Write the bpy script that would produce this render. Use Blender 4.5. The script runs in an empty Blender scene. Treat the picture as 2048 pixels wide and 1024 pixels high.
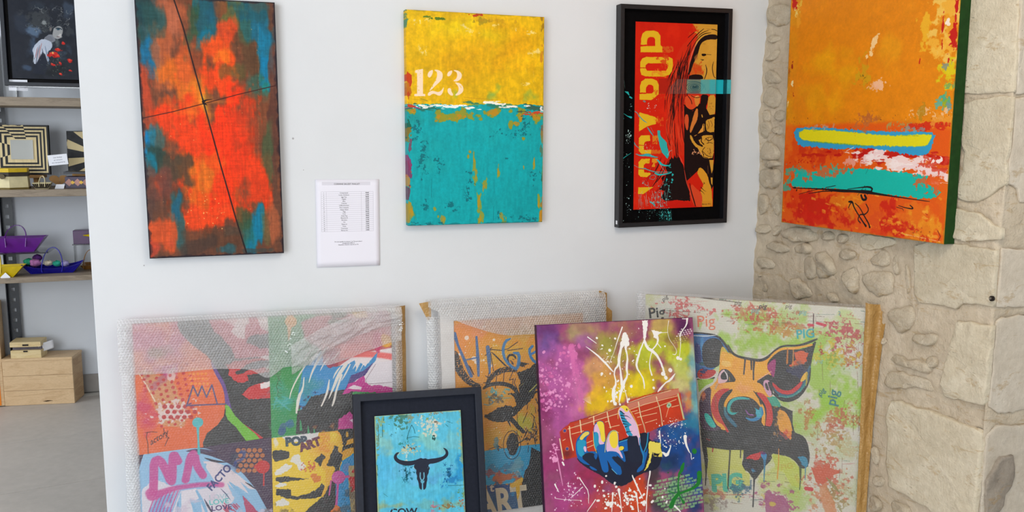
import bpy, math, random
import numpy as np
from mathutils import Vector, Matrix

S = bpy.context.scene
COL = S.collection
PI = math.pi

# ------------------------------------------------------------------ camera
CAM_H = 1.40
F_PX = 1676.4                     # focal length for a 2048 px wide frame
YAW, PITCH, ROLL = math.radians(18.871), math.radians(7.9913), math.radians(0.3188)
WALL_Y = 2.8668                   # plane of the white partition
STONE_X = 2.02                    # plane of the stone wall
_f = np.array([math.sin(YAW)*math.cos(PITCH), math.cos(YAW)*math.cos(PITCH), -math.sin(PITCH)])
_r0 = np.array([math.cos(YAW), -math.sin(YAW), 0.0]); _u0 = np.cross(_r0, _f)
_r = math.cos(ROLL)*_r0 + math.sin(ROLL)*_u0
_u = -math.sin(ROLL)*_r0 + math.cos(ROLL)*_u0
EYE = np.array([0.0, 0.0, CAM_H])
cam_d = bpy.data.cameras.new('camera'); cam = bpy.data.objects.new('camera', cam_d); COL.objects.link(cam)
cam.matrix_world = Matrix(((_r[0], _u[0], -_f[0], 0), (_r[1], _u[1], -_f[1], 0), (_r[2], _u[2], -_f[2], CAM_H), (0, 0, 0, 1)))
cam_d.sensor_width = 36.0; cam_d.lens = F_PX/2048*36.0; cam_d.clip_start = 0.02
S.camera = cam

# ------------------------------------------------------------------ light and exposure
S.view_settings.view_transform = 'Standard'; S.view_settings.look = 'None'
S.view_settings.gamma = 1.0; S.view_settings.use_curve_mapping = False
S.view_settings.exposure = 0.0
wd = bpy.data.worlds.new('world'); S.world = wd; wd.use_nodes = True
wd.node_tree.nodes['Background'].inputs[0].default_value = (0.85, 0.925, 1.0, 1)
wd.node_tree.nodes['Background'].inputs[1].default_value = 0.90

def area(name, loc, aim, sx, sy, power, col):
    l = bpy.data.lights.new(name, 'AREA'); l.shape = 'RECTANGLE'; l.size = sx; l.size_y = sy
    l.energy = power; l.color = col
    o = bpy.data.objects.new(name, l); COL.objects.link(o); o.location = loc
    o.rotation_euler = (Vector(aim)-Vector(loc)).to_track_quat('-Z', 'Y').to_euler()
    return o
area('window_light', (-2.2, -0.9, 1.55), (0.4, 2.9, 0.9), 2.2, 2.3, 107, (0.90, 0.955, 1.0))
area('ceiling_light', (1.0, 0.9, 2.5), (1.3, 2.4, 0.4), 0.9, 0.9, 23, (1.0, 0.87, 0.72))
area('back_window_light', (-2.8, 3.9, 1.8), (-0.8, 4.9, 0.8), 1.0, 1.2, 40, (0.86, 0.93, 1.0))  # unseen fill lamp added to brighten the back shelves

# ------------------------------------------------------------------ helpers
def ray(x, y):
    x = np.asarray(x, float)[..., None]; y = np.asarray(y, float)[..., None]
    return _f + (x-1024)/F_PX*_r - (y-512)/F_PX*_u
def at(x, y, p0, n):
    d = ray(x, y); n = np.asarray(n, float)
    t = ((np.asarray(p0, float)-EYE)@n)/(d@n)
    return EYE + d*t[..., None]
def at_y(x, y, Y): return at(x, y, (0, Y, 0), (0, 1, 0))
def at_x(x, y, X): return at(x, y, (X, 0, 0), (1, 0, 0))

def tag(o, label=None, cat=None, group=None, kind=None):
    if label: o['label'] = label
    if cat: o['category'] = cat
    if group: o['group'] = group
    if kind: o['kind'] = kind
    return o
def empty(name, loc=(0, 0, 0), rz=0.0, label=None, cat=None, group=None):
    o = bpy.data.objects.new(name, None); COL.objects.link(o); o.empty_display_size = 0.05
    o.location = loc; o.rotation_euler = (0, 0, rz)
    return tag(o, label, cat, group)

class MB:
    """collects faces and links them as one mesh object"""
    def __init__(s): s.v = []; s.f = []; s.mi = []; s.cur = 0; s.uv = {}
    def add(s, vs, fs):
        b = len(s.v); s.v += [tuple(map(float, p)) for p in vs]
        for q in fs: s.f.append(tuple(b+i for i in q)); s.mi.append(s.cur)
        return s
    def box(s, x0, x1, y0, y1, z0, z1):
        v = [(x, y, z) for z in (z0, z1) for y in (y0, y1) for x in (x0, x1)]
        return s.add(v, [(0, 2, 3, 1), (4, 5, 7, 6), (0, 1, 5, 4), (2, 6, 7, 3), (0, 4, 6, 2), (1, 3, 7, 5)])
    def loft(s, rings, cap0=True, cap1=True, closed=True):
        n = len(rings[0]); v = [p for r in rings for p in r]; f = []
        for i in range(len(rings)-1):
            for j in range(n if closed else n-1):
                k = (j+1) % n; f.append((i*n+j, i*n+k, (i+1)*n+k, (i+1)*n+j))
        if cap0: f.append(tuple(range(n))[::-1])
        if cap1: f.append(tuple((len(rings)-1)*n+j for j in range(n)))
        return s.add(v, f)
    def tube(s, pts, r, n=8):
        rings = []
        P = [Vector(p) for p in pts]
        for i, p in enumerate(P):
            t = (P[min(i+1, len(P)-1)]-P[max(i-1, 0)]).normalized()
            a = t.cross(Vector((0, 0, 1)) if abs(t.z) < .9 else Vector((1, 0, 0))).normalized(); b = t.cross(a)
            rr = r[i] if isinstance(r, (list, tuple)) else r
            rings.append([tuple(p+a*math.cos(2*PI*k/n)*rr+b*math.sin(2*PI*k/n)*rr) for k in range(n)])
        return s.loft(rings)
    def strip(s, pts, wvec, th):
        """flat band following pts, width vector wvec, thickness th"""
        P = [Vector(p) for p in pts]; w = Vector(wvec); rings = []
        for i, p in enumerate(P):
            t = (P[min(i+1, len(P)-1)]-P[max(i-1, 0)]).normalized(); nn = t.cross(w).normalized()*th/2
            rings.append([tuple(p-w/2-nn), tuple(p+w/2-nn), tuple(p+w/2+nn), tuple(p-w/2+nn)])
        return s.loft(rings)
    def prism(s, poly, y0, y1):
        """polygon in local x,z extruded along y"""
        n = len(poly)
        v = [(x, y0, z) for x, z in poly]+[(x, y1, z) for x, z in poly]
        f = [tuple(range(n)), tuple(range(2*n-1, n-1, -1))]+[(i+n, (i+1) % n+n, (i+1) % n, i) for i in range(n)]
        return s.add(v, f)
    def grid(s, fn, nu, nv):
        v = [fn(i/nu, j/nv) for j in range(nv+1) for i in range(nu+1)]
        f = [(j*(nu+1)+i, j*(nu+1)+i+1, (j+1)*(nu+1)+i+1, (j+1)*(nu+1)+i) for j in range(nv) for i in range(nu)]
        return s.add(v, f)
    def build(s, name, mats, parent=None, smooth=False, bevel=0.0, uvfn=None, seg=2):
        me = bpy.data.meshes.new(name); me.from_pydata(s.v, [], s.f)
        if not isinstance(mats, (list, tuple)): mats = [mats]
        for m in mats: me.materials.append(m)
        me.polygons.foreach_set('material_index', s.mi)
        if smooth: me.polygons.foreach_set('use_smooth', [True]*len(s.f))
        if uvfn:
            uv = me.uv_layers.new(name='UVMap'); vi = np.empty(len(me.loops), int); me.loops.foreach_get('vertex_index', vi)
            co = np.array(s.v); u = np.array([uvfn(*co[i]) for i in vi]); uv.data.foreach_set('uv', u.ravel())
        me.validate(); me.update()
        o = bpy.data.objects.new(name, me); COL.objects.link(o)
        if bevel:
            b = o.modifiers.new('bevel', 'BEVEL'); b.width = bevel; b.segments = seg; b.limit_method = 'ANGLE'; b.angle_limit = 0.7
        if parent: o.parent = parent
        return o

# ------------------------------------------------------------------ materials
def lin(c):
    return tuple((x/255/12.92 if x/255 <= .04045 else ((x/255+.055)/1.055)**2.4) for x in c)+(1.0,)
class NT:
    def __init__(s, name):
        s.m = bpy.data.materials.new(name); s.m.use_nodes = True; s.t = s.m.node_tree
        s.p = s.t.nodes['Principled BSDF']; s.out = s.t.nodes['Material Output']
    def n(s, typ, **kw):
        q = s.t.nodes.new(typ)
        for k, v in kw.items(): setattr(q, k, v)
        return q
    def l(s, a, b): s.t.links.new(a, b)
    def coord(s, kind='Object', scale=(1, 1, 1), rot=(0, 0, 0)):
        tc = s.n('ShaderNodeTexCoord'); mp = s.n('ShaderNodeMapping'); s.l(tc.outputs[kind], mp.inputs[0])
        mp.inputs['Scale'].default_value = scale; mp.inputs['Rotation'].default_value = rot
        return mp.outputs[0]
    def noise(s, vec, scale, detail=4, rough=.55, dist=0):
        q = s.n('ShaderNodeTexNoise'); q.inputs['Scale'].default_value = scale; q.inputs['Detail'].default_value = detail
        q.inputs['Roughness'].default_value = rough; q.inputs['Distortion'].default_value = dist
        s.l(vec, q.inputs['Vector']); return q.outputs[0]
    def ramp(s, fac, stops):
        q = s.n('ShaderNodeValToRGB'); e = q.color_ramp.elements
        while len(e) < len(stops): e.new(.5)
        for i, (p, c) in enumerate(stops): e[i].position = p; e[i].color = c if len(c) == 4 else tuple(c)+(1,)
        s.l(fac, q.inputs[0]); return q.outputs[0]
    def math(s, op, a, b=0.0, clamp=False):
        q = s.n('ShaderNodeMath', operation=op); q.use_clamp = clamp
        for i, x in enumerate((a, b)):
            if hasattr(x, 'links'): s.l(x, q.inputs[i])
            else: q.inputs[i].default_value = x
        return q.outputs[0]
    def mix(s, fac, a, b, mode='MIX'):
        q = s.n('ShaderNodeMix', data_type='RGBA', blend_type=mode)
        for i, x in zip((0, 6, 7), (fac, a, b)):
            if hasattr(x, 'links'): s.l(x, q.inputs[i])
            else: q.inputs[i].default_value = x
        return q.outputs[2]
    def bump(s, h, strength=.3, dist=.002):
        q = s.n('ShaderNodeBump'); q.inputs['Strength'].default_value = strength; q.inputs['Distance'].default_value = dist
        s.l(h, q.inputs['Height']); s.l(q.outputs[0], s.p.inputs['Normal']); return q.outputs[0]
def mat(name, c, rough=.6, spec=.3, var=.06, scale=30, bump=.15, metal=0.0, coordk='Object'):
    t = NT(name); v = t.coord(coordk); nz = t.noise(v, scale)
    a = lin(c); lo = tuple(x*(1-var*2) for x in a[:3])+(1,); hi = tuple(min(1, x*(1+var)) for x in a[:3])+(1,)
    t.l(t.ramp(nz, [(.3, lo), (.7, hi)]), t.p.inputs['Base Color'])
    t.p.inputs['Roughness'].default_value = rough; t.p.inputs['Specular IOR Level'].default_value = spec
    t.p.inputs['Metallic'].default_value = metal
    if bump: t.bump(t.noise(v, scale*6), bump, .001)
    return t.m
def wood(name, c1, c2, scale=(1, 8, 8), rough=.55):
    t = NT(name); v = t.coord('Object', scale)
    nz = t.noise(v, 3.0, 5, .6, 1.2); fine = t.noise(t.coord('Object', tuple(x*6 for x in scale)), 9, 3)
    c = t.ramp(nz, [(.25, lin(c1)), (.5, lin(c2)), (.62, lin(c1)), (.8, lin(c2))])
    c = t.mix(.25, c, t.ramp(fine, [(.3, lin(tuple(x*.75 for x in c1))), (.7, lin(c2))]))
    t.l(c, t.p.inputs['Base Color']); t.p.inputs['Roughness'].default_value = rough; t.bump(fine, .2, .0006)
    return t.m
def clear(name, tint=(1, 1, 1), fac=.12, rough=.08):
    t = NT(name); tr = t.n('ShaderNodeBsdfTransparent'); gl = t.n('ShaderNodeBsdfGlossy'); mx = t.n('ShaderNodeMixShader')
    tr.inputs[0].default_value = tint+(1,); gl.inputs['Roughness'].default_value = rough
    fr = t.n('ShaderNodeFresnel'); fr.inputs[0].default_value = 1.45
    t.l(t.math('ADD', fr.outputs[0], fac*.3, True), mx.inputs[0])
    t.l(tr.outputs[0], mx.inputs[1]); t.l(gl.outputs[0], mx.inputs[2]); t.l(mx.outputs[0], t.out.inputs[0])
    return t.m

M = {}
def plaster():
    t = NT('white_plaster'); v = t.coord()
    t.l(t.ramp(t.noise(v, 2.2), [(.3, lin((217, 219, 222))), (.7, lin((222, 224, 227)))]), t.p.inputs['Base Color'])
    t.p.inputs['Roughness'].default_value = .75; t.p.inputs['Specular IOR Level'].default_value = .2
    h = t.math('ADD', t.noise(v, 160, 3), t.math('MULTIPLY', t.noise(v, 25, 3), .8)); t.bump(h, .10, .0015)
    return t.m
M['plaster'] = plaster()
M['plaster_back'] = mat('back_plaster', (214, 217, 222), .8, .2, .02, 3, .1)
M['ceiling'] = mat('ceiling_paint', (232, 232, 230), .9, .1, .01, 5, 0)
M['black'] = mat('black_frame_paint', (24, 24, 28), .42, .4, .15, 60, .1)
M['mount_black'] = mat('black_mount', (14, 13, 14), .75, .15, .2, 80, .2)
M['card'] = mat('white_card', (236, 236, 240), .7, .2, .01, 20, 0)
M['black_metal'] = mat('black_metal', (22, 27, 36), .4, .5, .1, 40, .1)
M['grout'] = mat('grout', (206, 202, 194), .9, .1, .05, 60, .3)
M['tape'] = None

def stone_mat(name, c_lo, c_mid, c_hi, sc=9, pits=True, bmp=.55):
    t = NT(name); v = t.coord('Object'); oi = t.n('ShaderNodeObjectInfo')
    n1 = t.noise(v, sc, 6, .6, .4); n2 = t.noise(v, sc*9, 5, .65)
    c = t.ramp(n1, [(.28, lin(c_lo)), (.5, lin(c_mid)), (.72, lin(c_hi))])
    c = t.mix(.35, c, t.ramp(n2, [(.3, lin(tuple(x*.86 for x in c_mid))), (.65, lin(c_hi))]))
    # ochre veins
    ve = t.noise(t.coord('Object', (1, 1, 3.5)), 6, 6, .75, 1.8)
    c = t.mix(t.math('MULTIPLY', t.ramp(ve, [(.56, (0, 0, 0)), (.64, (1, 1, 1))]), .5), c, lin((172, 142, 96)))
    hv = t.math('MULTIPLY', t.math('SUBTRACT', oi.outputs['Random'], .5), .12)
    hs = t.n('ShaderNodeHueSaturation'); t.l(c, hs.inputs['Color']); t.l(t.math('ADD', hv, 1.0), hs.inputs['Value']); c = hs.outputs[0]
    h = t.math('ADD', t.math('MULTIPLY', n2, 1.0), t.math('MULTIPLY', t.noise(v, sc*28, 3), .55))
    if pits:
        vo = t.n('ShaderNodeTexVoronoi'); vo.inputs['Scale'].default_value = sc*11; t.l(t.coord('Object', (1, .5, 1.6)), vo.inputs['Vector'])
        pit = t.ramp(vo.outputs['Distance'], [(.05, (0, 0, 0)), (.18, (1, 1, 1))])
        gate = t.ramp(t.noise(v, sc*2.2, 3), [(.52, (1, 1, 1)), (.62, (0, 0, 0))])
        pm = t.n('ShaderNodeMix', data_type='RGBA', blend_type='LIGHTEN'); pm.inputs[0].default_value = 1
        t.l(pit, pm.inputs[6]); t.l(gate, pm.inputs[7])
        h = t.math('ADD', h, t.math('MULTIPLY', pm.outputs[2], .6))
    t.l(c, t.p.inputs['Base Color']); t.p.inputs['Roughness'].default_value = .92; t.p.inputs['Specular IOR Level'].default_value = .1
    t.bump(h, bmp, .004)
    return t.m
M['mortar'] = stone_mat('sandy_mortar', (184, 166, 142), (202, 186, 162), (215, 201, 180), 5, False, 1.0)
M['rubble'] = stone_mat('rubble_stone', (182, 165, 141), (203, 188, 164), (218, 206, 185), 14, True, 1.0)
M['ashlar'] = stone_mat('limestone_block', (188, 173, 147), (207, 194, 169), (221, 211, 190), 5, True, .9)
M['ashlar_cool_lit'] = stone_mat('limestone_cool_lit', (190, 176, 156), (206, 193, 174), (218, 208, 192), 5)  # limestone again, with the cool daylight on the turned face put into its colour
M['stain'] = stone_mat('darkened_stone', (140, 128, 114), (160, 148, 134), (176, 165, 150), 12)
def tile_mat():
    t = NT('stone_tile'); v = t.coord('Object'); oi = t.n('ShaderNodeObjectInfo')
    n1 = t.noise(v, 3, 5, .6, .6); n2 = t.noise(v, 26, 4)
    c = t.ramp(n1, [(.3, lin((166, 159, 152))), (.7, lin((180, 172, 164)))]); c = t.mix(.3, c, t.ramp(n2, [(.3, lin((158, 151, 144))), (.7, lin((186, 178, 170)))]))
    t.l(c, t.p.inputs['Base Color']); t.p.inputs['Roughness'].default_value = .5; t.bump(n2, .08, .001)
    return t.m
M['tile'] = tile_mat()
M['shelf_wood'] = wood('weathered_shelf_wood', (120, 104, 86), (146, 130, 110), (1.5, 12, 12))
M['crate_wood'] = wood('pale_crate_wood', (196, 160, 118), (216, 184, 142), (1.6, 9, 9))
M['crate_dark'] = wood('crate_side_wood', (176, 138, 98), (200, 164, 120), (9, 1.6, 9))
M['box_wood'] = wood('little_box_wood', (208, 178, 120), (226, 204, 156), (2, 20, 20))
M['brown_ply'] = mat('brown_cardboard_ply', (178, 134, 84), .7, .2, .05, 30, .1)
M['clear'] = clear('clear_acrylic')
def tape_mat():
    t = NT('brown_packing_tape'); v = t.coord('Object', (1, 1, 1))
    n1 = t.noise(t.coord('Object', (5, 5, 2.2)), 6, 5, .65, 1.2); n2 = t.noise(v, 120, 3)
    t.l(t.ramp(n1, [(.3, lin((164, 124, 66))), (.55, lin((180, 140, 80))), (.75, lin((190, 152, 94)))]), t.p.inputs['Base Color'])
    t.p.inputs['Roughness'].default_value = .34; t.p.inputs['Specular IOR Level'].default_value = .5
    vo = t.n('ShaderNodeTexVoronoi'); vo.inputs['Scale'].default_value = 120; t.l(v, vo.inputs['Vector'])
    t.bump(t.math('ADD', t.math('MULTIPLY', n1, 2.0), t.math('MULTIPLY', vo.outputs['Distance'], -.8)), .6, .003)
    return t.m
M['tape'] = tape_mat()
# ------------------------------------------------------------------ painting engine: paint is computed here, stroke by stroke
def _hash_noise(h, w, cy, cx, seed):
    rs = np.random.RandomState(seed)
    gy, gx = max(2, int(cy)+2), max(2, int(cx)+2)
    g = rs.rand(gy+1, gx+1).astype(np.float32)
    y = np.linspace(0, gy-1.001, h); x = np.linspace(0, gx-1.001, w)
    yi = y.astype(int); xi = x.astype(int); fy = (y-yi); fx = (x-xi)
    fy = (fy*fy*(3-2*fy))[:, None].astype(np.float32); fx = (fx*fx*(3-2*fx))[None, :].astype(np.float32)
    a = g[yi][:, xi]; b = g[yi][:, xi+1]; c = g[yi+1][:, xi]; d = g[yi+1][:, xi+1]
    return (a*(1-fx)+b*fx)*(1-fy)+(c*(1-fx)+d*fx)*fy
def chaikin(P, n=2, closed=True):
    P = np.asarray(P, float)
    for _ in range(n):
        if closed: Q = np.roll(P, -1, 0); P = np.stack([P*.75+Q*.25, P*.25+Q*.75], 1).reshape(-1, 2)
        else:
            A, B = P[:-1], P[1:]; P = np.concatenate([P[:1], np.stack([A*.75+B*.25, A*.25+B*.75], 1).reshape(-1, 2), P[-1:]])
    return P
def roughen(P, amp, step, rs):
    P = np.asarray(P, float); out = []
    for i in range(len(P)):
        a, b = P[i], P[(i+1) % len(P)]; n = max(1, int(np.hypot(*(b-a))/step))
        for k in range(n): out.append(a+(b-a)*k/n)
    out = np.array(out); return out+rs.randn(*out.shape)*amp

class Art:
    """a painted face; TL corner, unit vectors e (right) and d (down), size in metres"""
    def __init__(s, name, TL, e, d, W, L, res=1150, base=(200, 200, 200), seed=1):
        s.name = name; s.TL = np.array(TL, float); s.e = np.array(e, float); s.d = np.array(d, float); s.nrm = np.cross(s.e, s.d)
        s.W, s.L = W, L; s.w, s.h = int(W*res), int(L*res); s.res = res
        s.a = np.empty((s.h, s.w, 3), np.float32); s.a[:] = base
        s.rs = np.random.RandomState(seed); s.seed = seed; s.T()
        s.k = res/560.0           # canvas pixels per photograph pixel, about
        s.nc = {}
    def T(s, ox=0.0, oy=0.0, z=1.0): s.o = (ox, oy, z); s.uvm = False; return s
    def UV(s): s.uvm = True; return s
    def m(s, pts):
        p = np.atleast_2d(np.asarray(pts, float))
        if s.uvm: return p*np.array([s.w, s.h])
        P = at(s.o[0]+p[:, 0]/s.o[2], s.o[1]+p[:, 1]/s.o[2], s.TL, s.nrm)-s.TL
        return np.stack([(P@s.e)/s.W*s.w, (P@s.d)/s.L*s.h], -1)
    @property
    def q(s): return s.w if s.uvm else s.k/s.o[2]     # canvas px per drawing unit
    def noise(s, cell, seed=0, oct=4, ax=1.0, ay=1.0):
        """cell in metres; ax, ay stretch"""
        key = (cell, seed, oct, ax, ay)
        if key not in s.nc:
            out = 0; amp = 1; tot = 0
            for i in range(oct):
                c = cell/2**i
                out = out+amp*_hash_noise(s.h, s.w, s.L/c/ay, s.W/c/ax, s.seed*97+seed*13+i); tot += amp; amp *= .55
            s.nc[key] = np.clip((out/tot-.5)*1.6+.5, 0, 1)
        return s.nc[key]
    def blend(s, mask, col, a=1.0, box=None, mode='mix'):
        y0, y1, x0, x1 = box if box else (0, s.h, 0, s.w)
        t = s.a[y0:y1, x0:x1]; k = (mask*a)[..., None]
        c = col if isinstance(col, np.ndarray) and col.ndim == 3 else np.array(col, np.float32)
        if mode == 'mul': t *= (1-k)+k*c/255.0
        else: t += (c-t)*k
    def _cov(s, rings, pad=0):
        A = np.concatenate(rings)
        x0 = max(0, int(np.floor(A[:, 0].min()))-pad); x1 = min(s.w, int(np.ceil(A[:, 0].max()))+1+pad)
        y0 = max(0, int(np.floor(A[:, 1].min()))-pad); y1 = min(s.h, int(np.ceil(A[:, 1].max()))+1+pad)
        if x1 <= x0 or y1 <= y0: return None
        h, w, SS = y1-y0, x1-x0, 3
        acc = np.zeros((h*SS, w+3), np.float32)
        for P in rings:
            Q = np.roll(P, -1, 0)
            for (ax, ay), (bx, by) in zip(P, Q):
                ya, yb = (ay-y0)*SS-.5, (by-y0)*SS-.5
                if abs(ya-yb) < 1e-9: continue
                sg = 1 if yb > ya else -1; lo, hi = min(ya, yb), max(ya, yb)
                r0, r1 = max(0, int(math.ceil(lo))), min(h*SS, int(math.ceil(hi)))
                if r1 <= r0: continue
                rr = np.arange(r0, r1); xs = np.clip(ax-x0+(rr-ya)/(yb-ya)*(bx-ax), 0, w+1)
                i = xs.astype(int); fr = xs-i; acc[rr, i] += sg*(1-fr); acc[rr, i+1] += sg*fr
        c = np.clip(np.abs(np.cumsum(acc, 1)[:, :w]), 0, 1).reshape(h, SS, w).mean(1)
        return c, (y0, y1, x0, x1)
    @staticmethod
    def _blur(c, r):
        r = int(max(1, r))
        for ax in (0, 1):
            for _ in range(2):
                p = np.pad(c, [(r+1, r) if i == ax else (0, 0) for i in (0, 1)])
                cs = np.cumsum(p, ax)
                c = (np.take(cs, range(2*r+1, cs.shape[ax]), ax)-np.take(cs, range(0, cs.shape[ax]-2*r-1), ax))/(2*r+1)
        return c
    def poly(s, pts, col, a=1.0, sm=0, r=0.0, blur=0.0, dry=0.0, mode='mix', holes=(), nz=.006):
        P = chaikin(pts, sm) if sm else np.asarray(pts, float)
        P = s.m(P)
        if r: P = roughen(P, r*s.q, 4*s.k**.5, s.rs)
        rings = [P]
        for hpts in holes:
            Hh = s.m(chaikin(hpts, sm) if sm else hpts)
            def ar(Z): return np.sum(Z[:, 0]*np.roll(Z[:, 1], -1)-Z[:, 1]*np.roll(Z[:, 0], -1))
            if ar(Hh)*ar(P) > 0: Hh = Hh[::-1]
            rings.append(Hh)
        b = int(blur*s.q) if blur else 0
        cv = s._cov(rings, 2*b+2)
        if cv is None: return s
        c, box = cv
        if b >= 1: c = s._blur(c, b)
        if dry: 
            n = s.noise(nz, 5)[box[0]:box[1], box[2]:box[3]]; c = c*np.clip((n-dry)*12+.5, 0, 1)
        s.blend(c, col, a, box, mode); return s
    def stroke(s, pts, w, col, a=1.0, taper=0, sm=0, r=0.0, dry=0.0, blur=0, mode='mix'):
        P = chaikin(pts, sm, False) if sm else np.asarray(pts, float)
        P = s.m(P); n = len(P); q = s.q
        if r: P = P+s.rs.randn(*P.shape)*r*q
        if np.ndim(w): ws = np.interp(np.linspace(0, 1, n), np.linspace(0, 1, len(w)), w)*q/2
        else:
            t = np.linspace(0, 1, n); ws = np.full(n, w*q/2.0)
            if taper == 1: ws = ws*(1-t*.9)
            if taper == 2: ws = ws*(np.sin(PI*np.clip(t, .03, .97))*.9+.1)
        pad = ws.max()+2
        x0 = int(max(0, P[:, 0].min()-pad)); x1 = int(min(s.w, P[:, 0].max()+pad+1)); y0 = int(max(0, P[:, 1].min()-pad)); y1 = int(min(s.h, P[:, 1].max()+pad+1))
        if x1 <= x0 or y1 <= y0: return s
        M_ = np.zeros((y1-y0, x1-x0), np.float32)
        for i in range(n-1):
            (ax, ay), (bx, by) = P[i], P[i+1]; wa, wb = ws[i], ws[i+1]; pd = max(wa, wb)+2
            cx0 = int(max(x0, min(ax, bx)-pd)); cx1 = int(min(x1, max(ax, bx)+pd+1)); cy0 = int(max(y0, min(ay, by)-pd)); cy1 = int(min(y1, max(ay, by)+pd+1))
            if cx1 <= cx0 or cy1 <= cy0: continue
            X = np.arange(cx0, cx1)[None, :]+.5; Y = np.arange(cy0, cy1)[:, None]+.5
            dx, dy = bx-ax, by-ay; L2 = dx*dx+dy*dy+1e-9
            t = np.clip(((X-ax)*dx+(Y-ay)*dy)/L2, 0, 1)
            dist = np.sqrt((X-ax-t*dx)**2+(Y-ay-t*dy)**2); c = np.clip(wa+(wb-wa)*t-dist+.5, 0, 1)
            v = M_[cy0-y0:cy1-y0, cx0-x0:cx1-x0]; np.maximum(v, c, out=v)
        if blur: M_ = s._blur(np.pad(M_, 0), blur*q)
        if dry:
            nz = s.noise(.004, 7)[y0:y1, x0:x1]; M_ = M_*np.clip((nz-dry)*12+.5, 0, 1)
        s.blend(M_, col, a, (y0, y1, x0, x1), mode); return s
    def dab(s, cx, cy, rx, ry, col, a=1.0, soft=.35, n=.5, cell=.03, ang=0.0, pw=2.0, seed=None, ax=1.0, ay=1.0, thr=None, mode='mix'):
        """rough-edged patch of paint"""
        C = s.m([(cx, cy)])[0]; q = s.q; RX, RY = rx*q, ry*q
        R = max(RX, RY)*(1.45+soft)
        x0, x1 = int(max(0, C[0]-R)), int(min(s.w, C[0]+R+1)); y0, y1 = int(max(0, C[1]-R)), int(min(s.h, C[1]+R+1))
        if x1 <= x0 or y1 <= y0: return s
        X = np.arange(x0, x1)[None, :]-C[0]; Y = np.arange(y0, y1)[:, None]-C[1]
        ca, sa = math.cos(ang), math.sin(ang); U = (X*ca+Y*sa)/RX; V = (-X*sa+Y*ca)/RY
        rr = (np.abs(U)**pw+np.abs(V)**pw)**(1/pw)
        sd = int(s.rs.randint(0, 40)) if seed is None else seed
        nn = s.noise(cell, 20+sd % 12, 4, ax, ay)[y0:y1, x0:x1]
        mk = np.clip((1-rr+(nn-.5)*2*n)/max(soft, 1e-3), 0, 1)
        if thr is not None:
            n2 = s.noise(.007, 3+sd % 5, 3, ax, ay)[y0:y1, x0:x1]; mk = mk*np.clip((n2-thr)*14, 0, 1)
        s.blend(mk, col, a, (y0, y1, x0, x1), mode); return s
    def dots(s, cx, cy, rx, ry, n, r0, r1, col, a=1.0, gauss=True, stretch=1.0):
        for i in range(n):
            if gauss: x, y = cx+s.rs.randn()*rx*.5, cy+s.rs.randn()*ry*.5
            else: x, y = cx+s.rs.uniform(-rx, rx), cy+s.rs.uniform(-ry, ry)
            r = r0+(r1-r0)*s.rs.rand()**2.5
            dx, dy = s.rs.randn(2)*r*stretch*.7
            s.stroke([(x, y), (x+dx, y+dy)], 2*r, col, a)
        return s
    def text(s, txt, x, y, h, col, ang=0.0, a=1.0, w=0.0, sx=1.0, shear=0.0, align='LEFT', dry=0.0):
        cu = bpy.data.curves.new('t', 'FONT'); cu.body = txt; cu.size = 1.0; cu.offset = w; cu.shear = shear; cu.align_x = align; cu.resolution_u = 4
        ob = bpy.data.objects.new('t', cu); me = ob.to_mesh()
        co = np.array([v.co[:2] for v in me.vertices]).reshape(-1, 2)
        rings = []
        if len(co):
            co = co*h/.7*np.array([sx, 1]); ca, sa = math.cos(ang), math.sin(ang)
            X = x+co[:, 0]*ca+co[:, 1]*sa; Y = y+co[:, 0]*sa-co[:, 1]*ca
            P = s.m(np.stack([X, Y], -1))
            for p in me.polygons:
                z = P[list(p.vertices)]
                if np.sum(z[:, 0]*np.roll(z[:, 1], -1)-z[:, 1]*np.roll(z[:, 0], -1)) < 0: z = z[::-1]
                rings.append(z)
        ob.to_mesh_clear(); bpy.data.objects.remove(ob); bpy.data.curves.remove(cu)
        if rings:
            cv = s._cov(rings, 1)
            if cv:
                c, box = cv
                if dry: c = c*np.clip((s.noise(.005, 9)[box[0]:box[1], box[2]:box[3]]-dry)*12+.5, 0, 1)
                s.blend(c, col, a, box)
        return s
    def streaks(s, amt=.1, cell=.02, ax=.25, ay=3.0, seed=50):
        n = s.noise(cell, seed, 4, ax, ay); s.a *= (1+(n-.5)*2*amt)[..., None]; return s
    def grain(s, amt=.05):
        s.a *= (1+(s.rs.rand(s.h, s.w).astype(np.float32)-.5)*2*amt)[..., None]; return s
    def edge(s, col, wpx, a=1.0, sides='lrtb', n=1.0):
        X = np.arange(s.w)[None, :]; Y = np.arange(s.h)[:, None]; D = np.full((s.h, s.w), 1e9)
        if 'l' in sides: D = np.minimum(D, X+0*Y)
        if 'r' in sides: D = np.minimum(D, s.w-1-X+0*Y)
        if 't' in sides: D = np.minimum(D, Y+0*X)
        if 'b' in sides: D = np.minimum(D, s.h-1-Y+0*X)
        ww = wpx*s.k; m = np.clip((ww*(1+(s.noise(.02, 71)-.5)*2*n)-D)/(ww*.4+1), 0, 1); s.blend(m, col, a); return s
    def image(s, gain=1.0):
        im = bpy.data.images.new(s.name, s.w, s.h); px = np.ones((s.h, s.w, 4), np.float32)
        px[..., :3] = np.clip(s.a[::-1]/255.0*gain, 0, 1); im.pixels.foreach_set(px.ravel()); im.update(); im.pack(); return im
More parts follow.
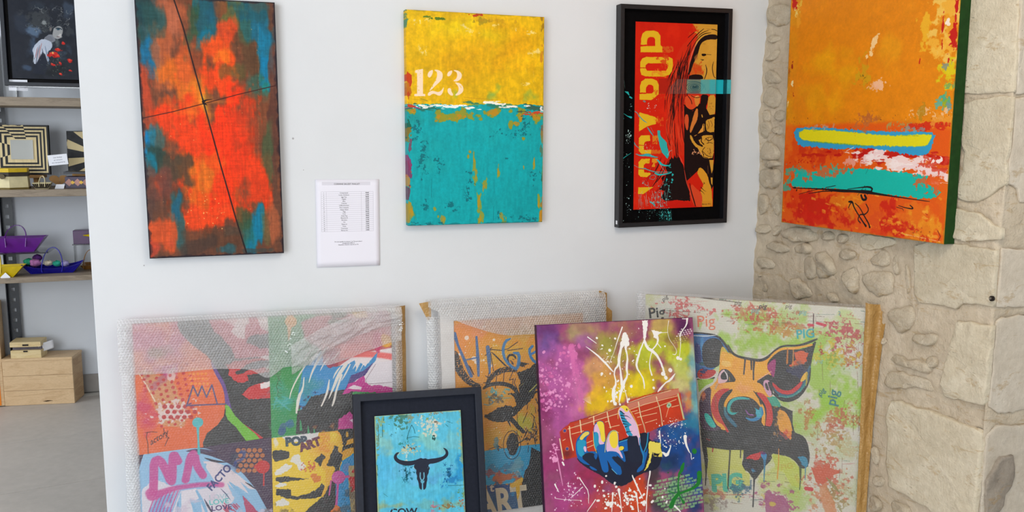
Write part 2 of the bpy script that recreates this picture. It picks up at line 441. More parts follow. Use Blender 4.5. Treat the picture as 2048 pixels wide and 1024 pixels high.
    def material(s, rough=.5, bump=.25, gain=1.0, spec=.2, relief=.0015):
        t = NT(s.name+'_paint'); uv = t.n('ShaderNodeTexCoord').outputs['UV']
        ti = t.n('ShaderNodeTexImage'); ti.image = s.image(gain); ti.extension = 'EXTEND'; t.l(uv, ti.inputs[0])
        ob = t.coord('Object'); fine = t.noise(ob, 420, 2); big = t.noise(ob, 45, 5, .65)
        t.l(ti.outputs[0], t.p.inputs['Base Color']); t.p.inputs['Specular IOR Level'].default_value = spec
        t.l(t.ramp(big, [(.3, (rough-.08,)*3), (.7, (rough+.12,)*3)]), t.p.inputs['Roughness'])
        bw = t.n('ShaderNodeRGBToBW'); t.l(ti.outputs[0], bw.inputs[0])
        h = t.math('ADD', t.math('MULTIPLY', bw.outputs[0], .8), t.math('ADD', t.math('MULTIPLY', big, .8), t.math('MULTIPLY', fine, .3)))
        t.bump(h, bump, relief); return t.m
# ------------------------------------------------------------------ where each painting hangs or leans
def pose(TL, W, L, al=0.0, be=0.0, k=0.0):
    TL = np.array(TL, float); al, be, k = map(math.radians, (al, be, k))
    e = np.array([math.cos(be), math.sin(be), 0]); n = np.array([math.sin(be), -math.cos(be), 0])
    dn = np.array([0, 0, -1.])*math.cos(al)+n*math.sin(al)
    e2 = math.cos(k)*e+math.sin(k)*dn; d2 = -math.sin(k)*e+math.cos(k)*dn
    return dict(TL=TL, W=W, L=L, e=e2, d=d2, Y=np.cross(-d2, e2))
def inset(p, x0, y0, W, L, out=0.0):
    """a rectangle inside pose p, offset 'out' metres towards the room"""
    return dict(TL=p['TL']+p['e']*x0+p['d']*y0-p['Y']*out, W=W, L=L, e=p['e'], d=p['d'], Y=p['Y'])
def art(name, p, **kw): return Art(name, p['TL'], p['e'], p['d'], p['W'], p['L'], **kw)
PO = dict(
 cross=pose((-.2375, 2.8328, 1.8195), .408, .80, k=-.25),
 number=pose((.5897, 2.8328, 1.8222), .4935, .7225),
 portrait=pose((1.3765, 2.8288, 1.8835), .4690, .8140, k=-.85),
 sunset=pose((1.975, 2.6563, 2.0930), .7585, 1.0, be=-90, k=-.6),
 quad=pose((-.296, WALL_Y-.05, .812), .82, .81, 2.42, 0, .33),
 bike=pose((.744, WALL_Y-.05, .761), .50, .71, 5.15, 0, .1),
 cow=pose((.374, WALL_Y-.15, .554), .443, .56, 15.82, 0, 1.64),
 guitar=pose((.950, 2.53, .792), .586, .795, 12.36, 0, 1.14),
 pig=pose((1.412, 2.72, .846), .789, .84, .5, -42.97, -1.1))

def art_cross():
    s = art('abstract_cross', PO['cross'], base=(96, 60, 44), seed=3); s.T(240, 0, 1.897)
    D = lambda *a, **k: s.dab(*a, **dict(dict(soft=.4, n=.65, cell=.05, pw=4, ax=.7, ay=1.6), **k))
    D(350, 480, 230, 520, (120, 66, 42), .9)
    for x, y, rx, ry, c, a in [
        (180, 110, 60, 150, (168, 84, 50), .9), (200, 60, 30, 60, (176, 98, 70), .6), (110, 110, 40, 120, (30, 84, 96), .8), (95, 30, 35, 50, (20, 60, 66), .8),
        (110, 215, 38, 60, (6, 104, 150), .85), (70, 130, 20, 70, (28, 70, 70), .7), (105, 380, 35, 130, (190, 66, 34), .85), (170, 230, 40, 90, (180, 90, 50), .8),
        (240, 330, 70, 100, (222, 104, 24), .9), (270, 240, 40, 70, (206, 84, 34), .7), (340, 100, 50, 100, (20, 96, 104), .85), (290, 90, 38, 90, (44, 84, 58), .8),
        (335, 60, 30, 60, (20, 84, 110), .7), (330, 150, 25, 40, (0, 104, 134), .8), (425, 60, 50, 55, (98, 100, 52), .85), (390, 30, 25, 30, (140, 60, 34), .6), (410, 130, 50, 50, (214, 66, 26), .85),
        (300, 220, 40, 60, (128, 62, 36), .8), (330, 290, 20, 60, (70, 74, 52), .7), (400, 230, 60, 90, (232, 76, 16), .95), (385, 205, 30, 30, (240, 110, 16), .8), (360, 300, 60, 60, (236, 66, 12), .9),
        (490, 200, 50, 110, (88, 60, 38), .9), (425, 270, 40, 30, (84, 84, 44), .6), (520, 90, 50, 80, (14, 98, 126), .9), (500, 40, 60, 30, (26, 86, 96), .7), (548, 180, 24, 90, (10, 112, 146), .85),
        (545, 270, 20, 60, (0, 120, 164), .9), (550, 350, 22, 50, (26, 120, 110), .85), (500, 330, 30, 60, (40, 100, 90), .6), (575, 250, 14, 90, (100, 60, 50), .7),
        (520, 430, 60, 90, (120, 66, 40), .8), (490, 480, 40, 80, (170, 60, 30), .6), (585, 450, 18, 170, (88, 52, 42), .8),
        (240, 440, 60, 60, (216, 78, 20), .9), (290, 560, 110, 190, (232, 60, 12), .95), (400, 520, 80, 160, (240, 52, 6), .95), (330, 700, 80, 120, (228, 84, 14), .85), (320, 700, 50, 60, (210, 118, 28), .6),
        (400, 740, 60, 100, (236, 54, 8), .9), (320, 830, 120, 45, (232, 66, 18), .9), (455, 560, 30, 150, (224, 54, 14), .7), (520, 640, 40, 80, (196, 60, 22), .7), (515, 700, 45, 90, (222, 58, 16), .9), (420, 850, 60, 30, (214, 60, 20), .7),
        (110, 545, 26, 62, (0, 118, 176), .95), (150, 530, 30, 50, (50, 100, 100), .7), (150, 610, 40, 60, (36, 62, 56), .9), (200, 560, 30, 60, (110, 66, 44), .7),
        (115, 620, 16, 40, (0, 120, 150), .7), (160, 680, 60, 60, (100, 62, 48), .7), (218, 640, 40, 60, (66, 60, 46), .8), (130, 750, 50, 80, (84, 58, 50), .9), (200, 760, 50, 60, (96, 54, 36), .8),
        (150, 690, 30, 60, (120, 62, 52), .6), (215, 830, 24, 90, (36, 92, 96), .9), (212, 790, 14, 50, (20, 90, 120), .7), (150, 890, 55, 65, (206, 78, 34), .9), (140, 940, 40, 30, (190, 66, 44), .8),
        (230, 880, 20, 60, (60, 82, 80), .7), (380, 900, 110, 40, (92, 58, 40), .8), (300, 930, 60, 30, (70, 52, 44), .8), (430, 870, 40, 30, (70, 62, 52), .7),
        (520, 870, 34, 85, (6, 116, 150), .95), (485, 870, 30, 80, (30, 100, 96), .8), (470, 840, 25, 40, (50, 76, 48), .7), (555, 870, 18, 60, (104, 92, 56), .7), (590, 860, 26, 70, (182, 94, 56), .7), (560, 590, 18, 110, (66, 84, 54), .8), (570, 490, 16, 50, (84, 72, 48), .7),
        (400, 945, 40, 18, (20, 100, 120), .6), (520, 950, 80, 10, (60, 66, 64), .7), (130, 70, 30, 60, (40, 80, 74), .5), (470, 130, 20, 40, (60, 92, 64), .5)]:
        D(x, y, rx, ry, c, a)
    s.dab(300, 355, 42, 70, (232, 152, 26), .7, soft=1.2, n=.3); s.dab(312, 380, 16, 30, (240, 200, 60), .7, soft=1.2, n=.2)
    s.dab(335, 430, 22, 48, (238, 120, 20), .75, soft=1.2, n=.3); s.dab(326, 412, 9, 22, (240, 190, 50), .7, soft=1.2, n=.2)
    s.dab(370, 385, 60, 10, (240, 130, 40), .6, soft=1.2, n=.2); s.dab(255, 425, 60, 14, (240, 120, 20), .5, soft=1.2, n=.2)
    s.streaks(.08, .02, .25, 3.0, 50); s.streaks(.05, .02, 3.0, .25, 51); s.streaks(.06, .008, 1, 1, 52)
    L1 = [(205, 0), (240, 105), (318, 392), (380, 620), (440, 830), (480, 960)]; L2 = [(78, 450), (200, 424), (318, 393), (450, 358), (590, 325)]
    s.stroke(L1, 4.5, (30, 18, 20), .9); s.stroke(L2, 3, (60, 22, 18), .85)
    s.stroke([(316, 386), (326, 380), (350, 377)], [9, 4, 1], (24, 14, 16)); s.stroke([(312, 370), (318, 392), (330, 398)], [2, 8, 2], (24, 14, 16))
    s.dots(330, 800, 110, 90, 40, .6, 2, (250, 200, 120), .7); s.dots(330, 480, 200, 400, 60, .5, 1.6, (240, 180, 110), .5, gauss=False)
    for x in (288, 395, 372, 524, 190): s.stroke([(x, s.rs.uniform(60, 500)), (x+3, s.rs.uniform(550, 900))], 1, (250, 160, 90), .35, dry=.5)
    s.edge((40, 26, 34), 4, .6, n=.8); s.edge((20, 18, 30), 2, .9, n=.4); s.grain(.05)
    return s

def art_number():
    s = art('number_canvas', PO['number'], base=(226, 178, 8), seed=5); s.T(790, 0, 2.178)
    for x, y, rx, ry, c, a in [(200, 110, 170, 60, (240, 206, 10), .8), (330, 300, 260, 60, (232, 172, 4), .7), (520, 200, 150, 130, (224, 160, 6), .8), (330, 250, 120, 90, (220, 158, 4), .6), (120, 200, 60, 160, (232, 186, 4), .6), (400, 150, 90, 50, (216, 190, 10), .6), (560, 380, 90, 60, (236, 188, 8), .6)]:
        s.dab(x, y, rx, ry, c, a, soft=1.0, n=.9, cell=.09)
    s.streaks(.07, .04, 1, 1, 50); s.streaks(.05, .012, 1, 1, 51)
    for x, y, rx, ry in [(310, 125, 28, 12), (330, 140, 24, 16), (605, 225, 20, 12), (100, 90, 40, 14), (595, 140, 22, 8), (70, 75, 20, 20), (450, 110, 26, 8), (575, 365, 18, 6), (115, 210, 16, 20), (520, 130, 16, 10)]:
        s.dab(x, y, rx, ry, (244, 220, 150), .75, soft=.5, n=1.2, cell=.02, thr=.42)
    for x, y, l in [(570, 300, 14), (603, 310, 26), (602, 348, 10), (375, 185, 12), (340, 240, 8), (118, 230, 10)]: s.stroke([(x, y), (x+2, y+l)], 4, (252, 226, 140), .8, taper=2)
    s.dab(380, 92, 26, 12, (150, 130, 30), .7, n=1, cell=.012, soft=.3); s.dab(440, 90, 80, 8, (190, 140, 20), .5, n=1, cell=.012)
    s.dab(185, 80, 26, 6, (70, 110, 30), .9, n=1.2, cell=.012, soft=.2); s.dab(145, 72, 16, 5, (60, 110, 40), .8, n=1.2, cell=.012, soft=.2); s.dab(360, 64, 26, 5, (190, 50, 20), .9, n=1.2, cell=.01, soft=.2)
    # lower field
    edge_y = [(50, 452), (120, 455), (180, 452), (260, 458), (330, 460), (420, 450), (500, 462), (560, 452), (640, 462)]
    s.poly([(30, 456)]+edge_y+[(670, 462), (680, 1000), (30, 1010)], (8, 160, 166), r=1.5)
    for x, y, rx, ry, c, a in [(330, 700, 300, 260, (6, 164, 172), .6), (120, 640, 90, 90, (30, 160, 158), .5), (560, 900, 160, 90, (4, 148, 154), .5), (330, 560, 260, 60, (20, 168, 170), .5), (110, 500, 80, 40, (30, 130, 120), .6)]:
        s.dab(x, y, rx, ry, c, a, soft=1.0, n=.9, cell=.07)
    s.streaks(.05, .02, .4, 2.0, 56); s.streaks(.04, .007, 1, 1, 57)
    for x, y, rx, ry in [(300, 505, 50, 22), (430, 488, 60, 18), (520, 535, 22, 16), (600, 505, 44, 22), (190, 505, 26, 22), (240, 515, 30, 12), (372, 520, 12, 9), (545, 500, 16, 30), (560, 602, 6, 5), (75, 480, 18, 14)]:
        s.dab(x, y, rx, ry, (150, 146, 40), .95, soft=.25, n=1.3, cell=.025)
        s.dab(x+4, y+2, rx*.6, ry*.6, (196, 134, 24), .8, soft=.3, n=1.3, cell=.02)
    for x, y, rx, ry in [(343, 700, 7, 40), (352, 770, 10, 28), (386, 810, 10, 34), (365, 880, 8, 50), (372, 950, 12, 22), (450, 745, 6, 30), (325, 660, 12, 6), (318, 680, 4, 6), (606, 712, 4, 22), (560, 725, 4, 10), (70, 930, 14, 26), (176, 912, 6, 8), (210, 955, 14, 22), (462, 940, 14, 26), (625, 890, 6, 26), (632, 940, 10, 26)]:
        s.dab(x, y, rx, ry, (150, 150, 50), .9, soft=.3, n=1.2, cell=.015, ay=2); s.dab(x, y, rx*.6, ry*.7, (190, 140, 30), .7, soft=.3, n=1.2, cell=.012, ay=2)
    for x, y, rx, ry in [(120, 700, 16, 50), (185, 720, 14, 26), (320, 830, 14, 50), (85, 560, 16, 30), (490, 690, 8, 6), (600, 780, 10, 30), (545, 950, 40, 12), (250, 900, 20, 14), (500, 580, 60, 10), (580, 540, 20, 30), (450, 940, 6, 20), (130, 900, 10, 20), (600, 960, 40, 8), (130, 975, 60, 5)]:
        s.dab(x, y, rx, ry, (4, 100, 110), .8, soft=.2, n=1.8, cell=.012, thr=.5)
    s.stroke([(308, 850), (312, 872), (325, 862), (312, 850)], 2, (6, 100, 108)); s.stroke([(345, 798), (352, 804)], 2, (6, 100, 108)); s.stroke([(310, 810), (316, 835)], 2, (6, 96, 104))
    s.stroke([(160, 780), (158, 860)], 1.4, (6, 110, 116)); s.stroke([(430, 900), (428, 960)], 1.4, (6, 100, 108))
    # seam between the fields
    s.dab(110, 468, 60, 10, (40, 110, 96), .9, n=1.2, cell=.014, soft=.2, ax=2, ay=.6); s.dab(440, 458, 100, 10, (40, 120, 100), .8, n=1.2, cell=.014, soft=.2, ax=2, ay=.6); s.dab(590, 470, 60, 12, (60, 80, 60), .8, n=1.2, cell=.012, soft=.2, ax=2, ay=.6)
    for x, y, rx, ry, c in [(100, 464, 40, 5, (250, 246, 240)), (250, 464, 60, 6, (246, 246, 244)), (330, 470, 30, 4, (250, 244, 236)), (420, 447, 36, 4, (250, 246, 236)), (500, 464, 40, 4, (250, 242, 230)), (470, 452, 40, 3, (250, 246, 240)), (635, 475, 10, 10, (240, 236, 240)), (590, 462, 30, 3, (250, 240, 230)), (170, 458, 40, 3, (246, 240, 230)), (90, 468, 24, 4, (130, 60, 110)), (600, 492, 34, 5, (206, 66, 30)), (335, 458, 16, 4, (210, 80, 40)), (70, 458, 14, 4, (200, 60, 30))]:
        s.dab(x, y, rx, ry, c, .95, soft=.15, n=1.6, cell=.010, ax=2.2, ay=.6)
    s.stroke([(300, 424), (440, 436)], 1.2, (170, 110, 20), .8); s.stroke([(75, 432), (140, 440)], 2, (200, 150, 20), .8); s.stroke([(480, 424), (492, 440)], 3, (196, 70, 20), .9, taper=2); s.stroke([(112, 430), (140, 438)], 3, (120, 120, 30), .6)
    # stencilled number
    c = (250, 222, 196)
    s.poly([(86, 306), (122, 300), (122, 408), (132, 410), (132, 419), (84, 419), (84, 410), (96, 408), (96, 318), (86, 318)], c, .95, dry=.12)
    s.poly([(140, 330), (146, 312), (164, 303), (166, 312), (160, 330), (150, 340)], c, .95, sm=1); s.poly([(172, 303), (192, 305), (208, 318), (208, 340), (196, 356), (176, 374), (160, 390), (148, 398), (158, 380), (176, 352), (184, 330), (182, 312), (172, 308)], c, .95, sm=1, dry=.1)
    s.poly([(142, 416), (144, 404), (160, 394), (176, 398), (190, 402), (204, 392), (214, 376), (210, 398), (202, 414), (190, 418), (172, 408), (160, 410), (152, 418)], c, .95, sm=1)
    s.poly([(226, 326), (232, 312), (248, 306), (250, 314), (242, 330), (230, 334)], c, .95, sm=1); s.poly([(256, 304), (278, 308), (292, 322), (290, 340), (278, 352), (264, 356), (252, 352), (266, 344), (272, 328), (268, 314), (256, 309)], c, .95, sm=1)
    s.poly([(262, 358), (284, 362), (298, 378), (298, 398), (284, 412), (264, 418), (262, 412), (274, 402), (278, 386), (272, 370), (262, 364)], c, .95, sm=1, dry=.1); s.poly([(230, 384), (244, 384), (246, 400), (254, 410), (252, 418), (238, 414), (228, 400)], c, .95, sm=1)
    # worn edges
    for y in (70, 100): s.dab(46, y, 8, 16, (70, 128, 104), .9, n=1, cell=.01, soft=.3)
    for y, c in [(340, (190, 40, 20)), (370, (200, 60, 20)), (400, (190, 110, 20)), (440, (180, 60, 30)), (560, (20, 90, 70)), (600, (140, 110, 40)), (650, (130, 70, 90)), (700, (150, 50, 100)), (740, (140, 50, 90)), (780, (190, 130, 60)), (850, (110, 60, 80)), (920, (190, 140, 30)), (960, (160, 140, 60))]:
        s.dab(58, y, 9, 26, c, .85, n=1.6, cell=.014, soft=.2, ay=2.2)
    for y, c in [(120, (150, 110, 20)), (240, (200, 130, 30)), (560, (140, 80, 60)), (600, (150, 120, 60)), (660, (90, 110, 80)), (760, (30, 90, 90)), (880, (180, 110, 40)), (940, (196, 130, 30))]:
        s.dab(640, y, 6, 30, c, .8, n=1.4, cell=.014, soft=.2, ay=2.2)
    s.edge((130, 120, 40), 1.5, .5, 'tr'); s.edge((20, 96, 100), 2, .6, 'b'); s.grain(.03)
    return s

def art_sunset():
    s = art('sunset_canvas', PO['sunset'], base=(222, 130, 8), seed=8); s.T(1500, 0, 2.047)
    K = dict(soft=.8, n=.9, cell=.09)
    s.UV(); s.dab(.5, .15, .5, .15, (226, 136, 10), .6, **K); s.T(1500, 0, 2.047)
    for x, y, rx, ry, c, a in [(330, 290, 110, 140, (226, 156, 8), .75), (240, 420, 130, 90, (222, 150, 6), .7), (620, 120, 60, 150, (226, 140, 14), .6), (560, 190, 60, 70, (230, 160, 20), .5), (320, 60, 140, 90, (220, 128, 4), .6), (450, 420, 180, 60, (224, 132, 4), .6), (190, 60, 40, 90, (220, 150, 20), .6), (180, 300, 40, 200, (216, 140, 10), .6)]:
        s.dab(x, y, rx, ry, c, a, **K)
    s.streaks(.03, .03, 1.2, 1, 50); s.streaks(.03, .008, 1, 1, 51)
    # lower orange and red field
    s.poly([(100, 520), (400, 505), (600, 500), (850, 530), (850, 1100), (100, 1000)], (222, 84, 14), .92, r=2, blur=6)
    for x, y, rx, ry, c, a in [(170, 640, 60, 90, (216, 72, 10), .8), (150, 560, 40, 60, (228, 110, 20), .7), (300, 620, 150, 40, (200, 44, 14), .8), (520, 640, 150, 26, (186, 20, 10), .85), (300, 850, 150, 70, (196, 24, 8), .85), (600, 900, 60, 90, (200, 28, 10), .85), (230, 890, 110, 50, (206, 26, 8), .8), (400, 830, 90, 40, (226, 140, 20), .7), (480, 880, 60, 60, (216, 76, 20), .8), (700, 890, 90, 60, (226, 110, 20), .85), (740, 930, 70, 40, (232, 150, 30), .8), (690, 960, 90, 30, (224, 120, 20), .8), (180, 800, 60, 40, (214, 56, 10), .8), (780, 800, 50, 60, (224, 100, 14), .8), (520, 960, 120, 20, (214, 60, 16), .7)]:
        s.dab(x, y, rx, ry, c, a, soft=.5, n=1.2, cell=.035)
    for i in range(90): s.dab(s.rs.uniform(130, 790), s.rs.uniform(800, 1000), s.rs.uniform(6, 26), s.rs.uniform(2, 6), [(236, 150, 30), (190, 20, 10), (228, 96, 20), (240, 176, 60)][i % 4], .6, soft=.3, n=1.3, cell=.01, ang=.13)
    # red, white band
    s.dab(600, 630, 210, 13, (190, 22, 10), .9, soft=.2, n=1.3, cell=.02, ang=.06, ax=2.5, ay=.7); s.dab(440, 628, 120, 10, (184, 14, 10), .9, soft=.2, n=1.2, cell=.02, ax=2.5, ay=.7); s.dab(270, 630, 80, 8, (190, 30, 14), .9, soft=.2, n=1.3, cell=.015, ax=2.5, ay=.7)
    s.dab(620, 668, 190, 30, (240, 216, 214), .95, soft=.2, n=1.3, cell=.022, ang=.14, ax=2.2, ay=.8); s.dab(540, 655, 90, 16, (244, 226, 222), .9, soft=.2, n=1.3, cell=.015, ang=.1, ax=2, ay=.7)
    s.dab(720, 700, 80, 14, (236, 206, 206), .9, soft=.2, n=1.5, cell=.013, ang=.12, ax=2, ay=.7); s.dab(760, 670, 50, 20, (206, 60, 40), .8, soft=.2, n=1.6, cell=.012); s.dab(430, 660, 40, 12, (228, 160, 150), .8, soft=.2, n=1.4, cell=.012)
    s.dab(770, 655, 20, 8, (250, 240, 236), .9, n=1.5, cell=.01, soft=.2)
    # blue bar with yellow
    s.poly([(178, 526), (240, 518), (420, 530), (560, 540), (700, 536), (755, 542), (752, 590), (725, 640), (640, 632), (500, 606), (430, 608), (330, 612), (270, 602), (200, 600), (186, 570)], (44, 154, 204), sm=1, r=2.2, a=.97)
    s.poly([(198, 530), (300, 532), (430, 542), (560, 556), (690, 552), (750, 548), (735, 580), (724, 600), (600, 600), (480, 596), (380, 590), (290, 582), (204, 574)], (222, 210, 22), sm=1, r=1.5, blur=1.2)
    s.stroke([(250, 580), (400, 590), (470, 598)], 5, (110, 160, 30), .6, sm=1, dry=.3, blur=1); s.stroke([(620, 556), (690, 556)], 4, (140, 160, 40), .5, dry=.3); s.stroke([(260, 536), (300, 530)], 3, (120, 160, 40), .6)
    s.dab(470, 500, 50, 26, (190, 104, 50), .8, n=1.3, cell=.02, soft=.3, thr=.35); s.dab(600, 512, 50, 10, (160, 150, 90), .8, n=1.3, cell=.014, soft=.3, thr=.4); s.dab(740, 512, 60, 12, (206, 40, 14), .9, n=1.2, cell=.016, soft=.2, ax=2)
    s.dab(300, 518, 60, 8, (200, 150, 120), .8, n=1.3, cell=.012, soft=.2, thr=.4); s.dab(660, 530, 60, 8, (120, 160, 170), .7, n=1.3, cell=.012, thr=.35)
    s.stroke([(395, 618), (425, 602)], 2, (236, 230, 225)); s.dab(500, 480, 70, 12, (170, 90, 40), .5, n=1.5, cell=.012, thr=.5)
    # teal bar
    s.poly([(160, 690), (230, 700), (300, 705), (360, 690), (480, 690), (600, 702), (690, 712), (740, 720), (700, 750), (760, 770), (785, 785), (760, 815), (700, 812), (560, 796), (470, 790), (380, 776), (300, 772), (200, 768), (160, 760), (190, 720)], (8, 182, 168), sm=1, r=3, a=.97)
    for x, y, rx, ry in [(170, 690, 40, 14), (165, 730, 26, 24), (150, 765, 26, 10), (320, 690, 60, 10), (220, 705, 30, 14)]: s.dab(x, y, rx, ry, (60, 170, 150), .8, n=1.6, cell=.014, soft=.2)
    for x, y, rx, ry in [(300, 705, 70, 12), (175, 715, 26, 10), (710, 740, 30, 24), (755, 750, 20, 26), (230, 735, 24, 8), (390, 700, 30, 8)]: s.dab(x, y, rx, ry, (224, 90, 40), .8, n=1.6, cell=.013, soft=.15)
    # black scrawl
    k = (22, 18, 20)
    s.stroke([(180, 770), (260, 772), (360, 778), (470, 786), (560, 800), (660, 815), (735, 825)], [3, 4, 7, 12, 5, 3, 2], k, sm=1); s.stroke([(240, 792), (320, 780), (400, 786), (480, 780), (520, 796), (600, 806)], [2, 4, 6, 8, 4, 1], k, sm=1)
    s.stroke([(400, 774), (450, 768), (490, 764), (504, 776), (480, 795)], [2, 3, 7, 7, 3], k, sm=1); s.stroke([(200, 795), (235, 785), (300, 770)], 2, k, sm=1); s.stroke([(486, 684), (474, 712)], 4, k, taper=2); s.stroke([(470, 760), (440, 800)], 1.5, k)
    s.stroke([(310, 768), (350, 760)], 2.5, k); s.dots(350, 780, 120, 10, 14, 1, 3, k); s.dots(180, 771, 4, 2, 3, 2, 4, k)
    s.stroke([(455, 800), (462, 820), (478, 815), (470, 800)], 9, k, sm=1); s.stroke([(404, 826), (420, 826), (424, 846), (444, 880), (460, 905), (474, 925)], [5, 9, 6, 5, 6, 9], k, sm=2)
    s.stroke([(430, 832), (450, 850), (466, 882), (486, 915), (490, 930)], [3, 4, 5, 6, 8], k, sm=2); s.stroke([(475, 836), (488, 860), (470, 880), (450, 876), (440, 900), (452, 912)], 4.5, k, sm=2); s.stroke([(418, 826), (408, 838), (404, 850)], 4, k)
    s.stroke([(608, 842), (640, 852), (672, 856), (655, 840)], [2, 3, 5, 3], k, sm=2); s.stroke([(600, 848), (625, 855), (628, 862)], 2, k)
    # patches and chips on the orange
    s.dab(500, 190, 14, 36, (244, 206, 150), .9, n=1.4, cell=.014, soft=.2, ang=.4); s.stroke([(482, 240), (480, 270)], 7, (176, 50, 16), .9, taper=2, r=1); s.dab(470, 290, 34, 46, (196, 156, 20), .7, n=1.3, cell=.02, soft=.4)
    s.dab(465, 320, 16, 14, (130, 96, 20), .8, n=1.6, cell=.009, thr=.5); s.dab(525, 345, 34, 16, (240, 186, 150), .9, n=1.3, cell=.018, soft=.3); s.dab(510, 358, 26, 12, (236, 176, 140), .8, n=1.3, cell=.014, soft=.3)
    s.dab(715, 130, 24, 70, (232, 176, 40), .85, n=1.1, cell=.02, soft=.3); s.dab(810, 120, 50, 110, (234, 190, 90), .9, n=1.2, cell=.03, soft=.35); s.dab(790, 190, 70, 26, (236, 176, 60), .8, n=1.2, cell=.02, soft=.3); s.dab(830, 40, 40, 60, (230, 160, 40), .7, n=1.1, cell=.02, soft=.4)
    for x, y, rx, ry in [(832, 140, 16, 40), (842, 60, 8, 30), (845, 20, 6, 16), (788, 160, 5, 26), (818, 245, 12, 12), (790, 100, 4, 30), (695, 245, 4, 14)]: s.dab(x, y, rx, ry, (190, 20, 14), .95, n=1.2, cell=.012, soft=.12, ay=1.6)
    s.dots(810, 95, 6, 8, 6, 4, 9, (246, 226, 206), .9); s.dab(810, 300, 28, 40, (214, 196, 20), .9, n=1.2, cell=.02, soft=.4)
    for x, y, c in [(805, 375, (110, 170, 110)), (795, 410, (60, 170, 150)), (800, 430, (140, 170, 40)), (778, 425, (90, 170, 160)), (815, 350, (120, 160, 90)), (800, 265, (130, 140, 130)), (812, 440, (100, 150, 160))]: s.dab(x, y, 15, 14, c, .85, n=1.3, cell=.012, soft=.3)
    s.dab(740, 465, 70, 16, (236, 190, 150), .8, n=1.5, cell=.013, thr=.42, soft=.2); s.dab(700, 462, 14, 26, (170, 130, 30), .7, n=1.3, cell=.012, ang=.5); s.dab(800, 490, 40, 16, (230, 150, 50), .8, n=1.3, cell=.014)
    for x, y, c in [(186, 20, (190, 20, 14)), (190, 50, (232, 200, 110)), (182, 8, (196, 24, 14)), (205, 24, (226, 176, 60)), (196, 90, (230, 150, 30))]: s.dab(x, y, 12, 20, c, .9, n=1.4, cell=.012, soft=.15)
    for x, y in [(160, 300), (172, 270), (172, 345), (155, 420), (153, 370), (176, 380)]: s.dab(x, y, 5, 12, [(150, 30, 14), (236, 220, 170)][(x+y) % 2], .9, n=1.3, cell=.009, soft=.2)
    s.stroke([(160, 100), (150, 420), (130, 800)], 2, (90, 80, 20), .5, dry=.4)
    for y in range(280, 500, 20): s.dab(162-(y-280)*.07, y, 8, 12, (190, 130, 20), .5, n=1.4, cell=.01)
    s.dots(500, 500, 330, 30, 60, .6, 2.2, (120, 60, 20), .7, gauss=False); s.dots(230, 660, 70, 14, 26, 1, 3, (190, 24, 10), .8); s.dots(600, 940, 200, 40, 60, .6, 2.4, (150, 60, 20), .7, gauss=False)
    s.stroke([(770, 945), (778, 968), (772, 985)], 4, (140, 40, 20), .9, r=1); s.stroke([(640, 960), (780, 990)], 3, (240, 180, 140), .7, dry=.4)
    s.edge((150, 110, 20), 1.6, .6, 'lrb'); s.grain(.04)
    return s

def art_paper():
    p = pose((.2845, WALL_Y-.002, 1.2605), .2125, .297, k=.4)
    s = art('price_list', p, res=2600, base=(234, 232, 242), seed=2); s.T(600, 340, 4.655)
    s.UV()
    s.poly([(.10, .028), (.86, .028), (.86, .066), (.10, .066)], (216, 214, 224))
    s.q_text = s.h
    def txt(t, u, v, hh, c=(40, 38, 44), al='CENTER', w=0.0):
        # draw in canvas pixels
        s.UV(); cu = s.m; s.m = lambda P: np.atleast_2d(np.asarray(P, float)); s.text(t, u*s.w, v*s.h, hh*s.h, c, align=al, w=w); s.m = cu
    txt('CORINNE SAUZET MAILLET', .49, .060, .0165, (30, 30, 34))
    names = ['Compressed', 'Le Jeu d\'enfance', 'Iggy Pop', 'Higsfin', 'Bliss', 'Coloriet', 'L\'Effondrement', 'Piste masquée', 'Happy island', 'Pigg', 'Cow', 'Andy Pop', 'Bleuette III', 'Bonobus', 'Iris', 'Sleep art', 'Fuzio', 'Couronne', 'Benoy Art']
    pr = ['900€', '270€', '980€', '650€', '600€', '550€', '500€', '300€', '270€', '860€', '230€', '980€', '300€', '270€', '580€', '430€', '270€', '270€', '240€']
    y0, dy = .140, .0238; c = (96, 92, 108)
    def ln(a, b): s.stroke([a, b], .0016, c, .8)
    for i in range(20): ln((.085, y0+dy*i), (.905, y0+dy*i+.0))
    for x in (.085, .165, .715, .905): ln((x, y0), (x, y0+dy*19))
    for i in range(19):
        y = y0+dy*(i+.78); txt(str(i+1), .125, y, .0115); txt(names[i], .44, y, .0125); txt(pr[i], .81, y, .0135, (30, 30, 34), w=.01)
    txt('Prix sans appellée de présence / Les Titre par séries à', .5, .715, .010, w=.01); txt('renseignement différer à', .5, .733, .010, w=.01); txt('Disposition remarde à reporter en TTL', .5, .751, .010, w=.01)
    return s, p
CY = (40, 178, 178)
PORTRAIT_IN = inset(PO['portrait'], .0665, .0590, .3445, .690, -.012)
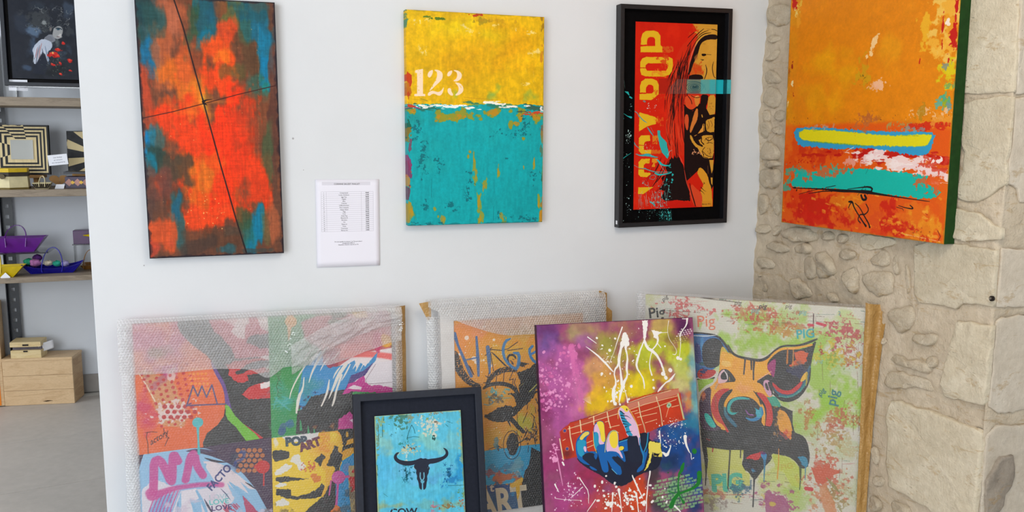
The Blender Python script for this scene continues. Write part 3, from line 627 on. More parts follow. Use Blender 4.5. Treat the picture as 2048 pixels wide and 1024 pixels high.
def cyan_splash(s):
    # thrown cyan paint, runs over mount and panel
    s.T(1230, 230, 4.55)
    s.poly([(385, 140), (410, 140), (412, 185), (440, 215), (470, 250), (478, 300), (492, 365), (478, 400), (455, 370), (425, 340), (405, 270), (395, 220), (388, 180)], CY, .95, r=2)
    s.stroke([(295, 112), (320, 150), (350, 190)], [6, 16, 5], (70, 150, 156), sm=1); s.stroke([(215, 0), (250, 45), (290, 70)], [6, 12, 4], (90, 150, 150), sm=1); s.stroke([(325, 110), (352, 165)], [2, 5, 2], (120, 160, 160))
    s.stroke([(190, 355), (240, 372), (300, 360), (345, 380), (390, 385)], [4, 12, 30, 14, 4], (60, 165, 168), sm=2, r=1); s.stroke([(385, 405), (415, 445), (450, 460), (505, 460)], [6, 22, 14, 8], CY, sm=2, r=1); s.stroke([(490, 470), (508, 478)], 6, CY); s.stroke([(495, 462), (505, 445)], 6, CY)
    s.stroke([(270, 485), (300, 500), (370, 520), (430, 520), (515, 518)], [10, 6, 8, 3, 6], CY, sm=1); s.stroke([(365, 530), (400, 545), (450, 540), (512, 525)], [12, 20, 12, 8], CY, sm=1, r=1)
    s.stroke([(170, 455), (215, 480), (270, 490)], [4, 3, 8], (100, 150, 150), sm=1); s.stroke([(315, 580), (360, 590), (375, 550), (330, 545), (315, 575)], 4, (80, 150, 150), sm=1); s.stroke([(370, 400), (390, 420), (450, 510)], 3, (140, 190, 190)); s.stroke([(172, 250), (190, 280), (230, 310)], [14, 8, 3], (90, 150, 150), sm=1)
    s.stroke([(55, 410), (100, 375), (147, 346)], [10, 6, 3], CY); s.stroke([(28, 480), (42, 476)], 16, CY, r=1); s.stroke([(480, 365), (498, 330), (520, 320)], [6, 4, 2], (150, 200, 200))
    s.dots(527, 543, 2, 2, 2, 7, 8, CY); s.dots(524, 590, 2, 2, 2, 8, 10, CY); s.dots(515, 615, 2, 4, 2, 4, 6, CY); s.dots(470, 590, 3, 6, 4, 3, 7, CY)
    s.stroke([(490, 660), (478, 720), (472, 800)], [6, 2, 1], (110, 190, 190)); s.stroke([(425, 700), (432, 770)], [5, 2], (110, 180, 180)); s.stroke([(300, 610), (315, 700)], [3, 2], (130, 180, 180))
    for i in range(46):
        x = s.rs.uniform(215, 480); y = s.rs.uniform(690, 800); l = s.rs.uniform(30, 90); an = s.rs.uniform(-.5, .3)
        s.stroke([(x, y), (x+math.sin(an)*-l*.6, y+l)], [3.4, 1.2], [(90, 180, 180), (170, 190, 185)][i % 2], .8)
    s.stroke([(320, 790), (345, 805), (360, 820)], 14, (60, 170, 172)); s.dots(400, 780, 110, 70, 90, 1, 5, (110, 190, 188)); s.dots(450, 640, 70, 60, 60, 1, 4.5, (80, 190, 186)); s.dots(300, 300, 50, 70, 40, 1, 4, (190, 190, 170)); s.dots(265, 620, 30, 40, 16, 2, 6, (150, 160, 150))
    s.dots(440, 900, 60, 70, 110, 1, 4, (70, 180, 178)); s.dots(480, 930, 40, 50, 40, 1, 6, (60, 180, 176)); s.dots(120, 200, 30, 60, 30, 1.5, 5, (190, 220, 216)); s.dots(115, 830, 30, 70, 14, 1.5, 5, (170, 200, 198)); s.dots(300, 880, 150, 60, 40, 1, 3.4, (140, 200, 196)); s.dots(90, 500, 60, 300, 30, 1, 4, (170, 210, 206))
    for i in range(14):
        x = s.rs.uniform(430, 520); s.stroke([(x, 860+s.rs.uniform(0, 60)), (x+s.rs.uniform(-10, 18), 960)], 1.6, (90, 180, 176), .7)
    s.T(1230, 40, 5.12)
    s.stroke([(42, 704), (60, 718), (86, 724)], [6, 16, 8], CY, r=1); s.stroke([(106, 732), (130, 745), (146, 770)], [8, 24, 6], CY, r=1); s.stroke([(152, 785), (170, 798)], 16, CY, r=2); s.stroke([(80, 548), (94, 630), (102, 700)], 2, (130, 190, 190), dry=.3); s.stroke([(75, 545), (84, 550)], 5, (150, 200, 196))
    s.stroke([(40, 876), (55, 905), (60, 930)], [8, 4, 3], CY); s.stroke([(64, 940), (100, 965), (130, 985), (165, 998)], [2, 6, 8, 22], CY, r=1); s.dots(75, 995, 12, 12, 8, 2, 6, CY); s.dots(160, 880, 20, 60, 8, 1.5, 4, (170, 220, 216)); s.dots(305, 835, 3, 8, 3, 6, 9, (120, 130, 128))
    s.dots(345, 880, 14, 50, 12, 2, 6, (196, 190, 180)); s.dots(410, 890, 20, 50, 8, 2, 5, (190, 180, 170)); s.stroke([(203, 935), (232, 955), (246, 990)], 9, (110, 140, 140), sm=1)

def art_portrait_mount():
    s = art('portrait_mount', inset(PO['portrait'], 0, 0, PO['portrait']['W'], PO['portrait']['L'], -.026), base=(8, 7, 8), seed=12)
    s.streaks(.2, .01, 1, 1); cyan_splash(s); s.T(1310, 40, 5.12)
    s.poly([(600, 612), (717, 612), (717, 757), (600, 757)], (34, 182, 196)); return s

def art_portrait():
    s = art('portrait_panel', PORTRAIT_IN, base=(206, 32, 10), seed=11, res=1500); s.T(1310, 40, 5.12)
    K = (26, 12, 12); G = (206, 150, 50)
    for i in range(14): s.dab(s.rs.uniform(-220, 300), s.rs.uniform(30, 2000), 90, 90, [(190, 24, 8), (222, 44, 16), (176, 20, 10)][i % 3], .5, soft=.8, n=1, cell=.03)
    # yellow upper right and face
    s.poly([(385, 40), (660, 40), (660, 620), (610, 640), (480, 620), (360, 560), (380, 470), (400, 330), (420, 200), (385, 150), (430, 110)], G, r=3)
    s.dab(400, 90, 50, 60, (206, 80, 20), .7, soft=.5, n=1.3, cell=.012, thr=.4); s.dab(560, 330, 120, 200, (216, 160, 60), .6, soft=.8, n=1, cell=.03); s.dab(500, 240, 40, 20, (170, 120, 40), .5, soft=.6)
    s.poly([(360, 560), (345, 480), (400, 440), (470, 470), (500, 560)], (196, 80, 24), .85, r=3, blur=4); s.dab(440, 490, 60, 60, (206, 60, 20), .8, n=1.5, cell=.01, thr=.42)
    # hair mass in red, with black strands
    hair = [(400, 120), (340, 200), (290, 250), (240, 320), (200, 430), (160, 540), (130, 660), (120, 900), (110, 1100), (100, 1250), (150, 1330), (220, 1370), (300, 1400), (340, 1250), (330, 1000), (300, 800), (340, 600), (360, 420), (400, 260), (450, 160)]
    s.poly(hair, (206, 44, 18), .9, sm=1, r=2)
    rs = s.rs
    for i in range(120):
        t = rs.rand(); x0 = 405-t*230; y0 = 120+t*330+rs.uniform(-10, 60); xe = 120+rs.rand()*200-t*40; ye = rs.uniform(700, 1390)
        ph = rs.uniform(0, 6); k0 = rs.uniform(0, .45); k1 = min(1, k0+rs.uniform(.3, .8)); pts = []
        for j in range(15):
            q = k0+(k1-k0)*j/14; bx = (1-q)**2*x0+2*q*(1-q)*(x0*.35+xe*.65)+q*q*xe; by = y0+(ye-y0)*q
            pts.append((bx+math.sin(by/46+ph)*5, by))
        s.stroke(pts, rs.uniform(4, 9.5), [K, K, (52, 14, 12), (222, 64, 34), (178, 26, 14)][i % 5], .92, taper=2, r=.8)
    for i in range(34):
        x0 = rs.uniform(110, 330); y0 = rs.uniform(1000, 1250); l = rs.uniform(150, 300); s.stroke([(x0, y0), (x0+rs.uniform(-8, 12), y0+l*.5), (x0+rs.uniform(0, 40), y0+l)], rs.uniform(5, 11), [(206, 44, 20), K, (226, 76, 46)][i % 3], .9, taper=2, sm=2)
    s.stroke([(500, 90), (450, 130), (400, 180), (330, 270)], [4, 10, 6], K, sm=2); s.stroke([(405, 125), (355, 165), (340, 180)], 6, K); s.stroke([(530, 92), (565, 98)], 8, K, taper=2); s.stroke([(580, 96), (610, 98), (636, 112)], 7, K, sm=1)
    # hairline: black band curving down the face
    s.poly([(640, 150), (560, 146), (500, 165), (450, 210), (415, 260), (395, 330), (380, 380), (350, 470), (340, 560), (355, 560), (385, 470), (400, 430), (440, 360), (445, 320), (470, 240), (520, 205), (580, 198), (640, 200)], K, sm=1, r=1)
    s.stroke([(575, 130), (500, 140), (440, 190), (390, 270), (350, 360)], [3, 9, 9, 6, 3], K, sm=2); s.stroke([(548, 106), (480, 130), (420, 190)], [3, 8, 3], K, sm=2)
    s.stroke([(450, 205), (400, 290), (360, 400), (340, 540)], [3, 6, 5, 3], (228, 150, 110), sm=2); s.stroke([(430, 210), (380, 310), (340, 460)], 3, (210, 110, 70), sm=2)
    s.poly([(400, 380), (440, 340), (440, 400), (410, 420)], (178, 110, 50), .7, blur=4)
    s.poly([(475, 345), (520, 345), (528, 360), (500, 372), (480, 366)], K, sm=1); s.stroke([(530, 352), (575, 356)], 4, K); s.stroke([(468, 404), (500, 408), (480, 414)], 5, K)
    s.stroke([(600, 425), (586, 480), (592, 540), (605, 585), (622, 592)], [3, 9, 9, 6, 3], K, sm=2); s.stroke([(518, 460), (532, 510), (524, 560), (505, 605)], [4, 12, 10, 6], K, sm=2); s.stroke([(522, 470), (520, 540), (510, 580)], 2, (236, 190, 120))
    # eyebrow and eye
    s.poly([(350, 570), (400, 556), (470, 560), (492, 580), (494, 610), (340, 612), (345, 590)], K, sm=1)
    s.poly([(330, 612), (620, 612), (620, 640), (560, 700), (520, 757), (460, 757), (440, 720), (360, 740), (320, 750)], (196, 140, 70))
    for r_, w in ((74, 6), (56, 7), (40, 9)): s.stroke([(405+r_*math.cos(a)*1.15, 690+r_*.72*math.sin(a)) for a in np.linspace(-3.0, 3.1, 26)], w, K)
    s.stroke([(390, 690), (430, 688)], 34, K); s.stroke([(405, 676), (412, 676)], 6, (220, 200, 160)); s.stroke([(345, 630), (420, 625), (480, 650), (500, 690)], 6, K, sm=2); s.stroke([(460, 640), (500, 660), (520, 720)], 5, K, sm=2)
    s.stroke([(445, 740), (500, 700), (510, 660)], 5, K, sm=2)
    # cheek, nose, shadows
    s.poly([(470, 760), (545, 765), (545, 820), (520, 900), (530, 940), (560, 990), (600, 970), (620, 960), (620, 1024), (440, 1024), (455, 930), (465, 850)], K, sm=1, r=1)
    s.poly([(310, 770), (440, 770), (460, 790), (430, 900), (380, 930), (330, 910), (305, 850)], (214, 74, 34), sm=1, r=2); s.poly([(400, 780), (465, 770), (455, 860), (430, 900), (410, 860)], (214, 130, 50), sm=1)
    s.stroke([(340, 780), (370, 820), (378, 860)], 8, K, sm=1); s.stroke([(370, 775), (420, 800), (460, 790)], 6, K, sm=1); s.stroke([(410, 790), (440, 775)], 4, (240, 170, 120)); s.stroke([(300, 870), (330, 910), (380, 930), (430, 890)], 14, K, sm=2)
    s.poly([(470, 950), (490, 945), (485, 990), (470, 980)], G); s.stroke([(520, 920), (550, 960), (548, 990), (580, 1010)], 7, G, sm=1)
    s.poly([(550, 770), (625, 765), (620, 960), (585, 975), (560, 1000), (530, 930), (540, 860)], G, sm=1, r=1); s.dots(570, 860, 30, 70, 26, 1.5, 4, (120, 70, 30))
    s.poly([(300, 930), (350, 950), (345, 1000), (300, 1010)], (206, 90, 40), sm=1)
    # lower face, y + 973 is crop two (230 - 40 px above)
    o = 973
    def Pp(L): return [(x, y+o) for x, y in L]
    s.poly(Pp([(298, -110), (335, -62), (385, -40), (425, -70), (455, -120), (530, -60), (560, 0), (620, -10), (600, 460), (610, 700), (580, 760), (450, 560), (300, 700), (300, 300)]), K)
    s.poly(Pp([(415, -60), (440, -70), (440, 0), (430, 60), (400, 110), (375, 170), (362, 190), (355, 150), (370, 90)]), (206, 120, 50), sm=1, r=1); s.poly(Pp([(310, -10), (345, 0), (345, 100), (335, 160), (318, 150), (300, 60)]), (206, 80, 40), sm=1, r=1)
    s.poly(Pp([(400, 215), (440, 190), (480, 130), (490, 85), (500, 120), (496, 170), (450, 190), (410, 216)]), (222, 150, 60), r=1); s.stroke(Pp([(480, 0), (485, 20)]), 12, G); s.stroke(Pp([(505, 160), (505, 100), (500, 90)]), 6, G)
    s.poly(Pp([(520, 60), (560, 40), (610, 20), (606, 175), (560, 178), (530, 160), (520, 110)]), G, r=2)
    for a, b, c in [((545, 60), (560, 100), (550, 140)), ((570, 60), (590, 100), (580, 120)), ((530, 90), (545, 120), (535, 150))]: s.stroke(Pp([a, b, c]), 5, (110, 56, 24), r=1)
    s.stroke(Pp([(420, 200), (480, 185), (540, 195), (606, 188)]), [6, 14, 16, 10], K, sm=1)
    s.poly(Pp([(480, 210), (540, 205), (604, 208), (602, 440), (540, 445), (500, 440), (470, 400), (455, 380), (440, 340), (400, 310), (375, 270), (355, 230), (362, 200), (385, 230), (400, 270), (440, 310), (490, 330), (490, 310), (460, 290), (440, 260), (470, 250)]), G, sm=1, r=1.5)
    for L, w in [([(470, 215), (480, 240), (470, 270), (500, 300)], 12), ([(520, 240), (550, 270), (590, 240)], 9), ([(510, 260), (530, 230), (590, 225)], 5), ([(530, 290), (560, 280), (590, 290)], 5), ([(480, 370), (510, 390), (530, 420), (580, 425)], 6), ([(500, 400), (490, 430), (540, 440)], 7), ([(560, 340), (570, 380), (555, 400)], 5), ([(510, 330), (480, 370), (500, 410)], 7), ([(440, 255), (470, 310)], 8), ([(545, 230), (545, 290)], 4)]:
        s.stroke(Pp(L), w, (50, 22, 14), sm=2, r=.6)
    s.dots(420, o+390, 40, 30, 12, 4, 9, (200, 140, 100)); s.dots(560, o+380, 30, 60, 20, 1.5, 4, (130, 80, 30))
    # neck and shirt
    s.poly(Pp([(150, 470), (165, 420), (185, 455), (205, 410), (225, 450), (240, 405), (262, 470), (285, 500), (300, 560), (320, 650), (350, 760), (362, 875), (300, 880), (220, 870), (120, 895), (60, 840), (100, 780), (40, 760), (90, 700), (60, 640), (130, 600), (110, 540)]), K, r=3)
    s.poly(Pp([(455, 530), (500, 560), (540, 620), (555, 690), (580, 750), (590, 940), (470, 940), (480, 860), (460, 780), (500, 720), (480, 680), (450, 630), (430, 590)]), (216, 150, 40), sm=1, r=1)
    s.poly(Pp([(375, 700), (400, 730), (440, 770), (480, 800), (490, 940), (410, 940), (370, 860), (350, 780)]), (214, 70, 36), sm=1, r=1, blur=1); s.poly(Pp([(555, 460), (600, 460), (594, 560), (580, 600), (565, 520)]), G); s.poly(Pp([(570, 640), (590, 640), (588, 720), (575, 700)]), G)
    s.stroke(Pp([(470, 740), (500, 770), (525, 785)]), 8, K, taper=1); s.stroke(Pp([(460, 770), (490, 790), (510, 815)]), 8, K, taper=1); s.stroke(Pp([(500, 690), (508, 700), (498, 706)]), 7, (90, 50, 20)); s.stroke(Pp([(540, 520), (545, 600)]), 10, (206, 140, 80), taper=2)
    s.stroke(Pp([(300, 560), (320, 680), (350, 760), (390, 860), (420, 930)]), [4, 9, 14, 10, 5], (200, 60, 40), sm=1); s.stroke(Pp([(355, 700), (370, 780), (400, 880), (415, 935)]), [8, 10, 14, 8], K, sm=1); s.stroke(Pp([(355, 590), (375, 650)]), 8, (150, 60, 50), taper=2); s.stroke(Pp([(240, 400), (270, 460), (290, 510)]), [3, 9, 5], (222, 80, 60)); s.stroke(Pp([(425, 590), (450, 640)]), 12, (190, 80, 40), taper=2)
    s.poly(Pp([(0, 900), (150, 870), (350, 890), (400, 945), (600, 945), (600, 980), (0, 980)]), (200, 24, 12), .9, sm=1, blur=5); s.poly(Pp([(480, 880), (590, 880), (590, 980), (480, 980)]), (212, 140, 36), .9, blur=3)
    for i in range(18):
        x = rs.uniform(-90, 90); y = o+rs.uniform(430, 640); s.stroke([(x+60, y), (x+20, y+110), (x-40, y+190)], rs.uniform(6, 14), [K, (170, 24, 14), (214, 50, 20)][i % 3], .9, taper=2, sm=2)
    # lettering, stencil, running up the left side
    Y1, Y2 = (222, 176, 30), (214, 150, 30)
    s.T(1230, 40, 5.12)
    def L(p, h=(), c=Y1, **k): s.poly(p, c, holes=h, r=1.0, **k)
    L([(265, 248), (268, 180), (285, 135), (320, 112), (400, 108), (440, 122), (464, 160), (468, 262), (484, 275), (486, 332), (262, 330), (262, 270), (410, 266), (412, 200), (396, 178), (360, 172), (336, 186), (328, 220), (328, 254), (264, 252)])
    L([(486, 272), (580, 268), (600, 280), (598, 322), (560, 336), (486, 332)], c=(206, 90, 26), dry=.35, a=.9)
    L([(258, 486), (260, 430), (280, 392), (320, 378), (560, 380), (590, 400), (594, 450), (586, 520), (560, 560), (500, 580), (310, 578), (270, 560), (258, 520), (258, 494), (314, 494), (330, 520), (520, 520), (540, 490), (536, 460), (520, 444), (340, 444), (316, 460), (314, 486)])
    s.dab(520, 440, 70, 60, (206, 66, 20), .85, n=1.4, cell=.012, thr=.4); s.dab(460, 550, 60, 30, (224, 130, 30), .7, n=1.2, cell=.012)
    L([(256, 744), (256, 680), (270, 630), (310, 602), (380, 600), (430, 620), (450, 670), (448, 760), (400, 800), (372, 820), (252, 816), (250, 758), (380, 752), (398, 730), (392, 680), (370, 662), (340, 664), (318, 690), (316, 744)]); s.dab(430, 770, 30, 50, (210, 90, 20), .8, n=1.5, cell=.01, thr=.4); s.dab(490, 780, 50, 26, (200, 60, 20), .8, n=1.5, cell=.01, thr=.45)
    L([(248, 950), (262, 948), (390, 1000), (440, 1010), (440, 1040), (380, 1046), (250, 1130)], c=Y1); s.T(1230, 230, 4.55)
    L([(215, 0), (240, -20), (370, 20), (375, 80), (290, 105), (220, 150), (216, 90), (320, 56), (225, 20)]); s.dab(410, 60, 50, 30, (214, 90, 24), .8, n=1.4, cell=.01, thr=.35)
    L([(216, 270), (218, 210), (240, 186), (318, 184), (320, 236), (290, 238), (268, 250), (262, 274)]); L([(216, 276), (262, 278), (264, 318), (330, 318), (328, 352), (240, 354), (218, 330)])
    L([(340, 188), (412, 186), (412, 240), (388, 240), (384, 268), (340, 262)], c=(214, 120, 30), dry=.25); L([(330, 316), (418, 318), (418, 352), (330, 352)], c=(210, 100, 26), dry=.3)
    L([(214, 486), (214, 430), (240, 400), (318, 396), (314, 440), (280, 440), (262, 456), (262, 486)], dry=.15); L([(212, 494), (262, 496), (266, 524), (322, 526), (324, 540), (290, 566), (232, 562), (212, 540)])
    L([(336, 396), (388, 396), (386, 430), (366, 440), (364, 474), (336, 474)], c=(220, 140, 30), dry=.3)
    L([(212, 658), (350, 656), (300, 690), (255, 720), (210, 718)])
    cyan_splash(s)
    # cyan stripe across the eye
    s.T(1310, 40, 5.12)
    s.poly([(230, 606), (330, 604), (720, 612), (720, 757), (130, 757), (140, 700)], (120, 120, 120), .35); s.poly([(330, 608), (480, 610), (480, 757), (330, 757)], (60, 130, 136), .55, blur=6); s.poly([(470, 610), (720, 612), (720, 757), (470, 757)], (76, 168, 172), .85, blur=4); s.poly([(560, 610), (720, 612), (720, 757), (560, 757)], (56, 176, 186), .7, blur=8)
    s.poly([(40, 600), (160, 596), (150, 757), (36, 755)], (140, 30, 20), .5); s.stroke([(360, 690), (410, 660), (450, 690), (410, 715), (365, 695)], 4, (40, 70, 76), .8, sm=2); s.stroke([(395, 685), (420, 685)], 16, (30, 56, 60), .8)
    s.text('Benoy Art', 478, 40+o+890-10, 15, (60, 30, 16), ang=-.05, shear=.4); s.grain(.04)
    return s

def art_cow():
    p = inset(PO['cow'], .0700, .0760, .298, .46, -.012); s = art('cow_panel', p, base=(92, 190, 218), seed=21, res=1700); s.T(690, 760, 3.878)
    K = dict(soft=.7, n=1.0, cell=.04)
    for x, y, rx, ry, c, a in [(620, 300, 150, 80, (100, 192, 222), .7), (820, 400, 120, 120, (96, 196, 226), .8), (400, 400, 120, 80, (110, 196, 220), .6), (330, 520, 110, 70, (134, 190, 184), .8), (650, 480, 120, 90, (132, 198, 190), .8), (820, 500, 130, 60, (120, 196, 206), .7), (560, 720, 250, 80, (104, 180, 220), .8), (870, 700, 70, 90, (46, 150, 206), .9), (720, 740, 120, 60, (90, 166, 214), .7), (300, 700, 60, 200, (80, 178, 220), .7), (380, 800, 120, 80, (92, 188, 224), .7), (800, 880, 160, 60, (74, 184, 222), .8), (560, 900, 200, 50, (82, 188, 222), .7), (350, 980, 160, 30, (150, 166, 120), .8), (600, 970, 200, 40, (110, 180, 180), .7), (860, 960, 90, 50, (150, 160, 110), .7)]: s.dab(x, y, rx, ry, c, a, **K)
    s.streaks(.06, .02, .3, 2.5, 50); s.streaks(.05, .01, 1, 1, 51)
    for x, y, rx, ry, c in [(400, 275, 70, 20, (60, 110, 90)), (440, 310, 60, 50, (70, 120, 100)), (520, 280, 30, 24, (140, 150, 120)), (665, 285, 44, 26, (140, 160, 90)), (270, 300, 30, 60, (150, 170, 110)), (460, 480, 30, 22, (50, 130, 120)), (500, 540, 60, 26, (206, 196, 150)), (640, 360, 60, 40, (220, 214, 190)), (700, 330, 50, 30, (214, 208, 190)), (690, 400, 20, 60, (220, 214, 200)), (480, 700, 30, 60, (30, 110, 130)), (475, 770, 14, 20, (20, 100, 120)), (800, 720, 24, 50, (20, 90, 140)), (810, 780, 50, 30, (40, 130, 190)), (250, 400, 14, 120, (120, 150, 120)), (900, 420, 20, 160, (150, 190, 170)), (900, 500, 14, 40, (214, 190, 150)), (915, 860, 20, 50, (90, 150, 110)), (930, 950, 30, 30, (190, 110, 80)), (800, 975, 80, 14, (150, 110, 60)), (480, 590, 12, 30, (210, 220, 210)), (700, 450, 14, 12, (20, 60, 60)), (730, 250, 50, 14, (150, 130, 100))]:
        s.dab(x, y, rx, ry, c, .85, soft=.2, n=1.6, cell=.010, thr=.38)
    for L, w in [([(290, 350), (292, 440)], 4), ([(255, 350), (262, 480)], 3), ([(515, 350), (495, 400), (480, 455)], 4), ([(520, 350), (535, 380), (545, 415)], 4), ([(480, 450), (530, 440), (575, 442)], 3), ([(790, 320), (830, 335)], 3), ([(780, 345), (800, 360)], 3), ([(470, 680), (480, 770)], 6), ([(500, 690), (500, 740)], 3), ([(800, 820), (860, 820), (935, 812)], 3), ([(250, 660), (256, 700)], 4), ([(300, 880), (330, 905)], 2)]: s.stroke(L, w, (20, 70, 70), .85, r=1, dry=.1)
    for x, y in [(465, 700), (480, 740), (795, 715), (812, 740), (360, 425), (250, 730), (560, 700)]: s.dots(x, y, 10, 16, 8, 1.5, 5, (16, 76, 96))
    s.dab(500, 525, 46, 10, (110, 70, 50), .9, n=1.6, cell=.007, thr=.45, soft=.2); s.dab(710, 320, 20, 10, (110, 90, 70), .8, n=1.6, cell=.007, thr=.45)
    # skull
    k = (40, 46, 62)
    s.poly([(425, 560), (400, 562), (380, 585), (378, 610), (395, 635), (430, 655), (470, 664), (510, 664), (545, 655), (532, 665), (540, 690), (555, 700), (550, 720), (560, 745), (556, 765), (570, 790), (576, 840), (590, 850), (597, 852), (596, 800), (600, 782), (606, 800), (606, 850), (616, 852), (630, 835), (632, 800), (640, 770), (636, 745), (650, 720), (650, 700), (658, 690), (655, 675), (645, 665), (655, 650), (690, 648), (740, 632), (785, 605), (803, 580), (800, 550), (780, 530), (758, 524), (772, 540), (782, 560), (778, 578), (755, 595), (710, 606), (670, 610), (640, 615), (625, 606), (605, 612), (590, 604), (570, 612), (545, 622), (500, 630), (450, 626), (415, 614), (400, 595), (408, 575)], k, sm=1)
    s.stroke([(584, 720), (582, 760), (598, 782), (615, 760), (612, 720)], 8, (110, 180, 205), sm=1); s.stroke([(598, 715), (600, 748)], 18, k); s.stroke([(600, 790), (601, 850)], 6, (100, 186, 214)); s.stroke([(530, 678), (552, 696)], 9, (150, 200, 210), taper=2); s.stroke([(658, 655), (642, 684)], 8, (150, 200, 210), taper=2); s.stroke([(532, 670), (536, 690)], 5, (150, 200, 210))
    s.poly([(584, 780), (618, 780), (612, 800), (590, 800)], (104, 182, 208), .9)
    s.text('COW', 350, 1050, 50, k, w=.03, sx=1.15, ang=-.04, dry=.15); s.stroke([(372, 1000), (372, 1050)], 5, (96, 188, 216)); s.dab(690, 985, 22, 36, (186, 120, 140), .85, n=1.5, cell=.008, thr=.3)
    s.edge((150, 160, 100), 2.5, .6, 'lr'); s.edge((190, 200, 150), 1.2, .7, 'lt'); s.grain(.03)
    s.UV(); s.dab(.5, .95, .6, .1, (120, 150, 130), .5, soft=1)
    return s

def art_guitar():
    s = art('guitar_canvas', PO['guitar'], base=(150, 70, 110), seed=31, res=1500)
    s.T(1060, 630, 5.12)
    K = dict(soft=.75, n=.55, cell=.05)
    for x, y, rx, ry, c, a in [(200, 150, 180, 200, (106, 46, 110), .95), (150, 300, 150, 160, (112, 80, 150), .8), (450, 180, 160, 110, (162, 140, 100), .95), (620, 130, 200, 90, (164, 120, 104), .9), (560, 300, 120, 90, (160, 96, 150), .8), (800, 330, 200, 160, (160, 160, 60), .9), (1000, 160, 200, 110, (170, 120, 90), .8), (1100, 450, 260, 220, (186, 190, 40), .95), (1350, 130, 160, 100, (196, 170, 90), .9), (1300, 330, 240, 180, (184, 190, 50), .95), (1600, 420, 160, 200, (186, 200, 40), .9), (1580, 120, 110, 110, (84, 30, 80), .95), (1500, 240, 120, 50, (130, 110, 50), .8), (420, 450, 160, 200, (190, 90, 160), .9), (230, 650, 220, 300, (174, 86, 152), .95), (480, 750, 140, 300, (196, 96, 160), .9), (700, 560, 160, 160, (206, 150, 100), .95), (800, 740, 200, 160, (214, 160, 60), .9), (760, 880, 240, 120, (228, 186, 20), .95), (1100, 720, 260, 160, (228, 200, 16), .95), (1300, 650, 200, 110, (216, 196, 30), .9), (1560, 640, 180, 150, (190, 196, 110), .8), (1680, 500, 60, 260, (176, 200, 190), .8), (1700, 850, 90, 300, (90, 160, 180), .9), (1500, 730, 110, 60, (206, 200, 130), .8), (180, 950, 160, 160, (130, 40, 96), .9), (1720, 420, 30, 300, (190, 206, 170), .5)]: s.dab(x, y, rx*1.22, ry*1.22, c, a, **K)
    s.T(1110, 760, 3.88)
    for x, y, rx, ry, c, a in [(60, 250, 110, 250, (172, 80, 148), .9), (180, 120, 90, 160, (196, 110, 160), .8), (60, 650, 200, 200, (152, 46, 106), .95), (150, 860, 240, 200, (162, 60, 122), .95), (250, 760, 180, 120, (156, 40, 80), .9), (420, 800, 160, 60, (150, 50, 60), .8), (600, 920, 170, 180, (206, 70, 24), .95), (400, 960, 180, 120, (196, 70, 40), .9), (280, 960, 120, 90, (190, 70, 90), .8), (660, 800, 60, 110, (190, 60, 30), .9), (950, 520, 280, 200, (8, 66, 136), .97), (1000, 400, 200, 90, (10, 84, 150), .9), (1080, 330, 120, 70, (40, 130, 160), .8), (880, 640, 100, 100, (14, 50, 100), .9), (760, 720, 70, 160, (60, 50, 50), .8), (1100, 700, 120, 200, (10, 70, 150), .9), (900, 850, 130, 140, (50, 100, 90), .9), (820, 980, 120, 80, (44, 60, 60), .9), (1080, 980, 120, 100, (20, 50, 100), .9), (1020, 150, 80, 110, (190, 196, 120), .8), (1100, 220, 60, 100, (120, 176, 176), .8)]: s.dab(x, y, rx*1.15, ry*1.15, c, a, **K)
    s.UV(); s.dab(.3, 1.0, .4, .16, (150, 50, 90), .8, **K); s.dab(.75, 1.0, .3, .14, (20, 50, 90), .8, **K); s.T(1110, 760, 3.88)
    s.streaks(.08, .02, 1, 1, 50)
    # brick texture, lower right
    for j in range(14):
        for i in range(9):
            x = 745+i*44+(j % 2)*22+j*4; y = 790+j*24-i*9
            if ((x-930)/210)**2+((y-870)/150)**2 < 1: s.poly([(x, y), (x+36, y-8), (x+37, y+9), (x+1, y+17)], (142, 190, 130), .75, r=.8, dry=.12)
    # fretboard
    fb = [(40, 400), (120, 330), (500, 210), (600, 150), (800, 90), (955, 66), (975, 110), (1000, 300), (1040, 300), (850, 350), (690, 420), (560, 470), (330, 560), (120, 610), (60, 610)]
    s.poly(fb, (192, 52, 18), .95, r=2, blur=2); s.poly([(560, 175), (700, 130), (930, 70), (965, 70), (965, 110), (780, 165), (560, 230)], (206, 150, 130), .7, blur=4); s.poly([(150, 340), (500, 215), (500, 260), (150, 380)], (180, 90, 70), .6, blur=4)
    s.dab(640, 300, 70, 90, (206, 70, 20), .6, soft=1); s.dab(900, 230, 100, 70, (214, 62, 20), .8, soft=1); s.dab(1020, 180, 40, 90, (220, 130, 70), .7, soft=.8, n=1.2); s.dab(90, 560, 60, 50, (96, 30, 40), .8, soft=.8); s.dab(100, 430, 60, 60, (170, 40, 40), .7, soft=.8); s.poly([(500, 400), (640, 370), (700, 420), (560, 470)], (190, 44, 16), .8, blur=2)
    W = (236, 216, 170)
    for L in [[(100, 380), (300, 318), (500, 258), (700, 188), (860, 145), (960, 122)], [(260, 300), (500, 205), (700, 130), (900, 80)], [(130, 420), (220, 396)], [(620, 262), (720, 232), (790, 210), (940, 150)], [(240, 490), (290, 470)], [(250, 525), (300, 505)], [(420, 370), (500, 350)], [(640, 290), (790, 256)], [(700, 332), (790, 305)], [(640, 352), (670, 344)], [(390, 326), (420, 318)], [(905, 210), (960, 196)], [(590, 250), (640, 236)], [(60, 470), (80, 460)]]: s.stroke(L, 5, W, .85, dry=.08, r=.5)
    s.stroke([(120, 330), (300, 276), (500, 205), (690, 140), (880, 76)], 3, (90, 40, 40), .8, r=.6)
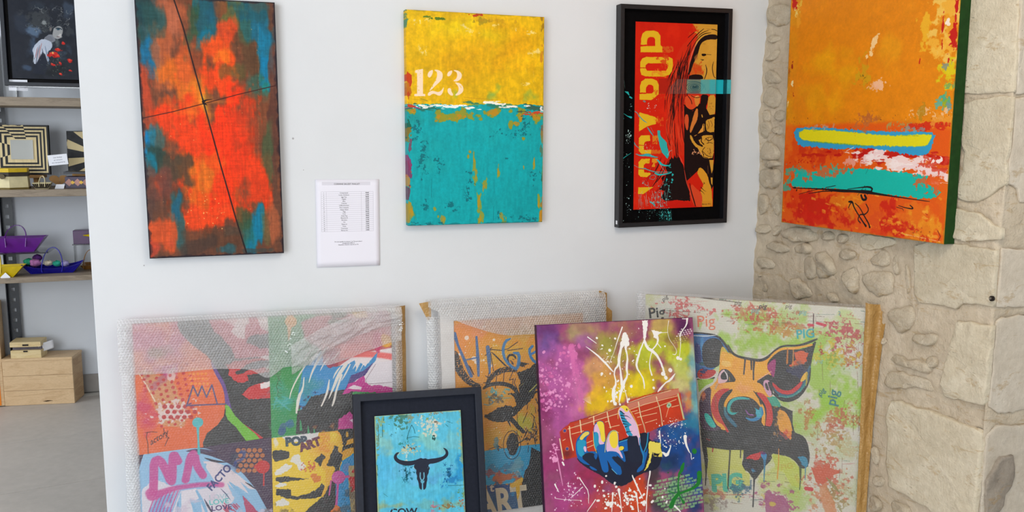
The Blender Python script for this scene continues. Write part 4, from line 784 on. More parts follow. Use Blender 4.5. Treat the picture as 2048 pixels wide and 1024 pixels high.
    for L in [[(300, 280), (302, 345)], [(405, 250), (418, 320), (432, 372)], [(648, 175), (665, 270), (690, 350), (702, 404)], [(785, 130), (815, 230), (835, 350)], [(955, 112), (975, 200), (1000, 300)], [(112, 360), (120, 440), (140, 545)], [(195, 312), (205, 405)], [(36, 458), (50, 540), (64, 620)]]: s.stroke(L, 9, W, .9, r=1.2)
    s.stroke([(655, 200), (700, 400)], 2, (120, 40, 20)); s.stroke([(795, 150), (830, 330)], 2, (120, 40, 20)); s.stroke([(955, 112), (1000, 300)], 16, (190, 200, 140), .6)
    s.dots(885, 196, 1, 1, 2, 16, 18, (160, 196, 160)); s.stroke([(885, 196), (884, 196)], 10, (60, 110, 100)); s.stroke([(884, 206), (862, 288)], 4, (240, 190, 150))
    for c in [(75, 394), (94, 534)]: s.stroke([c, (c[0]+1, c[1])], 32, (210, 130, 100), .6); s.stroke([c, (c[0]+1, c[1])], 20, (60, 70, 140))
    # sleeve shadow + hand
    k = (26, 34, 56); B = (10, 96, 172); Tq = (36, 150, 190); Y = (240, 212, 60); V = (226, 186, 216)
    s.poly([(600, 420), (735, 405), (730, 470), (820, 480), (835, 590), (800, 690), (720, 710), (640, 740), (580, 800), (500, 830), (430, 800), (360, 740), (260, 690), (190, 640), (165, 600), (300, 560), (400, 500), (560, 450)], (22, 28, 50), .97, sm=1, r=1, blur=1)
    s.poly([(735, 474), (820, 492), (824, 540), (832, 560), (832, 600), (770, 590), (755, 560), (740, 640), (712, 690), (692, 706), (730, 600), (724, 500)], (232, 214, 90), r=2); s.poly([(760, 560), (800, 575), (824, 560), (800, 590), (770, 590)], (30, 24, 30), r=2)
    # pinky
    s.poly([(162, 470), (200, 420), (240, 392), (268, 396), (272, 420), (240, 450), (246, 500), (248, 560), (300, 550), (340, 570), (300, 660), (240, 660), (180, 620), (160, 560)], B, sm=1); s.poly([(168, 480), (195, 460), (240, 470), (240, 500), (220, 540), (232, 590), (200, 600), (172, 560)], Tq, sm=1)
    s.poly([(185, 455), (225, 405), (262, 398), (268, 420), (232, 440), (210, 470)], (232, 206, 90), sm=1); s.poly([(218, 520), (240, 510), (246, 556), (230, 560)], V, sm=1); s.poly([(250, 560), (310, 570), (300, 600), (340, 640), (350, 700), (300, 680), (260, 650), (200, 600)], k, sm=1); s.poly([(262, 660), (320, 690), (330, 706), (280, 694)], B, sm=1)
    # ring
    s.poly([(296, 390), (310, 335), (345, 312), (380, 325), (386, 400), (395, 470), (388, 500), (400, 600), (418, 690), (410, 720), (370, 715), (350, 640), (330, 560), (300, 500)], B, sm=1); s.poly([(300, 420), (320, 400), (345, 420), (345, 500), (320, 520), (330, 550), (300, 520)], Tq, sm=1)
    s.poly([(300, 410), (306, 350), (330, 335), (345, 370), (350, 430), (370, 480), (388, 490), (370, 500), (338, 500), (340, 420), (320, 400)], V, sm=1); s.poly([(320, 328), (350, 316), (380, 332), (385, 400), (392, 470), (380, 486), (358, 470), (350, 400), (335, 360)], Y, sm=1)
    s.stroke([(296, 400), (300, 500), (322, 565)], 4, (236, 214, 90), sm=1)
    # middle
    s.poly([(388, 540), (395, 460), (420, 400), (460, 384), (492, 404), (496, 500), (540, 570), (552, 650), (500, 600), (470, 580), (520, 700), (515, 740), (470, 730), (430, 660), (390, 600)], B, sm=1); s.poly([(430, 590), (520, 600), (540, 700), (470, 640)], k, sm=1); s.poly([(400, 590), (430, 600), (480, 680), (515, 690), (515, 740), (465, 725), (420, 650)], B, sm=1)
    s.poly([(396, 560), (400, 470), (430, 405), (480, 395), (492, 430), (490, 520), (530, 600), (520, 612), (490, 560), (430, 550)], V, sm=1); s.poly([(418, 440), (440, 396), (478, 398), (490, 440), (486, 510), (460, 536), (430, 510)], Y, sm=1); s.stroke([(388, 560), (396, 470), (425, 405), (460, 386), (494, 410)], 4, (240, 220, 110), sm=2)
    s.poly([(492, 545), (500, 515), (530, 512), (538, 530), (520, 548)], Y, sm=1); s.poly([(496, 480), (560, 460), (566, 550), (530, 556), (540, 520), (500, 505)], B); s.stroke([(500, 482), (562, 462)], 4, (80, 190, 220)); s.stroke([(440, 690), (480, 730)], 4, (110, 196, 226))
    # index
    s.poly([(488, 250), (500, 215), (530, 195), (560, 205), (575, 240), (600, 280), (640, 350), (655, 410), (665, 480), (660, 520), (560, 440), (545, 380), (510, 310)], V, sm=1); s.poly([(505, 208), (535, 194), (565, 205), (572, 240), (550, 250), (530, 225)], Y, sm=1); s.stroke([(556, 226), (558, 232)], 9, (60, 60, 30))
    s.poly([(498, 245), (520, 235), (540, 290), (570, 330), (600, 350), (570, 360), (585, 400), (610, 435), (560, 430), (545, 370), (515, 310)], Tq, sm=1)
    for L in [[(505, 240), (540, 265), (515, 262)], [(510, 275), (560, 280), (590, 300)], [(516, 295), (560, 305)], [(524, 318), (575, 330)], [(530, 340), (570, 345)], [(545, 365), (575, 352)], [(555, 405), (600, 395)]]: s.stroke(L, 8, k, taper=1)
    s.poly([(560, 430), (610, 436), (640, 430), (650, 500), (670, 560), (690, 620), (640, 640), (580, 640), (570, 520)], k, sm=1); s.stroke([(490, 300), (488, 240), (510, 205), (540, 196), (575, 220), (640, 340), (660, 440)], 4, (236, 210, 90), sm=2)
    s.poly([(665, 430), (735, 410), (722, 500), (700, 550), (680, 500)], k); s.stroke([(722, 410), (715, 500), (690, 560)], 9, Tq, sm=1); s.poly([(650, 440), (670, 520), (690, 560), (708, 560), (716, 520), (722, 560), (700, 640), (690, 690), (650, 716), (632, 716), (640, 690), (680, 650), (686, 600), (660, 540)], B, sm=1); s.stroke([(655, 450), (665, 530), (690, 580), (680, 640)], 6, Tq, sm=1)
    s.stroke([(598, 720), (500, 830), (520, 828)], 1, k)
    # green paint
    G = (20, 122, 40)
    s.stroke([(1085, 550), (1082, 556)], 38, G, r=2); s.stroke([(1000, 640), (985, 690), (960, 740), (955, 800), (960, 880)], [6, 34, 14, 9, 24], G, sm=1, r=1.5); s.stroke([(960, 880), (1040, 855), (1100, 825), (1120, 770), (1122, 725)], [20, 16, 26, 36, 44], G, sm=1, r=1.5); s.stroke([(960, 880), (920, 930), (900, 980)], [24, 32, 36], G, r=2); s.stroke([(960, 885), (985, 930), (998, 950)], [12, 12, 24], G); s.stroke([(875, 860), (930, 880)], [5, 8], G); s.dots(980, 760, 90, 60, 26, 2, 6, (16, 90, 40))
    # white paint
    s.T(1060, 630, 5.12); Wt = (244, 240, 236)
    s.poly([(1145, 55), (1205, 55), (1200, 140), (1190, 220), (1180, 260), (1160, 240), (1158, 150)], Wt, r=3); s.stroke([(1172, 250), (1130, 360), (1095, 460), (1092, 540), (1130, 600), (1165, 660), (1172, 755)], [16, 14, 26, 20, 12, 16, 8], Wt, sm=2, r=1); s.stroke([(1172, 260), (1200, 340), (1260, 370), (1320, 440), (1360, 540), (1375, 610)], [24, 30, 30, 22, 20, 30], Wt, sm=2, r=1.5)
    s.stroke([(1250, 370), (1230, 440), (1222, 530), (1248, 615)], [12, 8, 12, 16], Wt, sm=1); s.stroke([(1250, 360), (1300, 300), (1312, 250), (1290, 190)], [12, 14, 24, 40], Wt, sm=1, r=2); s.poly([(1245, 155), (1300, 160), (1355, 180), (1310, 200), (1290, 250), (1270, 220)], Wt, r=5); s.stroke([(1355, 182), (1410, 178)], 5, Wt); s.stroke([(1310, 295), (1340, 335)], 8, Wt)
    s.poly([(960, 180), (985, 180), (1015, 250), (1015, 310), (990, 340), (960, 320), (940, 350), (920, 310), (935, 260)], Wt, r=4); s.stroke([(940, 330), (905, 430), (905, 510), (865, 560), (865, 620), (885, 690), (850, 780), (860, 925)], [30, 14, 22, 16, 12, 16, 44, 10], Wt, sm=1, r=2); s.stroke([(975, 330), (1000, 430), (990, 540), (1000, 620), (960, 700), (930, 780), (910, 900)], [24, 14, 28, 16, 34, 28, 8], Wt, sm=1, r=2)
    s.stroke([(940, 345), (915, 480), (930, 600), (940, 700), (950, 740)], [10, 14, 18, 34, 20], Wt, sm=1, r=2); s.stroke([(960, 740), (990, 830), (1000, 890)], [10, 6, 20], Wt, sm=1); s.stroke([(945, 125), (900, 250), (860, 380), (810, 500)], [14, 10, 4, 6], Wt, dry=.05); s.stroke([(590, 225), (680, 290)], [10, 6], Wt); s.stroke([(575, 325), (680, 400), (760, 480), (850, 580)], [4, 14, 22, 10], Wt, sm=1, r=1)
    s.stroke([(1610, 35), (1605, 100), (1560, 160), (1535, 200), (1545, 300), (1530, 430)], [24, 16, 8, 18, 6, 6], Wt, sm=1); s.stroke([(1560, 38), (1610, 40)], 8, Wt); s.stroke([(1420, 60), (1405, 160), (1425, 250), (1480, 320), (1505, 370), (1490, 410), (1460, 400)], [8, 4, 5, 4, 6, 8, 4], Wt, sm=2)
    for x, y, r_ in [(1513, 440, 18), (1540, 450, 14), (870, 240, 10), (735, 600, 12), (1435, 565, 20), (1390, 640, 18), (1360, 600, 20), (1265, 745, 12), (1035, 730, 14), (740, 310, 8), (815, 360, 14), (683, 235, 10), (1260, 665, 10), (1380, 320, 8)]: s.stroke([(x, y), (x+4, y+2)], r_*2, Wt, r=1)
    s.stroke([(1485, 600), (1440, 665), (1380, 700), (1340, 750), (1310, 785)], [6, 26, 10, 24, 8], Wt, sm=1, r=1.5); s.stroke([(1510, 500), (1505, 530)], 14, Wt, taper=2)
    for j in range(7):
        for i in range(6):
            x = 1455+i*26+j*16; y = 290-i*6-j*24
            if 1450 < x < 1650 and 140 < y < 290: s.stroke([(x, y), (x+6, y-1)], 13, [(190, 180, 90), (240, 236, 230)][j > 2], .75)
    s.dots(900, 800, 130, 150, 60, 2, 12, Wt); s.dots(1000, 450, 300, 300, 60, 1.5, 8, Wt, .9); s.dots(800, 480, 120, 200, 30, 1.5, 8, Wt, .9)
    s.dots(420, 380, 60, 90, 40, 3, 26, (214, 110, 170), .9); s.dots(250, 750, 220, 300, 230, 1.5, 14, (232, 150, 200), .8); s.dots(180, 700, 160, 300, 60, 2, 18, (206, 96, 160), .8); s.stroke([(430, 320), (425, 420), (440, 600)], [60, 50, 20], (214, 110, 170), .8, r=6, dry=.2); s.stroke([(460, 480), (500, 700), (540, 960)], [30, 70, 30], (210, 106, 166), .7, dry=.3)
    for i in range(8): s.stroke([(540+i*10, 860-i*4), (600+i*4, 900+i*2)], 3, (240, 214, 180), .8)
    s.T(1110, 760, 3.88)
    for L, w in [([(738, 712), (722, 800), (712, 900), (706, 1024)], [14, 8, 10, 6]), ([(600, 740), (620, 790), (680, 920)], [8, 14, 5]), ([(495, 850), (510, 940), (518, 1024)], [22, 6, 8]), ([(630, 880), (640, 950), (650, 1030)], [18, 8, 10]), ([(450, 880), (440, 1024)], [14, 5]), ([(315, 930), (250, 1020)], [8, 4]), ([(190, 760), (220, 800), (262, 870), (262, 960)], [10, 6, 6, 3]), ([(810, 400), (820, 490)], [14, 5]), ([(830, 560), (870, 590), (890, 540), (900, 505)], [5, 28, 10, 6]), ([(1010, 440), (1015, 500), (1045, 565)], [30, 18, 6]), ([(1055, 570), (1060, 615)], 6), ([(0, 810), (30, 870)], [12, 4]), ([(0, 920), (200, 935)], 3), ([(930, 980), (975, 1024)], [16, 8]), ([(150, 890), (215, 830)], [4, 6]), ([(60, 640), (70, 660)], 12)]: s.stroke(L, w, Wt, sm=1, r=1)
    s.dots(550, 900, 300, 110, 150, 1.2, 9, Wt); s.dots(900, 450, 160, 130, 90, 1.2, 5, Wt); s.dots(940, 330, 60, 30, 50, 1, 4, Wt); s.dots(100, 880, 130, 140, 90, 1.2, 7, (232, 190, 214)); s.dots(440, 960, 8, 10, 5, 8, 20, Wt); s.dots(690, 960, 10, 20, 6, 6, 14, Wt); s.stroke([(410, 960), (412, 962)], 34, Wt)
    s.stroke([(-20, 500), (10, 560), (30, 660), (60, 820)], [10, 5, 12, 4], (232, 150, 196), .8, sm=1); s.dots(0, 560, 40, 120, 40, 2, 12, (232, 150, 196))
    s.edge((70, 24, 60), 1.4, .8, 'lt', n=.3); s.edge((60, 40, 70), 1, .5, 'r', n=.3); s.grain(.03)
    return s
HAZE = .16
def unhaze(s, f=HAZE, haze=(222, 222, 226)):
    """colours were read through the plastic wrap; take its veil off again to get the paint's own colour"""
    def tl(x): return np.where(x <= .04045, x/12.92, ((np.maximum(x, 0)+.055)/1.055)**2.4)
    a = tl(np.clip(s.a/255, 0, 1)); h = tl(np.array(haze, np.float32)/255)
    a = np.clip((a-f*h)/(1-f), 0.004, 1)
    s.a = (np.where(a <= .0031308, a*12.92, 1.055*a**(1/2.4)-.055)*255).astype(np.float32)

def art_quad():
    s = art('pop_quad', PO['quad'], base=(226, 128, 100), seed=41); k = (78, 78, 88); R = (206, 88, 98); O = (232, 130, 96); Wh = (234, 222, 220)
    q1 = lambda: s.T(240, 600, 4.653); q2 = lambda: s.T(240, 800, 4.572); q3 = lambda: s.T(520, 600, 4.655); q4 = lambda: s.T(520, 800, 4.573)
    q1(); s.dab(300, 350, 260, 200, (206, 104, 146), .85, soft=.7, n=.8, cell=.05); s.dab(300, 280, 200, 60, (222, 120, 100), .5, soft=.8); s.dab(330, 490, 120, 70, (150, 130, 96), .7, soft=.8); s.dab(750, 700, 180, 240, (240, 134, 78), .8, soft=.8); s.dab(220, 1050, 130, 200, (204, 96, 126), .8, soft=.8)
    s.dab(470, 640, 90, 60, (196, 90, 150), .8, soft=.5, n=1); s.poly([(180, 670), (240, 650), (500, 760), (560, 900), (640, 1060), (600, 1180), (400, 1180), (330, 1000), (240, 800)], (206, 166, 130), .75, r=5, blur=5); s.dab(350, 740, 100, 70, (176, 110, 140), .6, soft=.7, n=1); s.dab(500, 1060, 120, 60, (220, 206, 200), .9, soft=.3, n=1); s.stroke([(175, 680), (250, 800), (330, 950)], 10, (232, 214, 190), .9, dry=.2); s.dab(480, 690, 30, 50, (226, 206, 196), .8, n=1)
    for j in range(11):
        for i in range(9):
            x = 190+i*62+j*14; y = 640+j*52-i*10+(i % 2)*26
            if (j < 5 or x > 330) and x < 690-(j > 6)*60: s.dots(x, y, 3, 3, 1, 11, 13, (196, 84, 84), .8, stretch=.4)
    for j in range(6):
        for i in range(5): s.stroke([(640+i*38+j*8, 640+j*46), (641+i*38+j*8, 642+j*46)], 24, (246, 180, 90), .55, dry=.3)
    q2(); s.dab(480, 110, 130, 70, (222, 204, 200), .9, soft=.25, n=1.2, cell=.012)
    for j in range(3):
        for i in range(5): s.stroke([(410+i*62-j*4+(j % 2)*30, 60+j*48), (411+i*62-j*4+(j % 2)*30, 61+j*48)], 34, (186, 70, 80), .85)
    # dark face, upper left panel
    q1(); s.poly([(530, 180), (850, 170), (1450, 140), (1450, 1250), (1380, 2000), (800, 1500), (760, 1280), (960, 1120), (985, 960), (960, 800), (880, 640), (840, 540), (700, 440), (600, 350), (540, 270)], k, sm=1, r=1)
    s.poly([(820, 180), (1450, 140), (1450, 520), (1080, 545), (1040, 460), (960, 360), (880, 300)], (208, 120, 132), sm=0, r=3)
    s.poly([(940, 190), (1190, 165), (1210, 210), (1165, 240), (1160, 300), (1165, 370), (1100, 350), (1050, 320), (1030, 290), (1070, 250), (1020, 220), (1000, 210)], (234, 214, 210), r=3); s.poly([(1280, 165), (1400, 160), (1400, 290), (1330, 280), (1300, 230)], (234, 214, 210), r=3)
    s.poly([(1190, 350), (1230, 330), (1420, 310), (1420, 450), (1300, 450), (1240, 420), (1180, 400)], k, r=3); s.poly([(960, 200), (1060, 170), (1100, 180), (1050, 240), (1010, 260), (960, 240)], (210, 120, 130), .3)
    s.poly([(975, 590), (1020, 600), (1060, 570), (1440, 520), (1440, 560), (1300, 560), (1180, 600), (1130, 640), (1070, 670), (1080, 700), (1150, 680), (1200, 650), (1440, 610), (1440, 660), (1240, 690), (1185, 700), (1200, 750), (1130, 770), (1080, 760), (1010, 700), (1020, 660)], R, r=3)
    s.poly([(1130, 880), (1200, 810), (1320, 770), (1450, 760), (1450, 910), (1200, 925)], R, r=3); s.poly([(1300, 530), (1350, 515), (1410, 520), (1410, 565), (1340, 550)], Wh, r=2); s.poly([(1340, 625), (1410, 610), (1410, 645), (1370, 640)], Wh, r=2); s.poly([(1300, 780), (1400, 755), (1410, 800), (1360, 825), (1310, 820)], Wh, r=3)
    s.stroke([(850, 575), (900, 680), (960, 780), (985, 860), (1000, 960), (1040, 1060)], [10, 30, 30, 26, 40, 8], (126, 104, 156), sm=1)
    s.poly([(975, 990), (988, 965), (1020, 1030), (1040, 1090), (1000, 1090)], (126, 180, 86)); q2()
    s.poly([(975, 45), (1000, 60), (1050, 140), (1120, 210), (1240, 310), (1285, 360), (1160, 382), (1060, 250), (985, 180), (965, 130)], (134, 190, 88), sm=0, r=1); s.poly([(1120, 210), (1200, 265), (1310, 345), (1285, 365), (1240, 310)], (204, 92, 84))
    s.stroke([(650, 30), (610, 48)], 9, (112, 100, 136)); q1(); s.stroke([(620, 985), (680, 800), (725, 895), (762, 800), (805, 905), (855, 790), (905, 965)], 12, (120, 110, 140)); s.stroke([(620, 982), (980, 968)], 12, (120, 110, 140)); q2()
    # lower left panel
    s.poly([(130, 510), (460, 465), (700, 440), (1380, 340), (1480, 2400), (200, 2400)], (108, 98, 112), r=0)
    s.poly([(120, 512), (500, 458), (740, 432), (880, 468), (700, 470), (620, 468), (800, 500), (960, 560), (1100, 640), (1240, 810), (1290, 900), (1400, 1100), (1500, 1500), (160, 1500)], (160, 196, 224), sm=1)
    s.poly([(760, 560), (860, 560), (980, 610), (1100, 700), (1240, 820), (1180, 810), (1100, 750), (1180, 860), (1060, 780), (1110, 880), (980, 760), (1040, 900), (900, 800), (800, 640)], (226, 214, 218), sm=0, r=1); s.poly([(200, 820), (320, 720), (560, 830), (500, 1024), (480, 1300), (200, 1300)], (226, 218, 224), .9, r=2); s.poly([(560, 830), (700, 810), (720, 900), (690, 920), (640, 900), (670, 1024), (700, 1300), (560, 1300)], (226, 220, 226), r=1); s.poly([(700, 820), (800, 800), (980, 800), (1050, 900), (980, 1000), (1000, 1300), (780, 1300), (740, 950)], (222, 216, 224), r=2)
    for L, w in [([(1000, 750), (1100, 850), (1240, 1024), (1330, 1200)], [6, 40, 30, 20]), ([(780, 590), (760, 650), (800, 660)], [20, 10, 4]), ([(680, 680), (700, 760), (760, 800)], [10, 20, 6]), ([(700, 830), (760, 940), (790, 1024)], [16, 26, 20]), ([(640, 920), (690, 1000), (720, 1100)], [6, 18, 24])]: s.stroke(L, w, (150, 190, 220), sm=1)
    s.poly([(360, 880), (480, 860), (470, 1024), (330, 1300), (240, 1300), (260, 1024)], (140, 170, 214), .8, r=4)
    for i in range(14): x = 280+i*16; s.stroke([(x+60, 830), (x+10, 950), (x-40, 1100)], 11, [(192, 110, 160), (150, 178, 216)][i % 2], .8, sm=1)
    s.stroke([(530, 935), (528, 1024)], 9, (50, 76, 110), taper=2); s.stroke([(770, 905), (800, 960), (840, 1024)], [3, 16, 12], (80, 76, 110)); s.stroke([(920, 810), (970, 860), (1010, 915)], 9, (80, 80, 120), taper=2); s.stroke([(1145, 752), (1190, 778), (1236, 812)], [3, 14, 4], (90, 80, 100)); s.stroke([(775, 530), (860, 560), (970, 570)], [4, 22, 4], (100, 90, 104), sm=1); s.stroke([(610, 468), (700, 458), (880, 468)], [6, 30, 6], (110, 104, 124), sm=1)
    for i in range(30): x = s.rs.uniform(930, 1080); y = s.rs.uniform(940, 1080); s.stroke([(x, y), (x+30, y+30)], 9, (196, 100, 120), .8)
    s.poly([(1120, 870), (1180, 930), (1260, 1024), (1300, 1150), (1180, 1150), (1140, 960)], (190, 106, 130), r=2)
    P = (204, 108, 160)
    s.stroke([(305, 840), (310, 700), (310, 560), (360, 540), (420, 640), (470, 760), (480, 700), (480, 560), (490, 490), (530, 560)], 66, P, .93, sm=1, blur=4); s.stroke([(280, 850), (300, 880), (380, 850), (480, 810), (600, 790), (760, 770), (930, 775)], [80, 90, 60, 44, 40, 40, 44], P, .9, sm=1, blur=5); s.stroke([(600, 730), (620, 640), (640, 520), (680, 480), (700, 600), (760, 690)], 62, P, .93, sm=1, blur=4)
    s.text('FACTO', 835, 835, 66, (74, 100, 140), ang=-.84, w=.03, sx=.92)
    s.text('LOVE', 815, 915, 44, (160, 196, 204), ang=-.1, sx=1.2, a=.9); s.text('LOVE', 815, 960, 44, (120, 196, 196), ang=-.1, sx=1.2, w=.02); s.text('LOVE', 835, 1015, 46, (106, 84, 130), ang=-.1, sx=1.2, w=.02)
    s.stroke([(710, 205), (712, 206)], 84, (112, 190, 196)); s.stroke([(710, 210), (716, 350), (722, 490)], [26, 14, 22], (112, 190, 196))
    s.dab(1120, 560, 150, 110, (90, 84, 110), .6, soft=.8)
    for j in range(5):
        for i in range(5): s.stroke([(1080+i*50+(j % 2)*22, 460+j*46), (1081+i*50+(j % 2)*22, 461+j*46)], 38, (206, 140, 106), .85, dry=.1)
    s.stroke([(1100, 480), (1140, 460), (1130, 540), (1060, 560), (1050, 600)], 26, (86, 110, 160), .7, sm=1, blur=3, dry=.2); s.stroke([(1305, 612), (1308, 614)], 112, (204, 84, 92), r=1); s.stroke([(1240, 610), (1300, 610)], 30, (204, 84, 92)); s.stroke([(1316, 640), (1314, 780)], 13, (200, 96, 100))
    s.stroke([(250, 300), (240, 340), (255, 400), (258, 495)], 4, (70, 50, 70)); s.stroke([(235, 300), (290, 290), (340, 295)], 4, (70, 50, 70)); s.text('actory', 280, 415, 52, (70, 50, 70), ang=-.55, shear=.5); s.stroke([(400, 260), (405, 310), (450, 350)], 4, (70, 50, 70)); s.stroke([(440, 345), (410, 420)], 4, (70, 50, 70), r=1)
    # upper right panel: green, hair
    q3(); s.poly([(72, 110), (1260, 30), (1260, 1110), (700, 1290), (110, 1345), (100, 1024)], (90, 160, 112)); s.dab(220, 900, 140, 180, (92, 170, 150), .8, soft=.7); s.dab(250, 640, 160, 160, (88, 160, 108), .7, soft=.7)
    s.dab(1000, 300, 260, 220, (226, 120, 130), .9, soft=.6); s.poly([(380, 200), (640, 110), (1260, 60), (1260, 560), (700, 620), (560, 460), (420, 370)], (214, 120, 130), .9, blur=8, r=3); s.dab(720, 200, 120, 30, (96, 150, 110), .6); s.dab(700, 140, 80, 40, (80, 110, 90), .7)
    s.poly([(840, 110), (990, 100), (1000, 160), (900, 170)], (250, 190, 90), blur=3); s.dab(1180, 380, 60, 60, (246, 190, 80), .95, soft=.3); s.dab(1020, 180, 100, 24, (240, 216, 214), .9, ang=-.5); s.dab(1150, 120, 60, 70, (206, 120, 150), .8); s.stroke([(285, 200), (288, 202)], 96, (238, 176, 100), r=1); s.stroke([(275, 240), (268, 370)], [40, 10], (230, 170, 110))
    s.poly([(730, 620), (900, 500), (1260, 440), (1260, 820), (1000, 800), (960, 740), (860, 800), (780, 860)], (236, 226, 226)); s.stroke([(700, 510), (900, 500), (1100, 510), (1240, 530)], [70, 60, 50, 60], (236, 120, 118), .9, sm=1, blur=5); s.stroke([(600, 440), (760, 440), (1000, 430)], 60, (236, 130, 130), .8, blur=8); s.stroke([(1090, 330), (1090, 420), (1100, 480)], [70, 80, 30], (214, 96, 130), .95, blur=2)
    B = (84, 156, 204)
    s.poly([(500, 560), (560, 480), (620, 560), (700, 440), (700, 620), (820, 600), (880, 560), (900, 640), (930, 580), (980, 620), (1100, 480), (1080, 560), (980, 660), (860, 700), (800, 860), (700, 980), (600, 1040), (380, 1040), (350, 900), (400, 640)], B, r=2); s.poly([(850, 700), (960, 660), (1060, 580), (980, 700), (900, 740), (860, 790), (780, 860)], (110, 100, 146), r=1)
    s.dab(460, 820, 120, 140, (76, 160, 150), .6, soft=.8); s.poly([(570, 460), (760, 440), (720, 620), (640, 632), (590, 580)], (180, 90, 106), .9, r=3)
    s.poly([(390, 1024), (480, 900), (640, 860), (760, 840), (870, 840), (860, 880), (1250, 860), (1250, 1150), (760, 1280), (500, 1310), (380, 1250), (350, 1150)], k, r=4); s.dab(560, 960, 140, 80, (84, 84, 100), .8, n=1.2, cell=.012)
    Wg = (232, 226, 216)
    for L, w in [([(540, 430), (450, 490), (410, 560)], [4, 20, 6]), ([(480, 530), (400, 640), (330, 760), (290, 850), (275, 920)], [4, 14, 12, 10, 5]), ([(555, 460), (500, 530), (460, 610)], [10, 26, 5]), ([(620, 440), (540, 560), (480, 680), (455, 770)], [16, 24, 14, 5]), ([(410, 720), (400, 830), (360, 900), (340, 1050)], [8, 14, 30, 16]), ([(640, 540), (590, 600), (560, 660)], [12, 12, 3]), ([(750, 620), (710, 670), (680, 730)], [5, 18, 4]), ([(800, 600), (730, 700), (690, 800), (640, 920)], [30, 34, 22, 5]), ([(840, 600), (800, 680), (760, 750)], [10, 16, 4]), ([(645, 740), (630, 850), (590, 950), (550, 1030)], [6, 22, 14, 8]), ([(760, 700), (710, 840), (690, 940), (665, 1005)], [20, 18, 20, 6]), ([(920, 540), (890, 600), (865, 640)], [4, 14, 3]), ([(940, 570), (900, 640), (890, 665)], [4, 12, 3]), ([(960, 600), (930, 655)], [10, 3]), ([(740, 480), (690, 540), (660, 560)], [6, 14, 4])]: s.stroke(L, w, Wg, sm=1)
    s.poly([(1060, 590), (1230, 560), (1235, 800), (1080, 800), (1040, 780), (1000, 790), (975, 740)], (232, 224, 228)); s.stroke([(1070, 600), (980, 745), (1000, 785), (1060, 775), (1225, 770)], 3, (90, 60, 70), .7, r=3)
    s.poly([(765, 885), (820, 780), (900, 750), (970, 700), (985, 770), (1040, 800), (1100, 790), (1235, 820), (1240, 890), (1030, 860), (860, 850)], (206, 96, 160), r=3); s.poly([(815, 820), (870, 790), (950, 810), (945, 835), (880, 830)], (236, 220, 226), r=2)
    for i in range(7): s.stroke([(140+s.rs.uniform(-20, 60), 600+i*40), (140+s.rs.uniform(0, 60), 660+i*40), (160+s.rs.uniform(0, 50), 720+i*30)], 4, (60, 104, 84), .6, sm=1)
    for i in range(9): s.stroke([(90+s.rs.uniform(20, 220), 880+s.rs.uniform(0, 130)), (0+s.rs.uniform(150, 300), 900+s.rs.uniform(0, 130))], 14, (110, 184, 190), .5, blur=2)
    q4(); s.dab(200, 200, 120, 120, (84, 160, 120), .7, soft=.8); s.dots(200, 280, 10, 10, 3, 26, 34, (72, 120, 150), .8); s.dots(270, 215, 20, 20, 5, 14, 30, (72, 130, 160), .7); s.poly([(340, 100), (520, 60), (860, 60), (860, 262), (600, 290), (330, 315)], k, r=2)
    for x, y in [(370, 190), (440, 240), (495, 260)]: s.stroke([(x, y), (x+5, y+80)], [10, 24], (90, 160, 120))
    s.poly([(712, 270), (720, 180), (760, 150), (820, 105), (858, 140), (860, 262)], (206, 104, 160), r=3); s.poly([(820, 180), (860, 170), (860, 220)], (232, 200, 216), r=2); s.dab(600, 230, 140, 40, (100, 84, 100), .6)
    # lower right panel: yellow face
    Yl = (238, 206, 66)
    s.poly([(105, 350), (860, 262), (1340, 240), (1400, 2400), (150, 2400)], Yl); s.dab(650, 500, 220, 240, (234, 180, 70), .8, soft=.6); s.poly([(110, 348), (540, 295), (530, 350), (430, 390), (240, 380), (200, 340)], (226, 222, 220), r=2); s.dab(140, 390, 26, 50, (232, 222, 210), .9)
    s.poly([(640, 290), (870, 262), (870, 470), (760, 540), (720, 500), (760, 420), (740, 340), (700, 300)], (236, 180, 70)); s.poly([(710, 275), (862, 258), (870, 350), (800, 360), (780, 420), (870, 390), (860, 430), (780, 450), (750, 480), (760, 400), (740, 320)], k, r=3); s.dab(796, 312, 14, 30, (230, 180, 60), .95, soft=.2)
    for P_ in [[(110, 470), (200, 455), (270, 480), (265, 530), (200, 545), (150, 570), (120, 540)], [(150, 705), (260, 700), (440, 722), (300, 740), (190, 755), (150, 740)], [(140, 810), (280, 820), (290, 870), (340, 880), (440, 860), (520, 820), (570, 760), (590, 800), (560, 880), (480, 900), (300, 910), (150, 870)], [(500, 550), (560, 490), (600, 520), (570, 560), (550, 610)], [(690, 410), (710, 430), (715, 460), (750, 500), (750, 560), (720, 640), (660, 680), (690, 620), (610, 600), (640, 530), (660, 480)], [(560, 880), (680, 720), (720, 760), (720, 1024), (700, 1500), (400, 1500), (420, 1010), (520, 930)]]: s.poly(P_, k, r=4)
    for P_ in [[(275, 560), (310, 500), (360, 500), (375, 560), (430, 600), (380, 650), (350, 630), (330, 580)], [(130, 660), (180, 620), (230, 580), (300, 600), (250, 650), (190, 680), (140, 690)], [(140, 780), (180, 760), (255, 760), (220, 790), (150, 805)], [(145, 930), (200, 900), (270, 930), (260, 965), (150, 975)]]: s.poly(P_, (232, 228, 220), r=4)
    s.poly([(600, 620), (660, 640), (640, 760), (580, 890), (560, 870), (600, 780)], (234, 186, 70), r=2); s.dots(460, 610, 60, 50, 40, 4, 9, (214, 120, 110), .8); s.poly([(470, 680), (510, 670), (560, 700), (545, 745), (490, 760), (475, 720)], (226, 150, 90), r=6)
